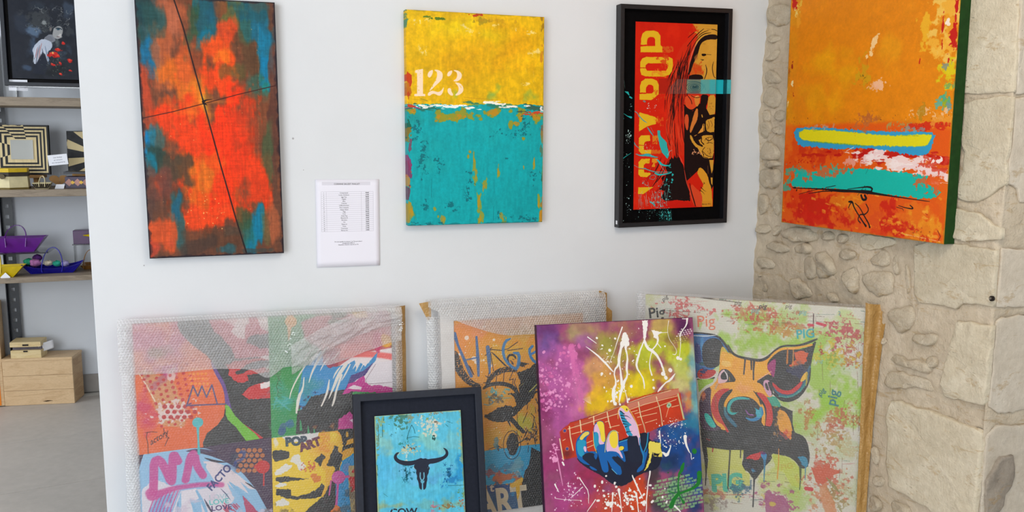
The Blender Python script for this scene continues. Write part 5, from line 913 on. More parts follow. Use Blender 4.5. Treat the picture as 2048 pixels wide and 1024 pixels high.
    s.text('POP', 235, 420, 74, (98, 108, 118), ang=-.08, w=.07, sx=1.0); s.text('ART', 375, 470, 74, (130, 92, 108), ang=-.33, w=.07); s.poly([(540, 300), (640, 292), (640, 480), (540, 480)], (230, 150, 90), .5, dry=.4)
    s.poly([(750, 560), (870, 480), (900, 1100), (900, 1500), (720, 1500), (700, 1000), (690, 760)], (84, 160, 206), r=2); s.dab(790, 620, 40, 40, (150, 150, 190), .6); s.poly([(810, 600), (900, 600), (900, 1500), (860, 1500), (830, 1000), (808, 760)], (190, 170, 130), r=2); s.dots(850, 720, 40, 100, 14, 12, 20, (206, 80, 76), .8)
    s.stroke([(716, 706), (720, 710)], 116, (206, 116, 170)); s.stroke([(712, 740), (708, 850), (698, 960)], [24, 18, 22], (206, 116, 170)); s.stroke([(650, 740), (632, 870)], [16, 12], (200, 116, 160)); s.stroke([(720, 706), (810, 700)], 24, (206, 116, 160)); s.poly([(640, 1024), (690, 960), (720, 970), (760, 1060), (700, 1200)], (226, 140, 80), r=3)
    s.UV(); s.dab(.2, .92, .25, .12, (214, 200, 214), .7, n=1.2, cell=.04); s.dab(.75, .93, .3, .1, (120, 110, 110), .6, n=1.2, cell=.03)
    s.grain(.03); unhaze(s); return s

def art_bike():
    s = art('bicycle_canvas', PO['bike'], base=(232, 168, 96), seed=51); k = (84, 82, 92)
    s.T(840, 590, 4.875)
    s.dab(480, 330, 300, 140, (234, 160, 120), .95, soft=.6); s.dab(420, 460, 160, 180, (236, 160, 104), .9, soft=.6); s.dab(880, 560, 320, 160, (226, 180, 92), .9, soft=.6); s.dab(1000, 380, 200, 80, (224, 180, 110), .8); s.dab(430, 760, 140, 130, (232, 166, 100), .9)
    for x, y, r_ in [(455, 418, 44), (720, 437, 26), (620, 636, 22), (625, 310, 26), (525, 620, 50), (545, 655, 34), (386, 578, 26), (602, 578, 12), (690, 690, 30)]: s.stroke([(x, y), (x+1, y)], r_, (244, 232, 220), .85)
    s.dots(700, 600, 350, 250, 60, 2, 6, (246, 236, 220), .7)
    s.T(900, 780, 4.195)
    s.dab(400, 380, 160, 120, (226, 178, 100), .9, soft=.6); s.dab(640, 260, 120, 140, (206, 196, 100), .9, soft=.5); s.dab(380, 60, 140, 80, (228, 180, 110), .8)
    s.poly([(290, 510), (440, 490), (560, 470), (780, 452), (820, 760), (300, 800)], (92, 176, 214), r=2); s.dab(420, 660, 160, 50, (110, 150, 176), .8, n=1.1, cell=.02); s.dab(440, 745, 170, 46, (212, 130, 100), .95, soft=.4, n=1.1, cell=.02, ax=2); s.dab(360, 700, 70, 30, (176, 116, 120), .8, n=1.1, cell=.015); s.dab(570, 640, 70, 60, (140, 180, 190), .8, n=1)
    s.poly([(310, 800), (500, 790), (560, 800), (640, 1300), (310, 1300)], (86, 112, 150), r=3); s.dab(540, 940, 70, 90, (86, 160, 204), .8); s.dab(400, 860, 80, 60, (96, 100, 140), .7)
    s.UV(); s.dab(.5, .97, .6, .12, (100, 120, 150), .9, n=1); s.T(840, 590, 4.875)
    # bicycle
    s.stroke([(340, 570), (370, 700), (430, 800), (520, 880), (600, 880)], [50, 90, 70, 50, 20], k, .9, sm=2, dry=.3); s.stroke([(330, 560), (360, 720), (430, 830), (540, 890)], 12, k, sm=2)
    s.stroke([(650, 870), (700, 790), (780, 740), (860, 720), (940, 740)], [30, 50, 60, 50, 20], k, .9, sm=2, dry=.25)
    s.stroke([(620, 910), (680, 870), (800, 860), (900, 890), (950, 950), (975, 1040), (960, 1100)], [20, 36, 40, 40, 36, 40, 30], k, sm=2)
    s.poly([(940, 760), (1060, 720), (1150, 640), (1170, 880), (1000, 1080), (960, 900), (980, 830)], k, r=4); s.stroke([(1000, 1010), (1170, 840)], 10, (206, 200, 120)); s.stroke([(1030, 1024), (1180, 860)], 5, (70, 66, 60)); s.stroke([(960, 900), (1010, 860)], 4, (200, 190, 130))
    for L in [[(700, 515), (680, 530), (800, 540), (860, 520), (950, 460)], [(850, 540), (1000, 522)], [(700, 560), (830, 690)], [(720, 572), (850, 700)], [(690, 540), (640, 590)], [(820, 740), (810, 870)], [(750, 780), (735, 910)], [(690, 820), (650, 900)], [(670, 760), (650, 880)], [(910, 740), (870, 830), (910, 820), (900, 880)], [(930, 810), (920, 860), (950, 920)], [(490, 700), (525, 775)], [(640, 790), (700, 830)], [(690, 560), (716, 740)], [(620, 860), (680, 850)], [(480, 690), (520, 770)], [(960, 650), (1060, 670)], [(960, 680), (1020, 700)]]: s.stroke(L, 7, (60, 44, 40), .9, r=1.5)
    s.stroke([(865, 660), (850, 610), (880, 580), (920, 590), (935, 620)], [14, 20, 24, 20, 10], k, sm=2); s.stroke([(880, 640), (900, 650), (915, 680), (890, 660)], 8, (60, 40, 40), sm=1); s.stroke([(905, 625), (915, 630)], 6, (60, 40, 40)); s.poly([(960, 650), (1060, 670), (1000, 700), (950, 690)], k, r=2)
    # letters HIGS
    Bl = (98, 128, 176)
    s.stroke([(335, 380), (370, 490), (440, 650), (500, 790)], [40, 24, 30, 34], Bl, .93, dry=.05); s.stroke([(550, 410), (565, 620), (570, 785)], [22, 34, 24], Bl, .93, dry=.05); s.stroke([(440, 635), (560, 610)], 16, Bl, .8, dry=.1); s.stroke([(660, 510), (675, 640), (680, 765)], [40, 40, 18], Bl, .9, dry=.1)
    s.stroke([(885, 425), (830, 450), (805, 540), (830, 640), (930, 730), (960, 690), (970, 570), (915, 565)], [10, 30, 30, 26, 30, 36, 30, 22], (100, 146, 196), .95, sm=1); s.stroke([(1095, 500), (1060, 540), (1090, 630), (1150, 670)], 28, (60, 140, 196), .95, sm=1); s.stroke([(1080, 580), (1140, 545)], 24, (60, 140, 196))
    s.dab(740, 960, 90, 40, (110, 190, 206), .8, n=1.5, cell=.01, thr=.4); s.stroke([(640, 1000), (760, 1010), (900, 1000)], 6, (90, 180, 200), .8, dry=.3)
    s.T(900, 780, 4.195)
    s.dab(360, 70, 60, 50, (90, 96, 110), .6, n=1.4, thr=.4); s.stroke([(285, 120), (330, 130), (370, 100), (340, 80)], 8, (120, 170, 190), .8, sm=1)
    s.poly([(285, 215), (340, 190), (400, 150), (480, 130), (540, 140), (600, 100), (620, 140), (540, 220), (490, 255), (440, 270), (370, 270), (310, 240)], k, r=4); s.poly([(480, 30), (620, 20), (740, 10), (700, 60), (640, 130), (560, 150), (540, 60)], k, r=4); s.stroke([(500, 230), (560, 290), (610, 350)], [44, 36, 30], k, sm=1, r=2); s.stroke([(490, 260), (510, 310)], [20, 4], k)
    for i in range(26): x = s.rs.uniform(640, 770); y = s.rs.uniform(40, 440); s.stroke([(x, y), (x+s.rs.uniform(-40, 40), y+s.rs.uniform(30, 90))], 5, (70, 70, 60), .85)
    s.dab(680, 370, 50, 60, (80, 80, 76), .7, n=1.5, cell=.01, thr=.42)
    el = lambda cx, cy, a, b, n=26: [(cx+a*math.cos(t), cy+b*math.sin(t)) for t in np.linspace(0, 2*PI, n)]
    s.poly(el(525, 455, 50, 94), k, r=2); s.stroke(el(520, 460, 72, 120, 30), 5, (50, 44, 50), .9, r=1); s.stroke([(545, 460), (640, 405)], 14, k); s.stroke([(550, 450), (630, 410)], 4, (200, 180, 120)); s.stroke([(560, 340), (575, 480)], 5, (60, 50, 50)); s.stroke([(545, 350), (570, 410)], 5, (60, 50, 50)); s.stroke([(560, 180), (570, 300)], 4, (60, 56, 50), dry=.3)
    s.poly([(680, 480), (760, 520), (800, 700), (810, 1300), (560, 1300), (600, 940), (600, 800), (630, 680), (665, 620)], k, r=3); s.stroke([(320, 500), (400, 470), (440, 490)], 4, (60, 56, 60), r=2); s.dots(410, 480, 40, 20, 12, 3, 8, (66, 70, 80)); s.dab(395, 430, 20, 40, (110, 160, 180), .7, n=1.3)
    s.stroke([(660, 470), (655, 520)], 4, (50, 44, 50)); s.stroke([(700, 380), (720, 470)], 4, (60, 56, 50))
    s.text('t', 336, 850, 66, (222, 204, 186), w=.04); s.text('ART', 250, 1062, 215, (224, 206, 178), ang=-.12, w=.035, sx=.72)
    s.poly([(497, 798), (600, 732), (616, 738), (608, 770), (585, 790), (586, 860), (566, 935), (556, 860), (552, 810), (520, 822)], (238, 190, 84), r=1)
    s.dots(500, 500, 200, 300, 40, 1.5, 5, (230, 226, 214), .8); s.grain(.03); unhaze(s); return s

def art_pig():
    p = inset(PO['pig'], .036, .010, .745, .82, 0); s = art('pig_canvas', p, base=(212, 208, 196), seed=61); k = (70, 68, 74)
    s.T(1260, 570, 2.2556)
    for x, y, rx, ry, c, a in [(560, 240, 150, 110, (164, 196, 100), .95), (420, 260, 60, 90, (170, 200, 110), .9), (860, 430, 120, 200, (164, 196, 100), .85), (920, 520, 120, 110, (160, 200, 90), .8), (700, 130, 70, 80, (176, 196, 130), .7), (120, 90, 80, 60, (196, 196, 150), .7), (780, 620, 120, 90, (168, 196, 104), .7), (450, 860, 140, 130, (206, 208, 140), .8), (700, 840, 110, 90, (196, 206, 120), .7), (960, 780, 120, 160, (190, 200, 160), .6), (980, 130, 60, 120, (186, 206, 130), .6), (600, 100, 80, 40, (206, 206, 170), .7), (760, 960, 70, 50, (170, 196, 110), .6), (1000, 380, 60, 60, (196, 206, 180), .6)]: s.dab(x, y, rx, ry, c, a, soft=.7, n=1.1, cell=.05)
    for x, y, rx, ry, c, a in [(560, 140, 90, 40, (196, 110, 100), .8), (640, 160, 120, 34, (190, 116, 100), .75), (700, 200, 90, 20, (196, 140, 90), .75), (240, 110, 90, 26, (206, 110, 110), .8), (300, 60, 30, 10, (200, 96, 96), .8), (960, 230, 50, 70, (190, 100, 110), .85), (980, 300, 40, 70, (184, 120, 100), .8), (930, 300, 60, 50, (206, 190, 90), .8), (900, 620, 90, 50, (190, 130, 96), .75), (950, 600, 40, 50, (190, 110, 96), .75), (930, 700, 70, 60, (180, 150, 100), .7), (880, 860, 80, 60, (196, 120, 104), .8), (900, 830, 40, 40, (206, 120, 106), .8), (660, 980, 60, 70, (176, 110, 140), .85), (640, 990, 30, 40, (210, 190, 120), .7), (900, 960, 60, 80, (206, 150, 120), .8), (960, 980, 50, 60, (160, 150, 110), .7), (380, 940, 90, 16, (200, 130, 120), .7), (360, 990, 60, 30, (160, 146, 140), .7), (480, 920, 60, 36, (96, 120, 140), .7), (920, 340, 20, 60, (140, 170, 90), .7), (1000, 780, 30, 160, (206, 206, 180), .6), (760, 280, 20, 6, (120, 160, 110), .7)]: s.dab(x, y, rx, ry, c, a, soft=.4, n=1.5, cell=.02, thr=.36)
    for x in (0, 1, 2, 3): s.stroke([(520+x*90, 70+x*8), (500+x*90, 190), (495+x*60, 300)], 30, (180, 200, 120), .4, dry=.35, blur=2)
    rs = s.rs
    for i in range(90): x = rs.uniform(60, 1060); y = rs.choice([rs.uniform(60, 190), rs.uniform(640, 1040)]); s.stroke([(x, y), (x+rs.uniform(20, 90), y+rs.uniform(-3, 6))], rs.uniform(1.2, 3), [(110, 96, 90), (190, 90, 90), (90, 120, 110), (150, 110, 90)][i % 4], .55, dry=.3, r=1)
    for i in range(26): x = rs.uniform(820, 1060); y = rs.uniform(120, 900); s.stroke([(x, y), (x+rs.uniform(-5, 5), y+rs.uniform(20, 90))], 1.8, (120, 84, 84), .55, dry=.3)
    s.stroke([(828, 130), (826, 230)], 4, (110, 80, 80)); s.stroke([(806, 180), (824, 182)], 12, (206, 96, 110)); s.stroke([(845, 172), (880, 182)], 12, (206, 96, 110)); s.stroke([(795, 918), (818, 922)], 18, (204, 100, 104)); s.stroke([(225, 46), (500, 78)], 3, (90, 84, 80), .8, r=1); s.stroke([(860, 300), (866, 312)], 4, (180, 60, 60))
    for t, x, y, h, c, a_, w in [('Pig', 85, 150, 46, (84, 84, 80), -.12, .015), ('Pig', 300, 190, 52, (220, 140, 118), -.05, .0), ('pig', 580, 106, 22, (60, 56, 56), 0, .01), ('pig', 470, 90, 20, (110, 110, 104), 0, 0), ('pig', 546, 124, 22, (130, 180, 170), 0, .01), ('pig', 700, 104, 18, (110, 104, 100), 0, 0), ('pig', 762, 132, 20, (130, 180, 170), 0, .01), ('2', 938, 136, 18, (110, 160, 170), 0, 0), ('PIG', 750, 242, 40, (96, 176, 180), -.08, .02), ('pig', 840, 350, 18, (130, 180, 180), 0, 0), ('pig', 785, 535, 18, (180, 120, 90), -.2, 0), ('pig', 150, 76, 18, (90, 84, 84), -.7, 0), ('PIG', 372, 930, 66, (110, 190, 160), -.04, .05), ('PIG', 682, 836, 26, (196, 110, 96), -.2, .02), ('pig', 860, 505, 22, (84, 130, 130), -.9, .02), ('b', 838, 748, 16, (190, 110, 110), 0, 0), ('2', 860, 316, 26, (180, 60, 60), -.4, .01)]: s.text(t, x, y, h, c, ang=a_, w=w, shear=.2 if t == 'pig' else 0)
    s.text('pig', 925, 548, 44, (90, 140, 140), ang=-1.35, w=.02)
    # the pig (crop 1380,640 x3.94)
    s.T(1380, 640, 3.94); O = (236, 176, 84); O2 = (230, 130, 84); R = (204, 96, 84); T_ = (90, 182, 180); B = (84, 150, 190)
    # body dark mass
    s.T(1380, 820, 5.018)
    s.poly([(90, -200), (1030, -60), (1030, 220), (1120, 250), (1170, 300), (1200, 420), (1200, 520), (1180, 580), (1110, 590), (1060, 520), (1000, 470), (900, 450), (820, 430), (820, 500), (760, 560), (700, 640), (660, 700), (620, 680), (590, 620), (540, 600), (515, 540), (540, 470), (530, 420), (500, 400), (580, 330), (330, 330), (310, 370), (280, 345), (200, 345), (160, 300), (185, 520), (165, 620), (140, 500), (100, 200)], k, r=2, sm=1)
    s.poly([(155, 310), (200, 350), (300, 370), (330, 335), (400, 330), (585, 325), (580, 350), (540, 400), (530, 460), (520, 540), (560, 620), (600, 640), (600, 760), (200, 760), (170, 620), (185, 500)], (206, 206, 120), .85, r=2); s.dab(400, 640, 140, 60, (200, 200, 150), .6)
    s.text('PIG', 215, 800, 150, (112, 186, 164), ang=-.05, w=.05, sx=1.0); s.dab(500, 780, 70, 70, (90, 120, 140), .8, n=1.4, cell=.012, thr=.35)
    s.poly([(825, 440), (980, 470), (1050, 520), (1110, 600), (1100, 780), (1020, 760), (940, 620), (860, 600)], (196, 204, 110), .8, r=3, blur=3)
    for L, w, c in [([(405, 330), (400, 450), (388, 640), (380, 790)], [22, 14, 16, 10], (96, 96, 88)), ([(510, 330), (506, 480)], [14, 10], (60, 60, 64)), ([(645, 680), (640, 800), (632, 970)], [20, 10, 14], (60, 60, 66)), ([(160, 500), (162, 640), (155, 755)], [30, 12, 8], (56, 54, 60)), ([(1108, 570), (1108, 700), (1100, 800)], [24, 14, 8], (100, 110, 96)), ([(750, 450), (748, 580), (742, 715)], [40, 14, 8], (84, 140, 170)), ([(890, 300), (890, 520), (876, 690)], [6, 10, 12], (220, 160, 90)), ([(235, 320), (226, 420)], [24, 10], (190, 90, 84)), ([(545, 320), (540, 380)], [14, 8], (200, 110, 96)), ([(1160, 540), (1155, 700)], [14, 6], (110, 150, 170))]: s.stroke(L, w, c, .92)
    s.poly([(555, 490), (590, 455), (650, 440), (720, 410), (740, 420), (700, 490), (660, 510), (620, 490)], (206, 96, 84), r=2, sm=1); s.poly([(700, 440), (760, 430), (775, 460), (760, 500), (735, 500)], B, sm=1); s.dab(570, 560, 50, 50, (96, 110, 120), .7, n=1); s.dab(635, 610, 44, 40, (104, 150, 180), .9, soft=.4); s.poly([(1070, 465), (1150, 460), (1190, 520), (1180, 580), (1130, 560), (1100, 500)], (90, 150, 176), r=3, sm=1); s.dab(730, 430, 30, 20, (120, 84, 130), .8)
    s.stroke([(170, 290), (220, 320)], 16, (150, 84, 96), r=2)
    s.poly([(1210, 570), (1260, 580), (1290, 545), (1340, 600), (1350, 545), (1400, 540), (1410, 590), (1500, 610), (1490, 640), (1440, 650), (1400, 700), (1330, 740), (1270, 735), (1240, 650)], (206, 120, 104), r=3); s.poly([(750, 840), (780, 820), (860, 860), (940, 860), (990, 940), (1000, 1040), (760, 1040)], (176, 116, 146), .9, r=3); s.dab(830, 940, 30, 24, (210, 190, 110), .9); s.poly([(1300, 760), (1360, 750), (1440, 900), (1480, 1040), (1360, 1040), (1310, 900)], (210, 150, 116), .8, r=3, blur=3); s.stroke([(1370, 680), (1440, 760), (1500, 830)], [10, 36, 10], (150, 150, 110), .8); s.stroke([(150, 835), (300, 850), (700, 850)], [16, 12, 5], (190, 120, 110), .7, dry=.3)
    s.T(1380, 640, 3.94)
    # left ear
    s.poly([(0, 100), (120, 105), (220, 120), (270, 170), (300, 230), (310, 290), (260, 300), (180, 400), (60, 460), (0, 450)], (60, 130, 176), sm=1); s.stroke([(0, 100), (120, 105), (220, 125), (270, 180), (320, 260)], [12, 12, 16, 18, 16], k, sm=1); s.stroke([(30, 122), (130, 128), (210, 118)], [6, 8, 3], (226, 230, 230), sm=1); s.stroke([(95, 150), (90, 290)], 22, (70, 150, 196)); s.dab(60, 260, 30, 90, (40, 90, 130), .7)
    s.poly([(95, 200), (140, 150), (200, 140), (240, 160), (262, 200), (270, 240), (240, 330), (220, 370), (150, 380), (110, 360), (95, 290)], k, sm=1); s.poly([(240, 230), (260, 200), (310, 270), (320, 300), (270, 300), (230, 360)], (226, 196, 90), .9, sm=1)
    s.poly([(55, 410), (90, 380), (140, 395), (190, 390), (210, 410), (180, 445), (130, 465), (60, 460)], (196, 96, 84), sm=1); s.dots(110, 410, 30, 20, 16, 5, 9, (80, 90, 130)); s.dab(100, 350, 24, 24, (110, 120, 110), .7, n=1.4); s.stroke([(60, 468), (130, 478), (190, 455)], 12, k, sm=1)
    s.poly([(60, 470), (190, 462), (180, 490), (120, 520), (70, 570)], (168, 198, 104))
    # head
    s.poly([(240, 240), (300, 260), (330, 275), (400, 295), (560, 315), (620, 290), (700, 330), (680, 420), (640, 600), (660, 800), (600, 860), (300, 880), (160, 830), (80, 760), (75, 600), (100, 560), (200, 500), (230, 420)], O, sm=1)
    s.dab(330, 280, 80, 60, (236, 186, 60), .7, soft=.7); s.dab(560, 380, 100, 60, (236, 186, 60), .6, soft=.7); s.dab(420, 540, 120, 50, (236, 172, 130), .7, soft=.7); s.dab(240, 500, 50, 50, (226, 140, 90), .6, soft=.7); s.dab(280, 340, 40, 30, (240, 210, 150), .6)
    s.stroke([(300, 200), (330, 260), (380, 290), (480, 310), (560, 322), (620, 290), (680, 230), (740, 200), (850, 205), (930, 180), (1000, 150)], [12, 18, 18, 20, 22, 18, 14, 14, 16, 18, 10], k, sm=2)
    # right ear
    s.poly([(600, 360), (640, 290), (700, 240), (770, 225), (860, 235), (940, 210), (1000, 155), (975, 240), (955, 340), (940, 440), (910, 540), (850, 610), (770, 640), (700, 625), (660, 580), (640, 480), (640, 420)], k, sm=1); s.poly([(600, 330), (650, 260), (720, 215), (800, 215), (900, 200), (970, 185), (965, 205), (900, 215), (830, 235), (740, 232), (680, 260), (620, 320)], (234, 176, 80), sm=1)
    s.poly([(600, 370), (640, 320), (680, 300), (672, 400), (660, 460), (640, 430)], (170, 96, 136), sm=1); s.poly([(780, 360), (830, 310), (820, 260), (880, 240), (930, 260), (920, 320), (880, 350), (820, 370), (790, 375)], (214, 120, 90), r=4); s.stroke([(770, 225), (765, 340)], [10, 14], (200, 140, 70)); s.stroke([(815, 235), (810, 380)], [8, 8], (206, 150, 80))
    s.poly([(640, 480), (700, 550), (800, 560), (880, 500), (920, 400), (950, 340), (955, 420), (900, 550), (780, 625), (680, 590)], (76, 130, 150), .9, sm=1); s.dab(840, 400, 90, 60, (80, 110, 130), .7, soft=.7, n=1); s.stroke([(650, 500), (710, 565), (790, 575), (850, 530), (880, 490)], [16, 30, 32, 30, 14], (204, 96, 84), sm=1); s.poly([(862, 490), (890, 430), (925, 400), (930, 440), (900, 480)], (230, 186, 70), sm=1); s.stroke([(700, 600), (780, 610), (860, 570), (910, 500)], 10, (90, 160, 150), sm=1); s.stroke([(920, 420), (918, 530)], [10, 14], (190, 170, 80))
    s.stroke([(655, 580), (720, 635), (790, 640), (870, 600), (940, 490), (950, 380)], [10, 16, 16, 14, 10, 6], k, sm=1); s.stroke([(690, 450), (700, 500)], 10, (56, 56, 60))
    # eyes
    s.poly([(215, 450), (240, 390), (290, 385), (330, 420), (370, 485), (300, 490), (230, 500)], k, sm=1); s.poly([(218, 500), (222, 430), (260, 388), (280, 395), (240, 430), (245, 470), (290, 470), (300, 450), (290, 490), (240, 500)], (226, 190, 196), sm=1); s.stroke([(270, 400), (292, 430), (296, 465)], [5, 10, 6], (236, 226, 226), sm=1); s.stroke([(268, 440), (270, 450)], 40, (60, 56, 64)); s.stroke([(310, 450), (312, 480)], 5, (206, 170, 90)); s.stroke([(215, 505), (200, 540)], 14, (206, 170, 140))
    s.poly([(520, 490), (560, 450), (640, 420), (650, 500), (655, 610), (600, 560), (560, 500)], k, sm=1); s.stroke([(540, 470), (640, 405)], 6, (232, 180, 160)); s.poly([(575, 500), (585, 475), (610, 470), (632, 485), (610, 490), (625, 540), (645, 570), (642, 605), (615, 600), (585, 545)], (214, 170, 190), sm=1); s.poly([(588, 505), (602, 490), (618, 530), (622, 560), (600, 545)], (70, 60, 70), sm=1)
    # drips on the forehead
    for L, w in [([(435, 300), (432, 340), (424, 428)], [14, 12, 10]), ([(483, 315), (484, 390)], [16, 10]), ([(505, 318), (500, 400), (500, 470)], [18, 12, 10]), ([(420, 295), (440, 300)], 14)]: s.stroke(L, w, k)
    for x, y, r_ in [(360, 330, 14), (350, 370, 11), (405, 375, 12), (450, 350, 14), (470, 390, 10), (430, 560, 16), (400, 530, 16)]: s.stroke([(x+r_*math.cos(t), y+r_*math.sin(t)) for t in np.linspace(0, 5.2, 10)], 3, (214, 140, 70), .7)
    # muzzle bands
    s.poly([(75, 760), (75, 620), (110, 550), (170, 520), (160, 640), (170, 740), (200, 820), (260, 860), (160, 880), (90, 850)], (110, 90, 110), sm=1); s.dab(110, 590, 26, 50, (226, 130, 80), .9, soft=.5); s.poly([(110, 730), (150, 740), (205, 830), (200, 850), (160, 845), (120, 790)], (96, 196, 184), sm=1)
    s.poly([(160, 700), (180, 600), (240, 540), (330, 540), (260, 620), (230, 690), (250, 760), (300, 830), (310, 880), (290, 890), (270, 830), (200, 790)], (204, 100, 80), sm=1); s.stroke([(200, 600), (205, 700)], 14, (170, 110, 80), .7); s.stroke([(330, 550), (260, 610), (238, 690), (270, 780), (330, 870)], [10, 40, 44, 40, 50], k, sm=2)
    s.stroke([(520, 575), (600, 640), (630, 720), (625, 800), (610, 840)], [10, 60, 66, 56, 30], k, sm=2); s.poly([(515, 575), (560, 570), (620, 620), (650, 700), (655, 790), (635, 845), (590, 840), (605, 760), (600, 680), (560, 620)], (206, 100, 88), sm=1); s.stroke([(500, 560), (540, 600), (560, 660)], [4, 10, 14], k, sm=1)
    s.poly([(290, 660), (320, 620), (400, 598), (480, 610), (540, 660), (570, 730), (560, 830), (640, 840), (820, 900), (800, 1024), (120, 1024), (120, 930), (300, 930), (330, 870), (290, 780), (280, 720)], k, sm=1)
    s.stroke([(470, 625), (420, 614), (350, 620), (310, 660), (300, 720), (340, 745), (380, 715)], [4, 18, 22, 24, 24, 18, 8], T_, sm=2); s.stroke([(275, 690), (280, 750), (330, 800), (360, 835)], [16, 30, 34, 24], (90, 140, 160), .85, sm=2, blur=2); s.dab(330, 700, 20, 30, (150, 170, 130), .6)
    s.stroke([(560, 690), (560, 740), (530, 780), (480, 790), (440, 770)], [14, 40, 30, 20, 6], B, sm=2); s.poly([(505, 690), (545, 710), (560, 690), (565, 760), (530, 770), (515, 730)], (100, 180, 196)); s.stroke([(440, 710), (460, 745), (500, 750)], [8, 12, 10], (150, 110, 160), sm=1); s.stroke([(355, 700), (360, 690)], 60, (62, 66, 80)); s.stroke([(480, 710), (490, 715)], 56, (62, 62, 74))
    s.poly([(605, 610), (670, 600), (700, 640), (715, 680), (680, 695), (650, 680)], (100, 170, 150), r=3)
    s.poly([(690, 700), (740, 700), (780, 760), (805, 840), (800, 960), (750, 900), (700, 870), (690, 800)], (230, 170, 70), r=3, sm=1); s.dab(760, 890, 50, 70, (214, 110, 84), .9, soft=.5, n=1); s.dab(690, 800, 24, 90, (190, 150, 80), .7, n=1.5, thr=.4, cell=.012); s.stroke([(700, 700), (760, 720), (800, 800), (808, 860)], [4, 8, 10, 6], k, sm=1)
    s.poly([(125, 950), (160, 930), (200, 960), (260, 980), (460, 960), (400, 1024), (130, 1024)], (206, 206, 120), .0); s.dab(150, 945, 20, 16, (160, 84, 96), .9)
    s.grain(.03); unhaze(s); return s

def art_woman(p):
    s = art('woman_with_poppies', p, res=900, base=(26, 30, 40), seed=71); s.T(0, 0, 4.656)
    for x, y, rx, ry, c, a in [(320, 310, 110, 120, (84, 104, 128), .9), (300, 450, 60, 120, (56, 76, 100), .7), (150, 500, 70, 200, (34, 40, 52), .8), (650, 450, 90, 130, (70, 90, 110), .8), (600, 60, 110, 90, (60, 74, 92), .7), (200, 200, 60, 100, (40, 48, 62), .7), (270, 640, 60, 40, (64, 84, 110), .7), (500, 650, 200, 90, (22, 26, 30), .8), (380, 60, 130, 50, (44, 54, 66), .6)]: s.dab(x, y, rx, ry, c, a, soft=.9, n=1.1, cell=.06)
    s.dab(430, 180, 190, 130, (52, 56, 60), .95, soft=.4, n=.9, cell=.04); s.dab(640, 260, 70, 140, (48, 52, 58), .9, soft=.4, n=.9, cell=.04)
    for i in range(150):
        x = s.rs.uniform(250, 690); y = s.rs.uniform(50, 330)
        if ((x-460)/240)**2+((y-180)/140)**2 < 1.1: a = s.rs.uniform(0, 6); r_ = s.rs.uniform(8, 26); s.stroke([(x+r_*math.cos(a+t), y+r_*math.sin(a+t)*.8) for t in (0, .7, 1.4, 2.1)], s.rs.uniform(2, 7), [(120, 122, 120), (84, 88, 92), (26, 28, 32), (150, 150, 146), (20, 22, 26)][i % 5], .75, sm=1)
    s.dab(410, 205, 28, 32, (130, 134, 134), .9, soft=.3)
    s.dab(430, 450, 90, 110, (74, 84, 104), .8, soft=.7, n=.6); s.dab(530, 400, 70, 60, (110, 118, 116), .7, soft=.6); s.poly([(400, 360), (470, 310), (510, 350), (520, 380), (480, 400), (430, 390)], (120, 122, 130), sm=1); s.poly([(492, 300), (500, 262), (550, 238), (582, 262), (586, 300), (568, 345), (545, 366), (510, 358), (486, 330)], (150, 150, 150), sm=1); s.dab(560, 335, 26, 30, (190, 186, 184), .8, soft=.5); s.dab(548, 270, 36, 24, (36, 62, 78), .95, soft=.4); s.stroke([(520, 262), (560, 262), (575, 275)], 10, (30, 40, 50), sm=1); s.stroke([(530, 340), (555, 345)], 7, (90, 60, 66)); s.dab(560, 320, 14, 14, (196, 190, 186), .8); s.dab(470, 270, 14, 30, (120, 110, 106), .8)
    s.poly([(400, 350), (470, 330), (500, 370), (470, 390)], (110, 112, 120), sm=1); s.poly([(310, 500), (300, 450), (350, 390), (400, 360), (450, 375), (490, 400), (480, 460), (440, 480), (460, 580), (440, 570), (400, 470), (380, 520), (340, 600), (310, 590), (320, 530)], (176, 182, 196), r=2, sm=1)
    for L, c in [([(340, 430), (320, 500), (310, 580)], (206, 210, 220)), ([(370, 420), (350, 500), (335, 590)], (60, 50, 60)), ([(390, 400), (370, 470), (360, 540)], (160, 80, 70)), ([(350, 440), (330, 540)], (150, 70, 66)), ([(420, 430), (440, 520), (460, 600)], (70, 90, 120)), ([(410, 460), (430, 540), (450, 600)], (214, 216, 224)), ([(390, 450), (420, 560)], (40, 44, 60)), ([(380, 500), (350, 590)], (90, 60, 60))]: s.stroke(L, [3, 9, 4], c, .9, sm=1)
    s.poly([(380, 520), (420, 500), (450, 600), (420, 700), (300, 680), (330, 600)], (26, 32, 46), .9, blur=4)
    for i in range(70): x = 540+s.rs.randn()*70; y = 590+s.rs.randn()*60; s.stroke([(x, y), (x+s.rs.uniform(-20, 20), y+s.rs.uniform(-14, 14))], 4, [(70, 84, 76), (40, 50, 44), (110, 120, 104)][i % 3], .8)
    for x, y, r_ in [(490, 505, 48), (545, 460, 32), (560, 590, 34), (490, 600, 32), (655, 565, 30), (588, 402, 22), (654, 655, 18), (565, 690, 22), (540, 520, 26)]:
        s.dab(x, y, r_, r_*.85, (196, 34, 26), .97, soft=.25, n=.7, cell=.02); s.dab(x-r_*.2, y-r_*.25, r_*.5, r_*.35, (232, 80, 54), .8, n=.8, cell=.01); s.dab(x+r_*.3, y+r_*.4, r_*.4, r_*.3, (130, 16, 20), .8, n=.8, cell=.01)
    s.dots(492, 492, 8, 6, 8, 3, 6, (226, 190, 100)); s.grain(.05); return s

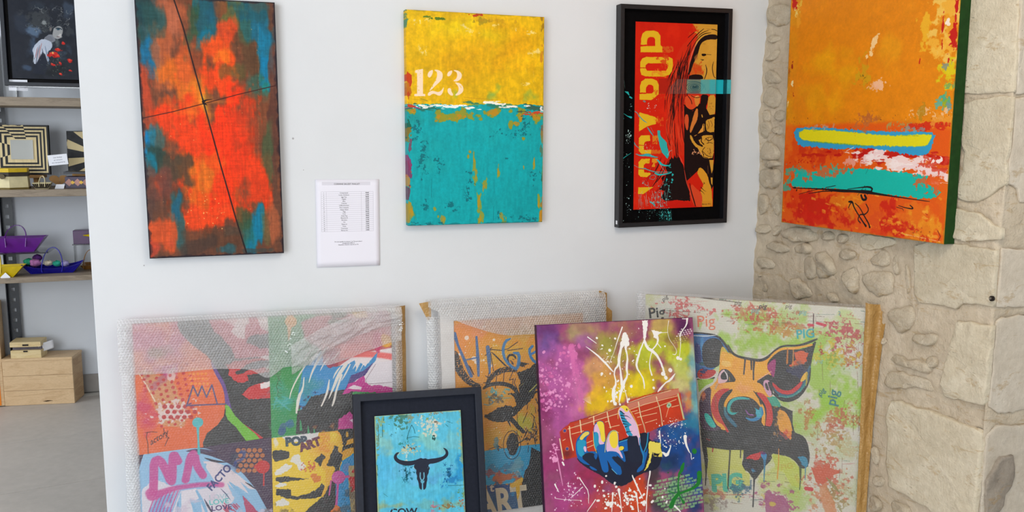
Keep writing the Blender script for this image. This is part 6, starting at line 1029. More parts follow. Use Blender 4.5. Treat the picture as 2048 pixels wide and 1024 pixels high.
def art_stripes(name, p, cx=.40, cy=.55, seed=1):
    """inlaid light and dark strips stepping round an opening"""
    s = art(name, p, res=1100, base=(24, 24, 28), seed=seed).UV(); c = (206, 186, 140); n = 4; hx0, hx1, hy0, hy1 = .34, .76, .28, .72
    for i in range(n*2):
        t = i/(n*2); x0, x1, y0, y1 = hx0*t, 1-(1-hx1)*t, hy0*t, 1-(1-hy1)*t
        s.poly([(x0, y0), (x1, y0), (x1, y1), (x0, y1)], c if i % 2 else (24, 24, 28))
    for (a, b, sd) in ((.22, .58, 't'), (.3, .72, 'l')):
        for i in range(n*2):
            t, t2 = i/(n*2), (i+1)/(n*2)
            k = (24, 24, 28) if i % 2 else c
            if sd == 't': s.poly([(a+(hx0+.10-a)*t, hy0*t), (b+(hx1-.14-b)*t, hy0*t), (b+(hx1-.14-b)*t2, hy0*t2), (a+(hx0+.10-a)*t2, hy0*t2)], k)
            else: s.poly([(hx0*t, a+(hy0+.12-a)*t), (hx0*t2, a+(hy0+.12-a)*t2), (hx0*t2, b+(hy1-.12-b)*t2), (hx0*t, b+(hy1-.12-b)*t)], k)
    s.streaks(.06, .02); s.edge((24, 24, 28), 2, 1); return s
def art_fan(name, p):
    s = art(name, p, res=1100, base=(24, 24, 28), seed=3).UV(); c = (206, 186, 140)
    for i in range(12):
        a, b = (-2.9+i*.52), (-2.9+i*.52+.26); o = (.75, .6)
        s.poly([o, (o[0]+2*math.cos(a), o[1]+2*math.sin(a)), (o[0]+2*math.cos(b), o[1]+2*math.sin(b))], c)
    for i in range(8):
        t = i/8; s.poly([(.35+.4*t, .35+.3*t), (1, .35+.3*t), (1, .95-.2*t), (.35+.4*t, .95-.2*t)], c if i % 2 else (24, 24, 28))
    s.edge((24, 24, 28), 2, 1); return s
# ================================================================== the room
rnd = random.Random(4)
from mathutils import noise as mnoise
def struct(o): o['kind'] = 'structure'; return o
ROOM_H = 2.60
struct(MB().box(-4.1, 2.6, -2.6, 5.2, -.06, -.006).build('floor', M['grout']))
FLOOR = bpy.data.objects['floor']
ca, sa = math.cos(math.radians(9.6)), math.sin(math.radians(9.6))
tile_me = None
for rI in range(-9, 2):
    n0 = 4.343+rI*.627
    for cI in range(-4, 4):
        t0 = .62+(cI)*1.25+(rI % 3-1)*.03
        cx, cy = (t0+.622)*ca-(n0+.3115)*sa, (t0+.622)*sa+(n0+.3115)*ca
        if not (-3.3 < cx < 1.9 and -1.2 < cy < 4.75): continue
        if tile_me is None:
            b = MB().box(-.6215, .6215, -.311, .311, -.006, 0).build('tile', M['tile'], FLOOR, bevel=.0015, seg=1); tile_me = b.data; o = b
        else:
            o = bpy.data.objects.new('tile', tile_me); COL.objects.link(o); o.parent = FLOOR
            m_ = o.modifiers.new('bevel', 'BEVEL'); m_.width = .0015; m_.segments = 1
        o.location = (cx, cy, 0); o.rotation_euler = (0, 0, math.radians(9.6))
struct(MB().box(-4.1, 2.6, -2.6, 5.2, ROOM_H, ROOM_H+.1).build('ceiling', M['ceiling']))
struct(MB().box(-.4058, STONE_X+.10, WALL_Y, WALL_Y+.12, 0, ROOM_H).build('wall_front', M['plaster'], bevel=.002))
struct(MB().box(-4.0, 2.6, 5.0, 5.12, 0, ROOM_H).build('wall_back', M['plaster_back']))
struct(MB().box(-4.1, -4.0, -2.6, 5.12, 0, ROOM_H).build('wall_left', M['plaster_back']))
struct(MB().box(-3.99, STONE_X, 4.988, 5.0, 0, .10).build('baseboard_back', mat('grey_baseboard_tile', (150, 144, 138), .5, .3, .05, 20, .1), bevel=.002))
# tiny marks on the plaster
wf = bpy.data.objects['wall_front']
for x, y, r_ in [(586, 277, .0035), (607, 340, .0015), (288, 531, .0022), (1012, 60, .001)]:
    P = at_y(x, y, WALL_Y)
    b = MB(); b.loft([[(r_*math.cos(a), -.0005, r_*math.sin(a)) for a in np.linspace(0, 2*PI, 8, endpoint=False)], [(r_*.5*math.cos(a), -.001, r_*.5*math.sin(a)) for a in np.linspace(0, 2*PI, 8, endpoint=False)]])
    o = b.build('scuff', mat('plaster_scuff', (176, 174, 176), .9, .1, .05, 30, 0), wf); o.location = tuple(P)

# ------------------------------------------------------------------ stone wall
Y_C = 1.742
def wall_disp(a, z):
    n = mnoise.fractal(Vector((a*3.1, z*3.1, 1.7)), .9, 2.1, 4)*.009+mnoise.noise(Vector((a*17, z*17, 4.2)))*.0035+mnoise.noise(Vector((a*48, z*48, 7.2)))*.0016
    return n
def corner_rag(a, z):
    """near the white wall the rubble and mortar swell and recede"""
    k = max(0, 1-(WALL_Y-a)/.10); return k*(mnoise.noise(Vector((z*9, 3.3, .4)))*.012+mnoise.noise(Vector((z*34, 1.3, 8.4)))*.006)
wall_r = struct(empty('wall_right'))
SPECS = []
def stone(poly, plane='M', H=.009, material='rubble', lump=.5, sm=1, flat=False, seg_step=.012): SPECS.append((poly, plane, H, material, lump, sm, flat, seg_step))
def build_stone(poly, plane, H, material, lump, sm, flat, seg_step, only_outline=False):
    P = np.array(poly, float)
    if plane == 'M': W3 = at_x(P[:, 0], P[:, 1], STONE_X); uv = np.stack([W3[:, 1], W3[:, 2]], -1)
    else: W3 = at_y(P[:, 0], P[:, 1], Y_C); uv = np.stack([W3[:, 0], W3[:, 2]], -1)
    uv = chaikin(uv, sm) if sm else uv
    out = []
    for i in range(len(uv)):
        a, b = uv[i], uv[(i+1) % len(uv)]; n = max(1, int(np.hypot(*(b-a))/seg_step))
        for k in range(n): out.append(a+(b-a)*k/n)
    c = uv.mean(0); out = np.array(out)
    rn = np.array([mnoise.noise(Vector((q[0]*30, q[1]*30, 9)))*(.004 if flat else .009)+mnoise.noise(Vector((q[0]*80, q[1]*80, 2)))*(.004 if flat else .005) for q in out])
    dr = out-c; out = out+dr/np.linalg.norm(dr, axis=1)[:, None]*rn[:, None]
    if only_outline: return out
    if flat: sc = [(1.0, -.008), (.995, .35), (.985, .8), (.95, 1.0), (.85, 1.0), (.7, 1.0), (.5, 1.0), (.25, 1.0)]
    else: sc = [(1.0, -.008), (.97, .3), (.90, .75), (.76, 1.0), (.58, 1.05), (.38, 1.1), (.18, 1.1)]
    tl = random.Random(int(abs(c[0]*1e4)+abs(c[1]*1e3))); ta = tl.uniform(0, 2*PI); H = H*tl.uniform(.75, 1.25); Rr = np.abs(out-c).max()
    rings = []
    for s_, h in sc:
        ring = []
        for q in out:
            p = c+(q-c)*s_; bd = wall_disp(p[0], p[1]) if plane == 'M' else wall_disp(-(2.45-p[0]), p[1])*.6
            if flat: bd = bd*.6+.001
            hh = (bd-.006) if h < 0 else bd+h*H*(1+(0 if flat else .75)*((p[0]-c[0])*math.cos(ta)+(p[1]-c[1])*math.sin(ta))/Rr)+(mnoise.fractal(Vector((p[0]*24, p[1]*24, c[0]*50)), .8, 2.1, 4)*H*lump if h > .7 else 0)
            if plane == 'M': ring.append((STONE_X-hh, p[0], p[1]))
            else: ring.append((p[0], Y_C-hh, p[1]))
        rings.append(ring)
    b = MB()
    C0 = np.array(rings[-1]).mean(0)
    rings = [[tuple(np.array(p)-C0) for p in r_] for r_ in rings]
    b.loft(rings, cap0=False, cap1=True)
    o = b.build('stone', M[material], wall_r, smooth=not flat)
    if flat: 
        for pl in o.data.polygons: pl.use_smooth = True
    o.location = tuple(C0); return o
def Z(pts, ox, oy, k): return [(ox+x/k, oy+y/k) for x, y in pts]
a1 = lambda p, **k: stone(Z(p, 1500, 0, 4.1), **k)
a2 = lambda p, **k: stone(Z(p, 1500, 230, 4.1), **k)
a3 = lambda p, **k: stone(Z(p, 1500, 440, 3.94), **k)
a4 = lambda p, **k: stone(Z(p, 1740, 440, 3.412), **k)
a5 = lambda p, **k: stone(Z(p, 1730, 724, 3.412), **k)
for p in [[(150, 40), (320, 30), (330, 160), (290, 220), (170, 210), (145, 130)], [(140, 300), (240, 285), (250, 340), (150, 345)], [(190, 440), (240, 395), (250, 440), (190, 500), (130, 500)], [(130, 590), (180, 570), (290, 650), (240, 700), (130, 680)], [(112, 760), (180, 700), (280, 760), (260, 860), (200, 910), (150, 860), (108, 830)], [(130, 905), (185, 900), (185, 990), (125, 1010)], [(210, 930), (290, 890), (285, 1000), (215, 990)]]: a1(p, H=.008)
for p in [[(105, 130), (115, 60), (180, 40), (190, 140), (130, 200), (102, 180)], [(195, 120), (280, 80), (275, 170), (210, 160)], [(90, 260), (160, 210), (260, 290), (250, 360), (150, 375), (85, 375)], [(130, 385), (250, 372), (260, 425), (110, 430)], [(80, 460), (150, 440), (260, 440), (255, 600), (150, 600), (78, 560)], [(73, 640), (160, 650), (150, 760), (120, 810), (76, 825)], [(185, 690), (250, 630), (245, 830), (200, 800)], [(62, 910), (150, 890), (170, 965), (62, 972)]]: a2(p, H=.010)
for p, h in [([(190, 50), (250, 35), (235, 90), (210, 130), (190, 120)], .012), ([(250, 80), (360, 50), (470, 70), (540, 110), (530, 165), (430, 180), (300, 160), (240, 130)], .012), ([(565, 110), (620, 85), (680, 110), (660, 165), (580, 160)], .009), ([(680, 130), (760, 100), (800, 130), (770, 190), (700, 180)], .010), ([(130, 190), (220, 160), (310, 220), (320, 240), (240, 265), (150, 235)], .013), ([(350, 210), (420, 180), (490, 190), (500, 268), (400, 270), (355, 250)], .011), ([(430, 290), (520, 290), (540, 440), (480, 475), (430, 440), (425, 360)], .009), ([(530, 260), (600, 240), (670, 330), (690, 430), (600, 465), (540, 450), (540, 340)], .013), ([(710, 260), (760, 225), (850, 250), (830, 300), (760, 320), (710, 290)], .010), ([(310, 465), (400, 460), (510, 580), (460, 620), (350, 635), (320, 540)], .012), ([(740, 430), (820, 355), (870, 420), (850, 590), (800, 560), (760, 490)], .012), ([(890, 450), (960, 400), (1100, 390), (1130, 480), (1110, 600), (980, 600), (900, 530)], .012), ([(950, 300), (1080, 220), (1110, 280), (1100, 375), (980, 370)], .008), ([(1120, 290), (1165, 275), (1170, 420), (1135, 420)], .006), ([(42, 300), (120, 290), (190, 330), (190, 395), (60, 375)], .010), ([(45, 430), (100, 430), (90, 455)], .010), ([(610, 580), (660, 570), (720, 640), (640, 650)], .008), ([(120, 500), (130, 560), (105, 580), (100, 530)], .006)]: a3(p, H=h)
a3([(880, 110), (1010, 120), (1150, 150), (1165, 195), (960, 240), (880, 220)], H=.005, material='ashlar', flat=True, lump=.3)
for p, h in [([(112, 630), (200, 590), (310, 600), (318, 690), (262, 750), (200, 780), (150, 700)], .010), ([(290, 800), (330, 770), (460, 775), (465, 820), (430, 865), (300, 830)], .010), ([(135, 940), (200, 920), (290, 990), (300, 1020), (170, 985)], .010), ([(82, 790), (120, 820), (110, 850), (78, 845)], .008), ([(370, 950), (420, 930), (460, 960), (440, 1010), (380, 1010)], .008), ([(235, 310), (262, 300), (270, 480), (250, 500)], .005)]: a4(p, H=h)
for p, h in [([(130, 130), (160, 62), (250, 62), (400, 105), (475, 180), (470, 210), (350, 165), (210, 190), (140, 160)], .011), ([(225, 5), (300, -20), (440, 0), (455, 40), (420, 85), (290, 45)], .010), ([(40, 900), (100, 930), (130, 980), (90, 1040), (45, 1010)], .012), ([(180, 940), (260, 960), (330, 1010), (300, 1060), (200, 1040)], .010), ([(50, 560), (95, 600), (100, 700), (60, 690)], .008), ([(60, 760), (150, 790), (150, 850), (70, 840)], .008)]: a5(p, H=h)
# dressed corner blocks
A = dict(material='ashlar', flat=True, sm=0, lump=.5, seg_step=.014)
def blk(p, plane='M', **k): q = dict(A); q['H'] = .004; q.update(k); return stone(p, plane, **q)
C6 = lambda p: Z(p, 1870, 0, 4.096); C7 = lambda p: Z(p, 1870, 230, 4.096); C4 = lambda p: Z(p, 1740, 440, 3.412); C5 = lambda p: Z(p, 1730, 724, 3.412)
blk(C6([(215, -330), (700, -330), (690, 0), (650, 755), (330, 775), (195, 765)]), lump=.35)
blk(C6([(240, 845), (330, 815), (500, 790), (648, 782)])+C7([(620, 200), (592, 380), (588, 560), (560, 572), (480, 640), (350, 722), (190, 688), (190, 560), (228, 470), (238, 300), (205, 200), (230, 40)]))
blk(C7([(105, 900), (112, 820), (150, 762), (380, 808), (490, 900), (565, 930), (560, 1020)])+C4([(660, 145), (520, 105), (530, 60)]), H=.007)
blk(C4([(300, 170), (440, 140), (640, 168), (885, 205), (868, 400), (850, 592), (740, 575), (650, 570), (600, 612), (520, 588), (420, 572), (340, 566), (305, 500), (308, 300)]), H=.008)
blk(C4([(605, 690), (700, 690), (850, 722)])+C5([(852, 30), (835, 200), (815, 300), (700, 275), (545, 235), (532, 150), (555, 0)]), lump=.8, H=.009)
blk(C5([(185, 265), (255, 262), (330, 300), (450, 330), (520, 358), (620, 395), (720, 440), (803, 470), (798, 600), (785, 800), (765, 1010), (750, 1180), (600, 1130), (440, 1000), (240, 880), (180, 850), (158, 680), (172, 500), (152, 360)]), material='ashlar', H=.010)
# returned face of the corner
blk(C6([(706, -330), (900, -330), (900, 780), (660, 770), (700, 0)]), 'R', material='ashlar_cool_lit')
blk(C6([(655, 800), (900, 780)])+C7([(900, 690), (690, 720), (672, 600), (600, 560), (602, 380), (632, 200)]), 'R', material='ashlar_cool_lit')
blk(C4([(895, 190), (1120, 210), (1120, 580), (990, 600), (858, 590), (875, 400)]), 'R', material='ashlar_cool_lit')
blk(C4([(862, 690), (910, 668), (1120, 640)])+C5([(1150, 300), (1000, 345), (900, 345), (835, 305), (850, 160), (868, 0)]), 'R', material='ashlar_cool_lit')
blk(C5([(825, 480), (890, 432), (1030, 425), (1200, 430), (1200, 1200), (770, 1200), (790, 800), (808, 600)]), 'R', material='ashlar_cool_lit')
blk(C5([(860, 690), (900, 640), (975, 625), (995, 660), (990, 800), (940, 900), (880, 1040), (800, 1060), (795, 900), (800, 800)]), 'R', material='stain', H=.012, lump=.5)
# mortar bed: pushed back under every stone and grooved along its outline
Sm = 400.0; zN = int(ROOM_H*Sm); mW, mH = int((2.90-Y_C)*Sm), zN
def stone_mask(plane, a0, w):
    A_ = Art.__new__(Art); A_.w, A_.h = w, zN; out = np.zeros((zN, w), np.float32)
    for sp in SPECS:
        if sp[1] != plane: continue
        o_ = build_stone(*sp, only_outline=True); cv = A_._cov([np.stack([(o_[:, 0]-a0)*Sm, o_[:, 1]*Sm], -1)])
        if cv: c, (r0, r1, c0, c1) = cv; out[r0:r1, c0:c1] = np.maximum(out[r0:r1, c0:c1], c)
    return out
def carve(mask):
    bl = Art._blur(mask, 1.5); inner = np.clip((Art._blur(mask, 2.5)-.6)*4, 0, 1)
    nn = np.clip((_hash_noise(mask.shape[0], mask.shape[1], mask.shape[0]/28, mask.shape[1]/28, 5)-.35)*3, 0, 1)
    return np.clip(4*bl*(1-bl), 0, 1)*.0042*nn+inner*.008
cM = carve(stone_mask('M', Y_C, mW)); cR = carve(stone_mask('R', STONE_X, int(.45*Sm)))
def look(c, a, z): i = min(c.shape[0]-1, max(0, int(z*Sm))); j = min(c.shape[1]-1, max(0, int(a*Sm))); return float(c[i, j])
NU, NV = 300, 460
path_len = (2.45-STONE_X)+(2.90-Y_C); gw = MB()
def wpt(u, v):
    s_ = u*path_len; z = v*ROOM_H; r0 = 2.45-STONE_X
    if s_ < r0:
        x, y = 2.45-s_, Y_C; d = wall_disp(-s_, z)*.6-look(cR, x-STONE_X, z); e_ = min(1, (r0-s_)/.02); return (x, y-d*e_, z)
    y = Y_C+(s_-r0); d = (wall_disp(y, z)-look(cM, y-Y_C, z))*min(1, (s_-r0)/.02+.3)
    return (STONE_X-d-corner_rag(y, z), y, z)
gw.grid(wpt, NU, NV)
gw.build('mortar_bed', M['mortar'], wall_r, smooth=True)
for sp in SPECS: build_stone(*sp)
# rusty anchor bolt in the corner block
P = at_x(1985.5, 597, STONE_X-.012)
b = MB(); b.tube([(0, 0, 0), (-.006, 0, 0)], .0075, 10).cur = 0
bo = b.build('anchor_socket', mat('dark_iron', (46, 38, 34), .6, .4, .2, 90, .2, .6), wall_r); bo.location = tuple(P)
MB().tube([(-.003, 0, .001), (-.010, 0, .001)], .0036, 8).build('anchor_bolt', mat('worn_steel', (150, 142, 130), .4, .5, .1, 90, .1, .8), bo)

# opening to the right of the corner: tall window
wn = struct(MB().box(2.45, 2.52, -1.0, Y_C, 0, .06).box(2.45, 2.52, -1.0, Y_C, ROOM_H-.1, ROOM_H).box(2.45, 2.52, Y_C-.06, Y_C, .06, ROOM_H-.1).box(2.45, 2.52, -1.0, -.94, .06, ROOM_H-.1).box(2.45, 2.52, .34, .40, .06, ROOM_H-.1).build('window_1', mat('grey_window_paint', (90, 92, 96), .5, .4, .03, 30, 0), bevel=.003))
MB().box(2.48, 2.49, -.95, .35, .05, ROOM_H-.09).build('pane', M['clear'], wn); MB().box(2.48, 2.49, .39, Y_C-.05, .05, ROOM_H-.09).build('pane', M['clear'], wn)
struct(MB().box(2.42, 2.6, -2.6, -1.0, 0, ROOM_H).build('wall_right_2', M['plaster_back']))

# ================================================================== paintings
def root_of(name, p, label, cat, group=None):
    o = empty(name, (0, 0, 0), 0, label, cat, group)
    up = -p['d']; og = p['TL']+p['d']*p['L']+p['e']*p['W']/2
    o.matrix_world = Matrix([[p['e'][i], p['Y'][i], up[i], og[i]] for i in range(3)]+[[0, 0, 0, 1]])
    return o
def canvas(parent, p, sub, t, am, em, name='canvas'):
    """sub: pose of the painted face; p: pose of the thing"""
    o = root_pos = p['TL']+p['d']*p['L']+p['e']*p['W']/2
    c = sub['TL']+sub['d']*sub['L']-root_pos
    x0 = float(c@p['e']); z0 = float(-(c@p['d'])); y0 = float(c@p['Y'])
    W, L = sub['W'], sub['L']; b = MB()
    x1, z1, y1 = x0+W, z0+L, y0+t
    v = [(x0, y0, z0), (x1, y0, z0), (x1, y0, z1), (x0, y0, z1), (x0, y1, z0), (x1, y1, z0), (x1, y1, z1), (x0, y1, z1)]
    b.add(v, [(0, 1, 2, 3)]); b.mi = [0]
    b.cur = 1; n = len(b.f); vs = b.v
    for q in [(0, 4, 5, 1), (1, 5, 6, 2), (2, 6, 7, 3), (3, 7, 4, 0), (5, 4, 7, 6)]: b.f.append(q); b.mi.append(1)
    return b.build(name, [am, em], parent, uvfn=lambda x, y, z: ((x-x0)/W, (z-z0)/L))
def ring(b, x0, x1, z0, z1, w, yf, yb, lip=.0):
    """mitred picture frame moulding"""
    o = [(x0, z0), (x1, z0), (x1, z1), (x0, z1)]; i = [(x0+w, z0+w), (x1-w, z0+w), (x1-w, z1-w), (x0+w, z1-w)]
    v = [(x, yb, z) for x, z in o]+[(x, yf, z) for x, z in o]+[(x, yf, z) for x, z in i]+[(x, yb, z) for x, z in i]
    f = []
    for r_ in range(3):
        for k in range(4): f.append((r_*4+k, r_*4+(k+1) % 4, (r_+1)*4+(k+1) % 4, (r_+1)*4+k))
    for k in range(4): f.append((12+k, 12+(k+1) % 4, (k+1) % 4, k))
    b.add(v, f); return b

p = PO['cross']; A_ = art_cross(); t = root_of('canvas_painting', p, 'tall teal and fiery orange abstract canvas crossed by two thin dark lines', 'painting')
canvas(t, p, p, .034, A_.material(.5, .3), mat('black_canvas_edge', (22, 20, 30), .6, .2, .2, 90, .2))
p = PO['number']; A_ = art_number(); am = A_.material(.5, .35); t = root_of('canvas_painting', p, 'yellow over teal canvas with stencilled number 123 on the white wall', 'painting'); canvas(t, p, p, .034, am, am)
p = PO['portrait']; t = root_of('framed_painting', p, 'black box frame with red half-face portrait, orange lettering and thrown turquoise paint', 'painting')
W, L = p['W'], p['L']; fr = ring(MB(), -W/2, W/2, 0, L, .0165, 0, .038).build('frame', M['black'], t, bevel=.001)
MB().box(-W/2-.0004, -W/2+.0004, .012, .024, .012, .026).build('sticker', M['card'], fr)
mm = art_portrait_mount(); ms = inset(p, .016, .016, W-.032, L-.032, -.026); mp = inset(p, 0, 0, W, L, -.026)
o = canvas(t, p, mp, .002, mm.material(.85, .15, spec=.06), M['mount_black'], 'mount')
for v in o.data.vertices: v.co.x *= (W-.030)/W; v.co.z = L/2+(v.co.z-L/2)*(L-.030)/L
uvl = o.data.uv_layers[0].data
for lp in o.data.loops: c_ = o.data.vertices[lp.vertex_index].co; uvl[lp.index].uv = ((c_.x+W/2)/W, c_.z/L)
canvas(t, p, PORTRAIT_IN, .0135, art_portrait().material(.6, .3, spec=.12), M['mount_black'], 'painted_panel')
# turquoise tape stripe that continues over the frame's right side
q_ = p; P1, P2 = [at(x, y, p['TL'], p['Y']) for x, y in ((1449.5, 159.5), (1449.5, 187.5))]
og = p['TL']+p['d']*p['L']+p['e']*p['W']/2; z1, z0 = -float((P1-og)@p['d']), -float((P2-og)@p['d'])
MB().box(W/2-.0165, W/2+.0006, -.0006, .03, z0, z1).build('painted_stripe', mat('turquoise_paint', (60, 176, 186), .4, .4, .08, 60, .2), t)
p = PO['sunset']; A_ = art_sunset(); t = root_of('canvas_painting', p, 'large orange and red abstract canvas with turquoise bars hanging on the stone wall', 'painting')
canvas(t, p, p, .038, A_.material(.45, .4), mat('dark_green_canvas_edge', (26, 62, 22), .7, .2, .1, 60, .2))
# price list
sP, p = art_paper(); t = root_of('price_list', p, 'white sheet with a printed price table taped to the wall', 'paper')
b = MB(); Wp, Lp = p['W'], p['L']
b.grid(lambda u, v: ((u-.5)*Wp, -.0006-.0016*math.sin(u*PI)*(1-v)-.0015*(u > .9)*(u-.9)*10*(1-v), v*Lp), 14, 14)
pm = sP.material(.6, .02); o = b.build('sheet', pm, t, smooth=True, uvfn=lambda x, y, z: (x/Wp+.5, z/Lp)); sd = o.modifiers.new('s', 'SOLIDIFY'); sd.thickness = .0003; sd.offset = 1

# ---- leaning pictures
p = PO['cow']; t = root_of('framed_painting', p, 'black framed sky blue painting of a horned cow skull leaning in front', 'painting')
W, L = p['W'], p['L']; ring(MB(), -W/2, W/2, 0, L, .024, 0, .032).build('frame', mat('dark_blue_black_paint', (38, 42, 54), .5, .35, .1, 60, .1), t, bevel=.0015)
MB().box(-W/2+.022, W/2-.022, .022, .026, .022, L-.022).build('mount', mat('blue_black_mount', (34, 38, 50), .8, .2, .1, 90, .1), t)
A_ = art_cow(); canvas(t, p, dict(TL=A_.TL, W=A_.W, L=A_.L, e=A_.e, d=A_.d, Y=p['Y']), .0095, A_.material(.5, .25), M['mount_black'], 'painted_panel')
p = PO['guitar']; A_ = art_guitar(); t = root_of('canvas_painting', p, 'unwrapped canvas of a hand on a red guitar neck with white paint splashes', 'painting')
canvas(t, p, p, .018, A_.material(.42, .5, spec=.4), mat('plum_canvas_edge', (58, 22, 52), .5, .3, .2, 80, .2))

def bubble_mat(name, fac=.075, veil=(.95, .95, .96), pitch=.0095, rough=.14, ring=.16, spec=.06):
    t = NT(name); tc = t.n('ShaderNodeTexCoord'); sep = t.n('ShaderNodeSeparateXYZ'); t.l(tc.outputs['Object'], sep.inputs[0])
    X, Zc = sep.outputs[0], sep.outputs[2]
    wob = t.noise(tc.outputs['Object'], 12, 2); X = t.math('ADD', X, t.math('MULTIPLY', wob, .012))
    def lat(off):
        a = t.math('SUBTRACT', t.math('FRACT', t.math('ADD', t.math('DIVIDE', X, pitch), off)), .5)
        b = t.math('MULTIPLY', t.math('SUBTRACT', t.math('FRACT', t.math('ADD', t.math('DIVIDE', Zc, pitch*1.732), off)), .5), 1.732)
        return t.math('SQRT', t.math('ADD', t.math('MULTIPLY', a, a), t.math('MULTIPLY', b, b)))
    d = t.math('MINIMUM', lat(0.0), lat(.5))
    dome = t.ramp(d, [(0, (1, 1, 1)), (.22, (.86, .86, .86)), (.36, (.35, .35, .35)), (.42, (0, 0, 0))])
    edge = t.ramp(d, [(.26, (0, 0, 0)), (.38, (1, 1, 1)), (.44, (0, 0, 0))])
    wr = t.noise(tc.outputs['Object'], 38, 5, .7, 1.0)
    h = t.math('ADD', t.math('MULTIPLY', dome, .9), t.math('MULTIPLY', wr, 2.2))
    bp = t.n('ShaderNodeBump'); bp.inputs['Strength'].default_value = .9; bp.inputs['Distance'].default_value = .003; t.l(h, bp.inputs['Height'])
    tr = t.n('ShaderNodeBsdfTransparent'); tr.inputs[0].default_value = (.98, .98, .985, 1)
    df = t.n('ShaderNodeBsdfDiffuse'); df.inputs[0].default_value = veil+(1,); tl_ = t.n('ShaderNodeBsdfTranslucent'); tl_.inputs[0].default_value = veil+(1,)
    t.l(bp.outputs[0], df.inputs['Normal'])
    gl = t.n('ShaderNodeBsdfGlossy'); gl.inputs['Roughness'].default_value = rough; t.l(bp.outputs[0], gl.inputs['Normal'])
    m0 = t.n('ShaderNodeMixShader'); m0.inputs[0].default_value = .12; t.l(df.outputs[0], m0.inputs[1]); t.l(tl_.outputs[0], m0.inputs[2])
    m1 = t.n('ShaderNodeMixShader'); m2 = t.n('ShaderNodeMixShader')
    big = t.noise(tc.outputs['Object'], 7, 4, .6, .5)
    f = t.math('ADD', fac-.03, t.math('ADD', t.math('MULTIPLY', edge, ring), t.math('MULTIPLY', big, .07)), True)
    t.l(f, m1.inputs[0]); t.l(tr.outputs[0], m1.inputs[1]); t.l(m0.outputs[0], m1.inputs[2])
    m2.inputs[0].default_value = spec; t.l(m1.outputs[0], m2.inputs[1]); t.l(gl.outputs[0], m2.inputs[2]); t.l(m2.outputs[0], t.out.inputs[0])
    return t.m
M['wrap'] = bubble_mat('bubble_wrap')
M['wrap2'] = bubble_mat('bubble_wrap_folded', .32, (.95, .94, .94), .0095, .2, .12, .12)
M['wrap_side'] = bubble_mat('bubble_wrap_sides', .42, (.93, .93, .93), .0095, .2, .12, .12)
def nz(x, y, z=0.0): return mnoise.noise(Vector((x, y, z)))
def wrap_sheet(parent, x0, x1, z0, z1, yb, m, name='bubble_wrap', bulge=.006, amp=.0022, seed=0, back=.03, nu=60, nv=60, r_=.02):
    """sheet over the face, turning back over the sides"""
    def fn(u, v):
        x = x0+(x1-x0)*u; z = z0+(z1-z0)*v
        dx = min(x-x0, x1-x); dz = min(z1-z, 9); e_ = min(dx, dz)
        k = max(0, 1-e_/r_); y = yb-bulge*min(1, e_/.05)+back*k**2.2
        w = nz(x*11, z*11, seed)*amp*2+nz(x*34+z*14, z*30, seed+3)*amp
        x += nz(z*14, seed, 2)*.004*k; z += nz(x*14, seed, 5)*.004*k
        return (x, y-abs(w), z)
    return MB().grid(fn, nu, nv).build(name, m, parent, smooth=True)

# four-panel pop art, wrapped
p = PO['quad']; t = root_of('wrapped_painting', p, 'bubble-wrapped four-panel pop art canvas of faces leaning at the left', 'painting')
W, L = p['W'], p['L']; A_ = art_quad(); am = A_.material(.5, .2); canvas(t, p, p, .03, am, am)
wrap_sheet(t, -W/2-.040, W/2+.030, .002, L+.020, -.004, M['wrap'], seed=1)
# side rolls of plastic
def roll(parent, x0, x1, z0, z1, yb, m, name, seed): 
    return MB().grid(lambda u, v: (x0+(x1-x0)*u+nz(v*9, seed)*.004, yb-.012*math.sin(u*PI)+nz(u*3, v*12, seed)*.003, z0+(z1-z0)*v), 8, 40).build(name, m, parent, smooth=True)
roll(t, -W/2-.036, -W/2+.004, .004, L+.004, -.002, M['wrap_side'], 'wrap_side', 2)
roll(t, W/2-.002, W/2+.034, .004, L-.01, -.010, M['wrap2'], 'wrap_side', 3)
def flapq(u, v):
    x = -W/2-.040+(W+.068)*u; top = L+.020; low = L-.152+.012*nz(u*5, 2)-.02*u+(.075*max(0, (u-.72)/.28)**1.1 if u > .72 else 0)-(.03*math.exp(-((u-.5)/.04)**2) if u < .55 else 0)
    z = low+(top-low)*v; cr = max(0, (u-.55)/.45)
    y = -.014-.004*math.sin(u*9)+nz(x*9, z*9, 8)*.004+cr*(nz(x*22+z*30, z*12, 3)*.012-.01)
    if v > .88: y += (v-.88)/.12*.020
    return (x, y, z)
MB().grid(flapq, 90, 40).build('wrap_flap', M['wrap2'], t, smooth=True)
def crumple(u, v):
    x = W/2-.34+.37*u; z = L-.19+.10*u+(.10-.04*u)*v+.06*math.sin(u*2.2)
    return (x, -.030-.010*math.sin(v*PI)+nz(x*20+z*20, v*6, 5)*.012, z)
MB().grid(crumple, 50, 24).build('wrap_flap', M['wrap2'], t, smooth=True)
MB().grid(lambda u, v: (W/2+.012+.040*u+nz(v*12, 3)*.0015, -.004+.020*u**2+nz(v*26, u*3)*.002*(1+u), .004+(L+.012)*v), 8, 60).build('packing_tape', M['tape'], t, smooth=True)
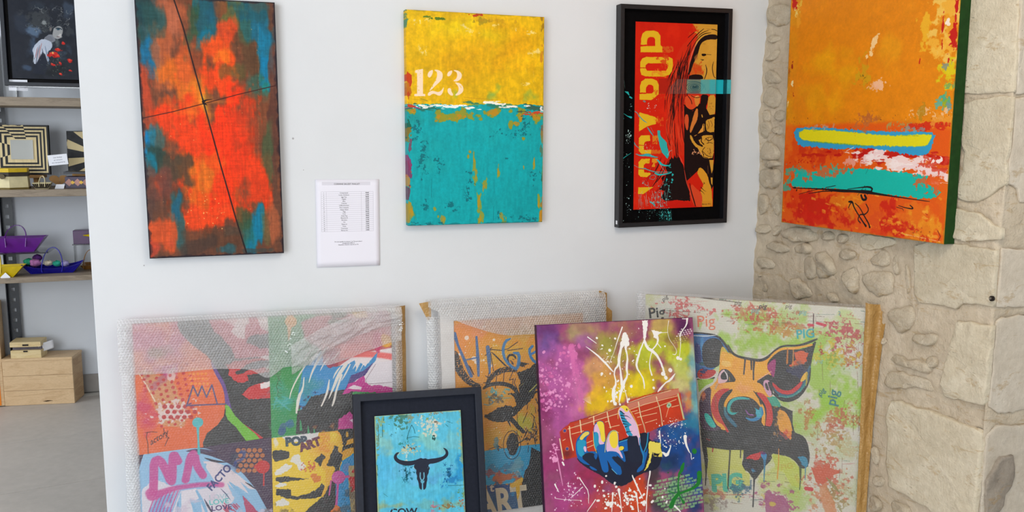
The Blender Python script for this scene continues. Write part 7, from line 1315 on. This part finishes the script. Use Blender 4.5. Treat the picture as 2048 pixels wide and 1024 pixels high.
# torn clear tape shown by white flakes, its glints put into the colour
tp = clear('clear_tape', (1, 1, 1), .9, .15)
for pts in ([(563, 716), (575, 700), (580, 690), (584, 672), (590, 664)], [(799, 640), (803, 652), (801, 662)]):
    loc = []
    og = p['TL']+p['d']*p['L']+p['e']*p['W']/2
    for x, y in pts:
        P = at(x, y, p['TL']-p['Y']*.034, p['Y'])-og; loc.append((float(P@p['e']), -.036, -float(P@p['d'])))
    b = MB()
    for i in range(26):
        k = rnd.random()*(len(loc)-1); i0 = int(k); fr_ = k-i0; a = Vector(loc[i0])*(1-fr_)+Vector(loc[min(i0+1, len(loc)-1)])*fr_
        a += Vector((rnd.uniform(-.004, .004), rnd.uniform(-.003, 0), rnd.uniform(-.005, .005))); d1 = Vector((rnd.uniform(-.006, .006), rnd.uniform(-.002, .002), rnd.uniform(-.003, .003))); d2 = Vector((rnd.uniform(-.002, .002), rnd.uniform(-.002, .002), .0022))
        b.add([tuple(a), tuple(a+d1), tuple(a+d1+d2), tuple(a+d2)], [(0, 1, 2, 3)])
    b.build('clear_tape', mat('tape_glint', (245, 248, 250), .2, .8, .02, 60, 0), t)

# bicycle picture, wrapped, in a white frame
p = PO['bike']; t = root_of('wrapped_painting', p, 'bubble-wrapped orange bicycle picture in a white frame behind the cow skull frame', 'painting')
W, L = p['W'], p['L']; A_ = art_bike(); am = A_.material(.5, .2); canvas(t, p, p, .016, am, am)
wp = mat('white_frame_paint', (226, 222, 218), .5, .3, .02, 30, .05); ring(MB(), -W/2-.049, W/2+.049, -.048, L+.048, .050, -.006, .026).build('frame', wp, t, bevel=.002)
wrap_sheet(t, -W/2-.095, W/2+.085, .002, L+.078, -.016, M['wrap'], seed=11, back=.03)
roll(t, -W/2-.098, -W/2-.050, .004, L+.02, -.008, M['wrap_side'], 'wrap_side', 12); roll(t, W/2+.05, W/2+.09, .004, L+.05, -.008, M['wrap_side'], 'wrap_side', 13)
def flapb(u, v):
    x = -W/2-.095+(W+.18)*u; top = L+.078; low = L-.045+.012*nz(u*6, 7)-.02*math.sin(u*PI)
    if u < .45: low += .10*(1-u/.45)**1.5-.0
    z = low+(top-low)*v
    return (x, -.024-.004*math.sin(u*11)+nz(x*14+z*12, z*9, 6)*.006+(max(0, v-.85)/.15)*.022, z)
MB().grid(flapb, 80, 30).build('wrap_flap', M['wrap_side'], t, smooth=True)
b = MB(); b.grid(lambda u, v: (-W/2-.122+.042*u+.030*(1-v)*(1-u), -.002-.004*u, L+.005+.062*v+.006*u), 5, 6); b.build('packing_tape', M['tape'], t)
b = MB(); b.grid(lambda u, v: (W/2+.062+.058*u-.02*u*(v > .8), -.010+.012*u+nz(v*9, u*4)*.003, L-.2+.278*v-.012*u), 6, 16); b.build('packing_tape', M['tape'], t, smooth=True)

# pig picture, wrapped
p = PO['pig']; t = root_of('wrapped_painting', p, 'bubble-wrapped colourful pig picture leaning across the corner by the stone wall', 'painting')
W, L = p['W'], p['L']; A_ = art_pig(); am = A_.material(.5, .2); canvas(t, p, dict(TL=A_.TL, W=A_.W, L=A_.L, e=A_.e, d=A_.d, Y=p['Y']), .016, am, am)
wrap_sheet(t, -W/2, W/2, .002, L, -.005, M['wrap'], seed=21, back=.02)
roll(t, -W/2, -W/2+.034, .004, L-.004, -.003, M['wrap2'], 'wrap_side', 22)
MB().grid(lambda u, v: (W/2-.012+(.030+.036*v**2)*u+nz(v*10, 5)*.002, -.010+.012*u+nz(v*24, u*5)*.005+nz(v*60, u*9, 4)*.0025-.012*v*math.sin(u*7), .004+(L+.008-.012*u)*v), 12, 60).build('packing_tape', M['tape'], t, smooth=True)

# ================================================================== the shelf behind
SY = 4.60
def X(px, py, y): return float(at_y(px, py, y)[0])
def Zz(px, py, y): return float(at_y(px, py, y)[2])
su = empty('shelving_unit', (-1.08, 4.95, 0), 0, 'weathered wooden shelves on black slotted metal uprights at the back wall', 'shelf')
S1, S2, S3 = 1.582, 1.140, .712
def rel(b, name, m, par, off, **k): 
    b.v = [(x-off[0], y-off[1], z-off[2]) for x, y, z in b.v]; return b.build(name, m, par, **k)
OFF = (-1.08, 4.95, 0)
for z, th in ((S1, .041), (S2, .034), (S3, .026)):
    rel(MB().box(-1.75, -.12, SY, 4.965, z-th, z), 'shelf', M['shelf_wood'], su, OFF, bevel=.002)
rel(MB().box(-1.75, -1.005, SY+.005, SY+.045, S1-.041-.018, S1-.041), 'shelf_cleat', M['shelf_wood'], su, OFF, bevel=.002)
rel(MB().box(-1.75, -1.05, SY+.005, SY+.045, S2-.034-.016, S2-.034), 'shelf_cleat', M['shelf_wood'], su, OFF, bevel=.002)
def upright(xc):
    b = MB(); y0, y1 = 4.968, 4.971; H = 1.9
    b.box(xc-.026, xc-.010, y0, y1, 0, H); b.box(xc+.008, xc+.026, y0, y1, 0, H); b.box(xc-.028, xc-.025, y0-.03, y1, 0, H)
    z = 0
    while z < H: b.box(xc-.010, xc+.008, y0, y1, z, z+.036); z += .055
    return b
for xc in (-1.082, -.30): rel(upright(xc), 'upright', M['black_metal'], su, OFF)

# painting of a woman, standing on a clear riser
yw = 4.80; xl = X(3, 60, yw); zb = Zz(80, 173, yw)
pw = pose((xl, yw, zb+.78), .56, .78, 2.0, 0, .0); t = root_of('framed_painting', pw, 'dark framed painting of a bowed woman with red poppies on the top shelf', 'painting')
ring(MB(), -.28, .28, 0, .78, .018, 0, .03).build('frame', mat('blue_black_frame', (22, 26, 36), .45, .4, .15, 60, .1), t, bevel=.001)
MB().box(-.264, .264, .020, .024, .016, .764).build('mount', M['mount_black'], t)
pin = inset(pw, .036, .036, .488, .708, -.006); A_ = art_woman(pin); canvas(t, pw, pin, .014, A_.material(.5, .2), M['mount_black'], 'painted_panel')
rs_ = empty('riser', (xl+.28, 4.83, S1), 0, 'clear acrylic riser under the painting of the woman', 'stand')
o_ = (xl+.28, 4.83, S1); hh = zb-S1-.002
for nm, bx in (('top', (xl+.05, xl+.54, 4.76, 4.90, S1+hh-.004, S1+hh)), ('leg', (xl+.05, xl+.054, 4.76, 4.90, S1, S1+hh-.004)), ('leg', (xl+.536, xl+.54, 4.76, 4.90, S1, S1+hh-.004))):
    rel(MB().box(*bx), nm, M['clear'], rs_, o_)
def card(name, px0, px1, py0, py1, y, label, lines, tilt=0.0, cat='card'):
    x0, x1 = X(px0, py1, y), X(px1, py1, y); z1, z0 = Zz(px0, py0, y), Zz(px0, py1, y); w, h = x1-x0, z1-z0
    p_ = pose((x0, y, z1), w, h, k=tilt); t_ = root_of(name, p_, label, cat)
    a = Art(name+'_print', p_['TL'], p_['e'], p_['d'], w, h, res=2200, base=(232, 232, 238), seed=7).UV()
    for (tx, u, v, hh_) in lines:
        m0 = a.m; a.m = lambda P: np.atleast_2d(np.asarray(P, float)); a.text(tx, u*a.w, v*a.h, hh_*a.h, (90, 90, 104), align='CENTER', shear=.3); a.m = m0
    canvas(t_, p_, p_, .0012, a.material(.6, .02), M['card'], 'card'); return t_
c1 = card('price_card', 18, 56, 159, 181, 4.785, 'small white handwritten card at the corner of the poppy painting', [('Joue maudite', .5, .38, .17), ('Anciens Si complice', .5, .72, .17)])
c2 = card('price_card', 96, 135, 311, 332, 4.70, 'tilted white card held on a clear stem beside the striped mirror', [('Les boites', .5, .32, .13), ('et miroirs', .5, .56, .13), ('en marqueterie', .5, .8, .13)], tilt=-6)
xs, zs = X(117, 332, 4.70), Zz(117, 334, 4.70)
og2 = c2.matrix_world.inverted()
b = MB(); b.tube([tuple(og2 @ Vector((xs, 4.712, S2+.004))), tuple(og2 @ Vector((xs, 4.706, zs+.01)))], .0016, 6); b.tube([tuple(og2 @ Vector((xs, 4.712, S2))), tuple(og2 @ Vector((xs, 4.712, S2+.004)))], .014, 12); b.build('stem', M['clear'], c2)

# marquetry mirrors
def stripes_mirror(px0, px1, py0, py1, y, label, fan=False, W_=None):
    x0 = X(px0, py1, y); x1 = X(px1, py1, y) if W_ is None else x0+W_; z1, z0 = Zz((px0+px1)/2, py0, y), Zz((px0+px1)/2, py1, y)
    p_ = pose((x0, y, z1), x1-x0, z1-z0, 3, -7); t_ = root_of('mirror', p_, label, 'mirror', )
    a = (art_fan if fan else art_stripes)('mirror_marquetry_%d' % px1, p_)
    canvas(t_, p_, p_, .018, a.material(.4, .05), M['mount_black'], 'frame')
    w, h = x1-x0, z1-z0; cx, cy = (.40, .55) if not fan else (.88, .62)
    mx0, mx1 = (.355*w-w/2, .735*w-w/2) if not fan else (.80*w-w/2, .96*w-w/2); mz0, mz1 = (1-.69)*h, (1-.30)*h
    g = NT('mirror_glass'); g.p.inputs['Metallic'].default_value = 1; g.p.inputs['Roughness'].default_value = .05; g.p.inputs['Base Color'].default_value = (.97, .95, .86, 1)
    MB().box(mx0, mx1, -.003, -.0005, mz0, mz1).build('mirror_glass', g.m, t_); return t_, z0, x0, x1
mt, mz, mx0, mx1 = stripes_mirror(-16, 106, 250, 349, 4.86, 'square mirror framed in stepped black and cream stripes on the middle shelf')
mt2, mz2, m2x0, m2x1 = stripes_mirror(138, 168, 262, 346, 4.88, 'mirror with fanned black and cream stripes, half hidden by the white wall', True, .24)
def stand(x0, x1, y, z1, label):
    t_ = empty('display_stand', ((x0+x1)/2, y, S2), 0, label, 'stand'); o_ = ((x0+x1)/2, y, S2)
    rel(MB().box(x0, x1, y-.035, y+.05, z1-.016, z1), 'top', M['brown_ply'], t_, o_, bevel=.001)
    for xx in (x0+.03, x1-.05): rel(MB().box(xx, xx+.02, y-.02, y+.03, S2, z1-.016), 'leg', M['brown_ply'], t_, o_)
stand(mx0+.02, X(90, 350, 4.86), 4.86, mz-.001, 'little brown wooden stand under the square striped mirror')
stand(m2x0+.02, m2x1-.02, 4.88, mz2-.001, 'little brown stand under the fanned stripe mirror')

# faceted wooden box with yellow-striped lid
x0, x1 = X(-20, 380, 4.66), X(56, 380, 4.66); zt, zl = Zz(20, 353, 4.66), Zz(20, 337, 4.66); xm = X(21, 380, 4.66)
t = empty('wooden_box', ((x0+x1)/2, 4.70, S2), 0, 'cream faceted wooden box with a black and yellow lid, left of the tiny basket', 'box'); o_ = ((x0+x1)/2, 4.70, S2)
cream = mat('cream_veneer', (214, 200, 156), .45, .4, .08, 25, .05)
foot = [(x0, 4.76), (x0+.02, 4.66), (xm, 4.645), (x1, 4.68), (x1-.01, 4.78)]
def pr(b, poly, z0, z1, ins=0.0):
    c_ = np.mean(poly, 0); q0 = [(x, y, z0) for x, y in poly]; q1 = [(c_[0]+(x-c_[0])*(1-ins), c_[1]+(y-c_[1])*(1-ins), z1) for x, y in poly]; b.loft([q0, q1]); return b
rel(pr(MB(), foot, S2+.008, zt, .03), 'body', cream, t, o_, bevel=.001)
rel(pr(MB(), [(o_[0]+(x-o_[0])*1.02, o_[1]+(y-o_[1])*1.02) for x, y in foot], S2, S2+.008), 'plinth', mat('olive_veneer', (110, 92, 40), .5, .3, .1, 30, 0), t, o_)
rel(pr(MB(), foot, zt, zt+.020, .0), 'lid', mat('dark_lid', (52, 42, 30), .4, .4, .1, 30, 0), t, o_, bevel=.001)
rel(pr(MB(), [(o_[0]+(x-o_[0])*.97, o_[1]+(y-o_[1])*.97) for x, y in foot], zt+.020, zl), 'lid_band', mat('yellow_veneer', (214, 178, 30), .4, .4, .1, 30, 0), t, o_, bevel=.001)
b = MB(); xk = X(5, 350, 4.65); b.loft([[(xk+.012*math.cos(a), 4.636, zt+.012*math.sin(a)) for a in np.linspace(0, 2*PI, 12, endpoint=False)], [(xk+.012*math.cos(a), 4.646, zt+.012*math.sin(a)) for a in np.linspace(0, 2*PI, 12, endpoint=False)]])
rel(b, 'clasp', mat('dark_brass', (70, 60, 40), .4, .5, .1, 40, .1, .7), t, o_)

def basket(name, pxl, pxr, pxbl, pxbr, py_rim, py_bot, y, zbot, col, label, dep=.07, handle=None, mt_=None, wave=0.0, cat='basket', group=None, spec=.5, slats=False):
    """tray basket with slanted sides, open top and a bent strip handle"""
    xl_, xr_ = X(pxl, py_rim, y), X(pxr, py_rim, y); bl, br = X(pxbl, py_bot, y), X(pxbr, py_bot, y)
    zr = Zz((pxl+pxr)/2, py_rim, y); cx = (bl+br)/2; o_ = (cx, y, zbot); t_ = empty(name, o_, 0, label, cat, group)
    m_ = mt_ or mat(name+'_'+label.split()[0]+'_lacquer', col, .28, spec, .08, 30, .03); b = MB()
    N = 14
    def loop(x0, x1, d, z, wv=0.0):
        pts = []
        for i in range(N): u = i/(N-1); pts.append((x0+(x1-x0)*u, y-d, z+wv*(2*abs(u-.5))**2.2))
        for i in range(N): u = 1-i/(N-1); pts.append((x0+(x1-x0)*u, y+d, z+wv*(2*abs(u-.5))**2.2))
        return pts
    ro = [loop(bl, br, dep*.6, zbot), loop(xl_, xr_, dep, zr, wave)]
    th = .004; ri = [loop(xl_+th, xr_-th, dep-th, zr, wave), loop(bl+th, br-th, dep*.6-th, zbot+th)]
    b.loft(ro+ri, cap0=True, cap1=True); rel(b, 'tray', m_, t_, o_)
    if handle:
        hl, hr, pyt = handle; hx0, hx1 = X(hl, py_rim, y), X(hr, py_rim, y); zt_ = Zz((hl+hr)/2, pyt, y); hc, hw = (hx0+hx1)/2, (hx1-hx0)/2
        zs_ = zr-(zr-zbot)*.6
        pts = [(hc-hw*.92, y-dep-.002, zs_)]+[(hc-hw*math.cos(a)*(1 if abs(math.cos(a)) < .98 else 1), y-dep*.9+dep*.9*math.sin(a)*.9, zr+(zt_-zr)*math.sin(a)) for a in np.linspace(0.02, PI-.02, 17)]+[(hc+hw*.92, y-dep-.002, zs_)]
        rel(MB().strip(pts, (0, .014, 0), .003), 'handle', m_, t_, o_, smooth=False)
    if slats:
        for i in range(9):
            u = (i+.5)/9; xb, xt = bl+(br-bl)*u, xl_+(xr_-xl_)*u
            b2 = MB().loft([[(xb-.0028, y-dep*.6-.0012, zbot+.003), (xb+.0028, y-dep*.6-.0012, zbot+.003), (xb+.0028, y-dep*.6, zbot+.003), (xb-.0028, y-dep*.6, zbot+.003)], [(xt-.0034, y-dep-.0012, zr-.005), (xt+.0034, y-dep-.0012, zr-.005), (xt+.0034, y-dep, zr-.005), (xt-.0034, y-dep, zr-.005)]])
            rel(b2, 'slat', mat('dark_slat', (40, 34, 30), .5, .3, .1, 40, 0) if i == 0 else bpy.data.materials['dark_slat'], t_, o_)
    return t_, o_, zr
basket('basket', 66, 104, 73, 98, 365, 379, 4.67, S2, (206, 192, 150), 'tiny cream and black slatted basket on the middle shelf', dep=.03, slats=True, handle=(80, 92, 352), spec=.3)
# heart-shaped brown plaque
y = 4.84; hc, hz = X(117, 352, y), Zz(117, 352, y); s_ = (X(136, 352, y)-X(98, 352, y))/2; heart = []
for a in np.linspace(0, 2*PI, 40, endpoint=False):
    hx = 16*math.sin(a)**3; hy = 13*math.cos(a)-5*math.cos(2*a)-2*math.cos(3*a)-math.cos(4*a); heart.append((hx/16*s_, hy/16*s_*.75))
zmin = min(q[1] for q in heart); o = MB().prism([(x, z-zmin) for x, z in heart][::-1], -.004, .004).build('heart_plaque', M['brown_ply'], bevel=.001)
o.location = (hc, y, S2); tag(o, 'plain brown heart-shaped wooden plaque behind the white card', 'ornament')
o = MB().prism([(-.022, 0), (.018, 0), (.024, .022), (-.014, .022)], -.001, .001).build('price_label', M['card']); o.location = (X(119, 377, 4.66), 4.665, S2); tag(o, 'tiny blank white label lying before the brown heart', 'label')
# patterned box with diamonds, lid ajar
x0, x1 = X(131, 378, 4.68), X(131, 378, 4.68)+.20; zt = Zz(150, 352, 4.68); t = empty('wooden_box', ((x0+x1)/2, 4.73, S2), 0, 'dark box inlaid with pink and yellow diamonds, its black lid ajar', 'box'); o_ = ((x0+x1)/2, 4.73, S2)
pu = mat('aubergine_veneer', (62, 50, 74), .4, .4, .1, 30, 0); rel(MB().box(x0, x1, 4.68, 4.79, S2, zt-.004), 'body', pu, t, o_, bevel=.0015)
b = MB().box(x0-.004, x1+.004, 4.676, 4.795, 0, .010); b.v = [(x, yy, zt+.006+z+(x-x0)*-.03+.006) for x, yy, z in b.v]; rel(b, 'lid', mat('slate_lid', (44, 46, 54), .4, .4, .1, 30, 0), t, o_, bevel=.001)
for i in range(5):
    cx, cz, r1 = x0+.018+i*.0385, S2+(zt-S2)*.48, .019; nm = ('pink', (196, 130, 120)) ; rel(MB().prism([(cx-r1, cz), (cx, cz-r1), (cx+r1, cz), (cx, cz+r1)], 4.6785, 4.680), 'inlay', mat('pink_inlay', (176, 128, 116), .4, .3, .1, 30, 0), t, o_)
    rel(MB().prism([(cx+.006, cz), (cx+.016, cz-.010), (cx+.026, cz), (cx+.016, cz+.010)], 4.6775, 4.6786), 'inlay', mat('yellow_inlay', (222, 176, 60), .4, .3, .1, 30, 0), t, o_)

# lower shelf: lacquered baskets
tb, ob, zr = basket('basket', 48, 167, 66, 150, 533, 558, 4.75, S3, (24, 20, 150), 'glossy blue boat-shaped basket filled with scraps of fabric', handle=(88, 130, 494), wave=.022)
def scrap(px, py, y, r_, col, label, sd):
    b = MB(); rr = random.Random(sd); c0 = at_y(px, py, y)
    def fn(u, v):
        a = u*2*PI; e_ = v*PI; k = 1+.35*nz(math.cos(a)*1.7+sd, math.sin(a)*1.7, v*4); return (r_*k*math.sin(e_)*math.cos(a), r_*.7*k*math.sin(e_)*math.sin(a), -r_*.8*k*math.cos(e_))
    b.grid(fn, 12, 8); o = b.build('fabric_scrap', mat('scrap_%d' % sd, col, .8, .2, .25, 60, .2), smooth=True); o.location = tuple(c0); tag(o, label, 'fabric')
scrap(58, 524, 4.75, .024, (40, 150, 110), 'green fabric scrap at the left end of the blue basket', 1); scrap(70, 526, 4.74, .026, (176, 110, 160), 'pink fabric scrap beside the green one in the blue basket', 2); scrap(74, 516, 4.76, .022, (86, 40, 110), 'dark purple scrap on top in the blue basket', 3)
scrap(96, 526, 4.75, .018, (210, 196, 170), 'cream scrap under the handle of the blue basket', 4); scrap(114, 527, 4.75, .019, (50, 170, 140), 'turquoise green scrap under the handle of the blue basket', 5); scrap(130, 527, 4.75, .020, (170, 160, 200), 'lilac scrap at the right end of the blue basket', 6)
ty, oy, zr = basket('basket', -30, 50, -20, 30, 531, 563, 4.66, S3, (206, 176, 16), 'glossy yellow basket with a white tag at the shelf edge', dep=.045, handle=(-28, 6, 496), spec=.4)
xk, zk = X(10, 552, 4.60), Zz(10, 558, 4.60); b = MB().prism([(xk-.024, zk+.006), (xk+.004, zk-.010), (xk+.020, zk+.006), (xk, zk+.030)], 4.612, 4.613); rel(b, 'tag', M['card'], ty, oy)
tv, ov, zr = basket('basket', 164, 215, 172, 205, 527, 548, 4.84, S3, (150, 104, 50), 'brown varnished basket half hidden at the right of the blue basket', handle=(170, 196, 499), spec=.3)
# glass shelf with violet basket
zg = Zz(45, 503, 4.76); gs = MB().box(X(-60, 503, 4.7), X(96, 503, 4.7), 4.70, 4.93, zg-.006, zg).build('glass_shelf', M['clear']); tag(gs, 'clear glass ledge carrying the violet basket', 'shelf')
tp_, op_, zr = basket('basket', -30, 93, -10, 71, 474, 501, 4.78, zg, (96, 20, 130), 'glossy violet basket with pointed end on the glass ledge', handle=(15, 57, 450), dep=.06)
zp = Zz(160, 488, 4.86); x0 = X(147, 488, 4.86); t = empty('violet_box', (x0+.08, 4.90, zp), 0, 'deep violet lacquered box near the edge of the white wall', 'box'); o_ = (x0+.08, 4.90, zp)
rel(MB().box(x0, x0+.16, 4.86, 4.93, zp, Zz(160, 461, 4.86)), 'body', mat('violet_lacquer', (74, 16, 84), .3, .5, .1, 20, 0), t, o_, bevel=.002)
r2 = empty('riser', (x0+.08, 4.90, S3), 0, 'clear acrylic riser beneath the violet box', 'stand'); o_ = (x0+.08, 4.90, S3)
rel(MB().box(x0-.005, x0+.17, 4.85, 4.94, zp-.005, zp), 'top', M['clear'], r2, o_)
for xx in (x0, x0+.160): rel(MB().box(xx, xx+.004, 4.86, 4.93, S3, zp-.005), 'leg', M['clear'], r2, o_)
yb = MB(); xq, zq = X(178, 472, 4.84), Zz(178, 472, 4.84); b = MB().loft([[(xq-.028, 4.835, zq+.004), (xq-.028, 4.84, zq+.006), (xq-.027, 4.84, zq+.002)], [(xq+.05, 4.825, zq-.012), (xq+.05, 4.848, zq+.016), (xq+.05, 4.85, zq-.012)]])
o = b.build('yellow_spout', mat('yellow_lacquer', (214, 184, 20), .35, .4, .08, 20, 0), t); o.location = (-(x0+.08), -4.90, -zp); o.name = 'yellow_tip'
# floor: crate, small box, panel
t = empty('wooden_crate', (-.954, 4.885, 0), math.radians(-9.4), 'pale wooden crate with bold grain standing on the tiled floor', 'crate')
CW, CD, CH = .3395, .150, .252; fx0, fy0 = -.1725, -.062
def cr(name, x0, x1, y0, y1, z0, z1, m=M['crate_wood']): return MB().box(x0, x1, y0, y1, z0, z1).build(name, m, t, bevel=.0012)
nb = 3
for i in range(nb): cr('plank', fx0, fx0+CW, fy0, fy0+.014, i*(CH-.014)/nb+.0006, (i+1)*(CH-.014)/nb-.0006)
for sx in (fx0, fx0+CW-.014): cr('side_panel', sx, sx+.014, fy0+.014, fy0+CD, 0, CH-.014, M['crate_dark'])
cr('top_panel', fx0-.002, fx0+CW+.002, fy0-.002, fy0+CD+.002, CH-.014, CH); cr('back_panel', fx0+.014, fx0+CW-.014, fy0+CD-.012, fy0+CD, 0, CH-.014, M['crate_dark'])
MB().prism([(.012, .018), (.03, .0155), (.062, .019), (.035, .0225)], fy0-.0006, fy0+.001).build('handle_slot', mat('dark_slot', (60, 44, 28), .8, .1, .1, 30, 0), t)  # flat dark patch painted on for the shaded handle slot
t2 = empty('wooden_box', (-1.0, 4.875, CH), math.radians(-9.4), 'little clasped wooden box standing on the crate with paper sticking out', 'box')
x0, x1 = -.085, .062; hb = .066
MB().box(x0, x1, -.04, .045, 0, hb*.62).build('body', M['box_wood'], t2, bevel=.001)
b = MB().box(x0-.001, x1+.001, -.041, .046, 0, .026); b.v = [(x, y, hb*.98+z-(y-.046)*-.06-.0) for x, y, z in b.v]; b.build('lid', M['box_wood'], t2, bevel=.001)
MB().box(x0+.004, x1-.004, -.02, .04, hb*.62, hb*.98).build('lining', mat('grey_lining', (110, 104, 112), .8, .1, .1, 30, 0), t2)
cm = mat('dark_clasp', (40, 36, 36), .4, .5, .1, 30, 0, .7); MB().box(-.022, -.002, -.0435, -.040, hb*.50, hb*.60).build('clasp', cm, t2); MB().box(-.024, .004, -.044, -.041, hb*1.00, hb*1.12).build('clasp', cm, t2)
pp = MB().grid(lambda u, v: (.045+.056*u, -.020+.05*u+.003*math.sin(v*5), .028+.045*v+.012*(u-.5)), 6, 6).build('paper', M['card'], t2, smooth=True); sd = pp.modifiers.new('s', 'SOLIDIFY'); sd.thickness = .0006
t3 = empty('storage_box', (-1.36, 4.89, 0), 0, 'tall pale wooden box end left of the crate, orange low down', 'box'); o_ = (-1.36, 4.89, 0)
rel(MB().box(-1.56, X(10, 809, 4.86), 4.86, 4.95, 0, Zz(10, 605, 4.86)), 'body', M['crate_wood'], t3, o_, bevel=.002)
rel(MB().box(-1.56, X(2.5, 800, 4.86), 4.8585, 4.8605, .004, Zz(2, 745, 4.86)), 'orange_panel', mat('orange_paint', (232, 130, 30), .5, .3, .05, 20, 0), t3, o_)
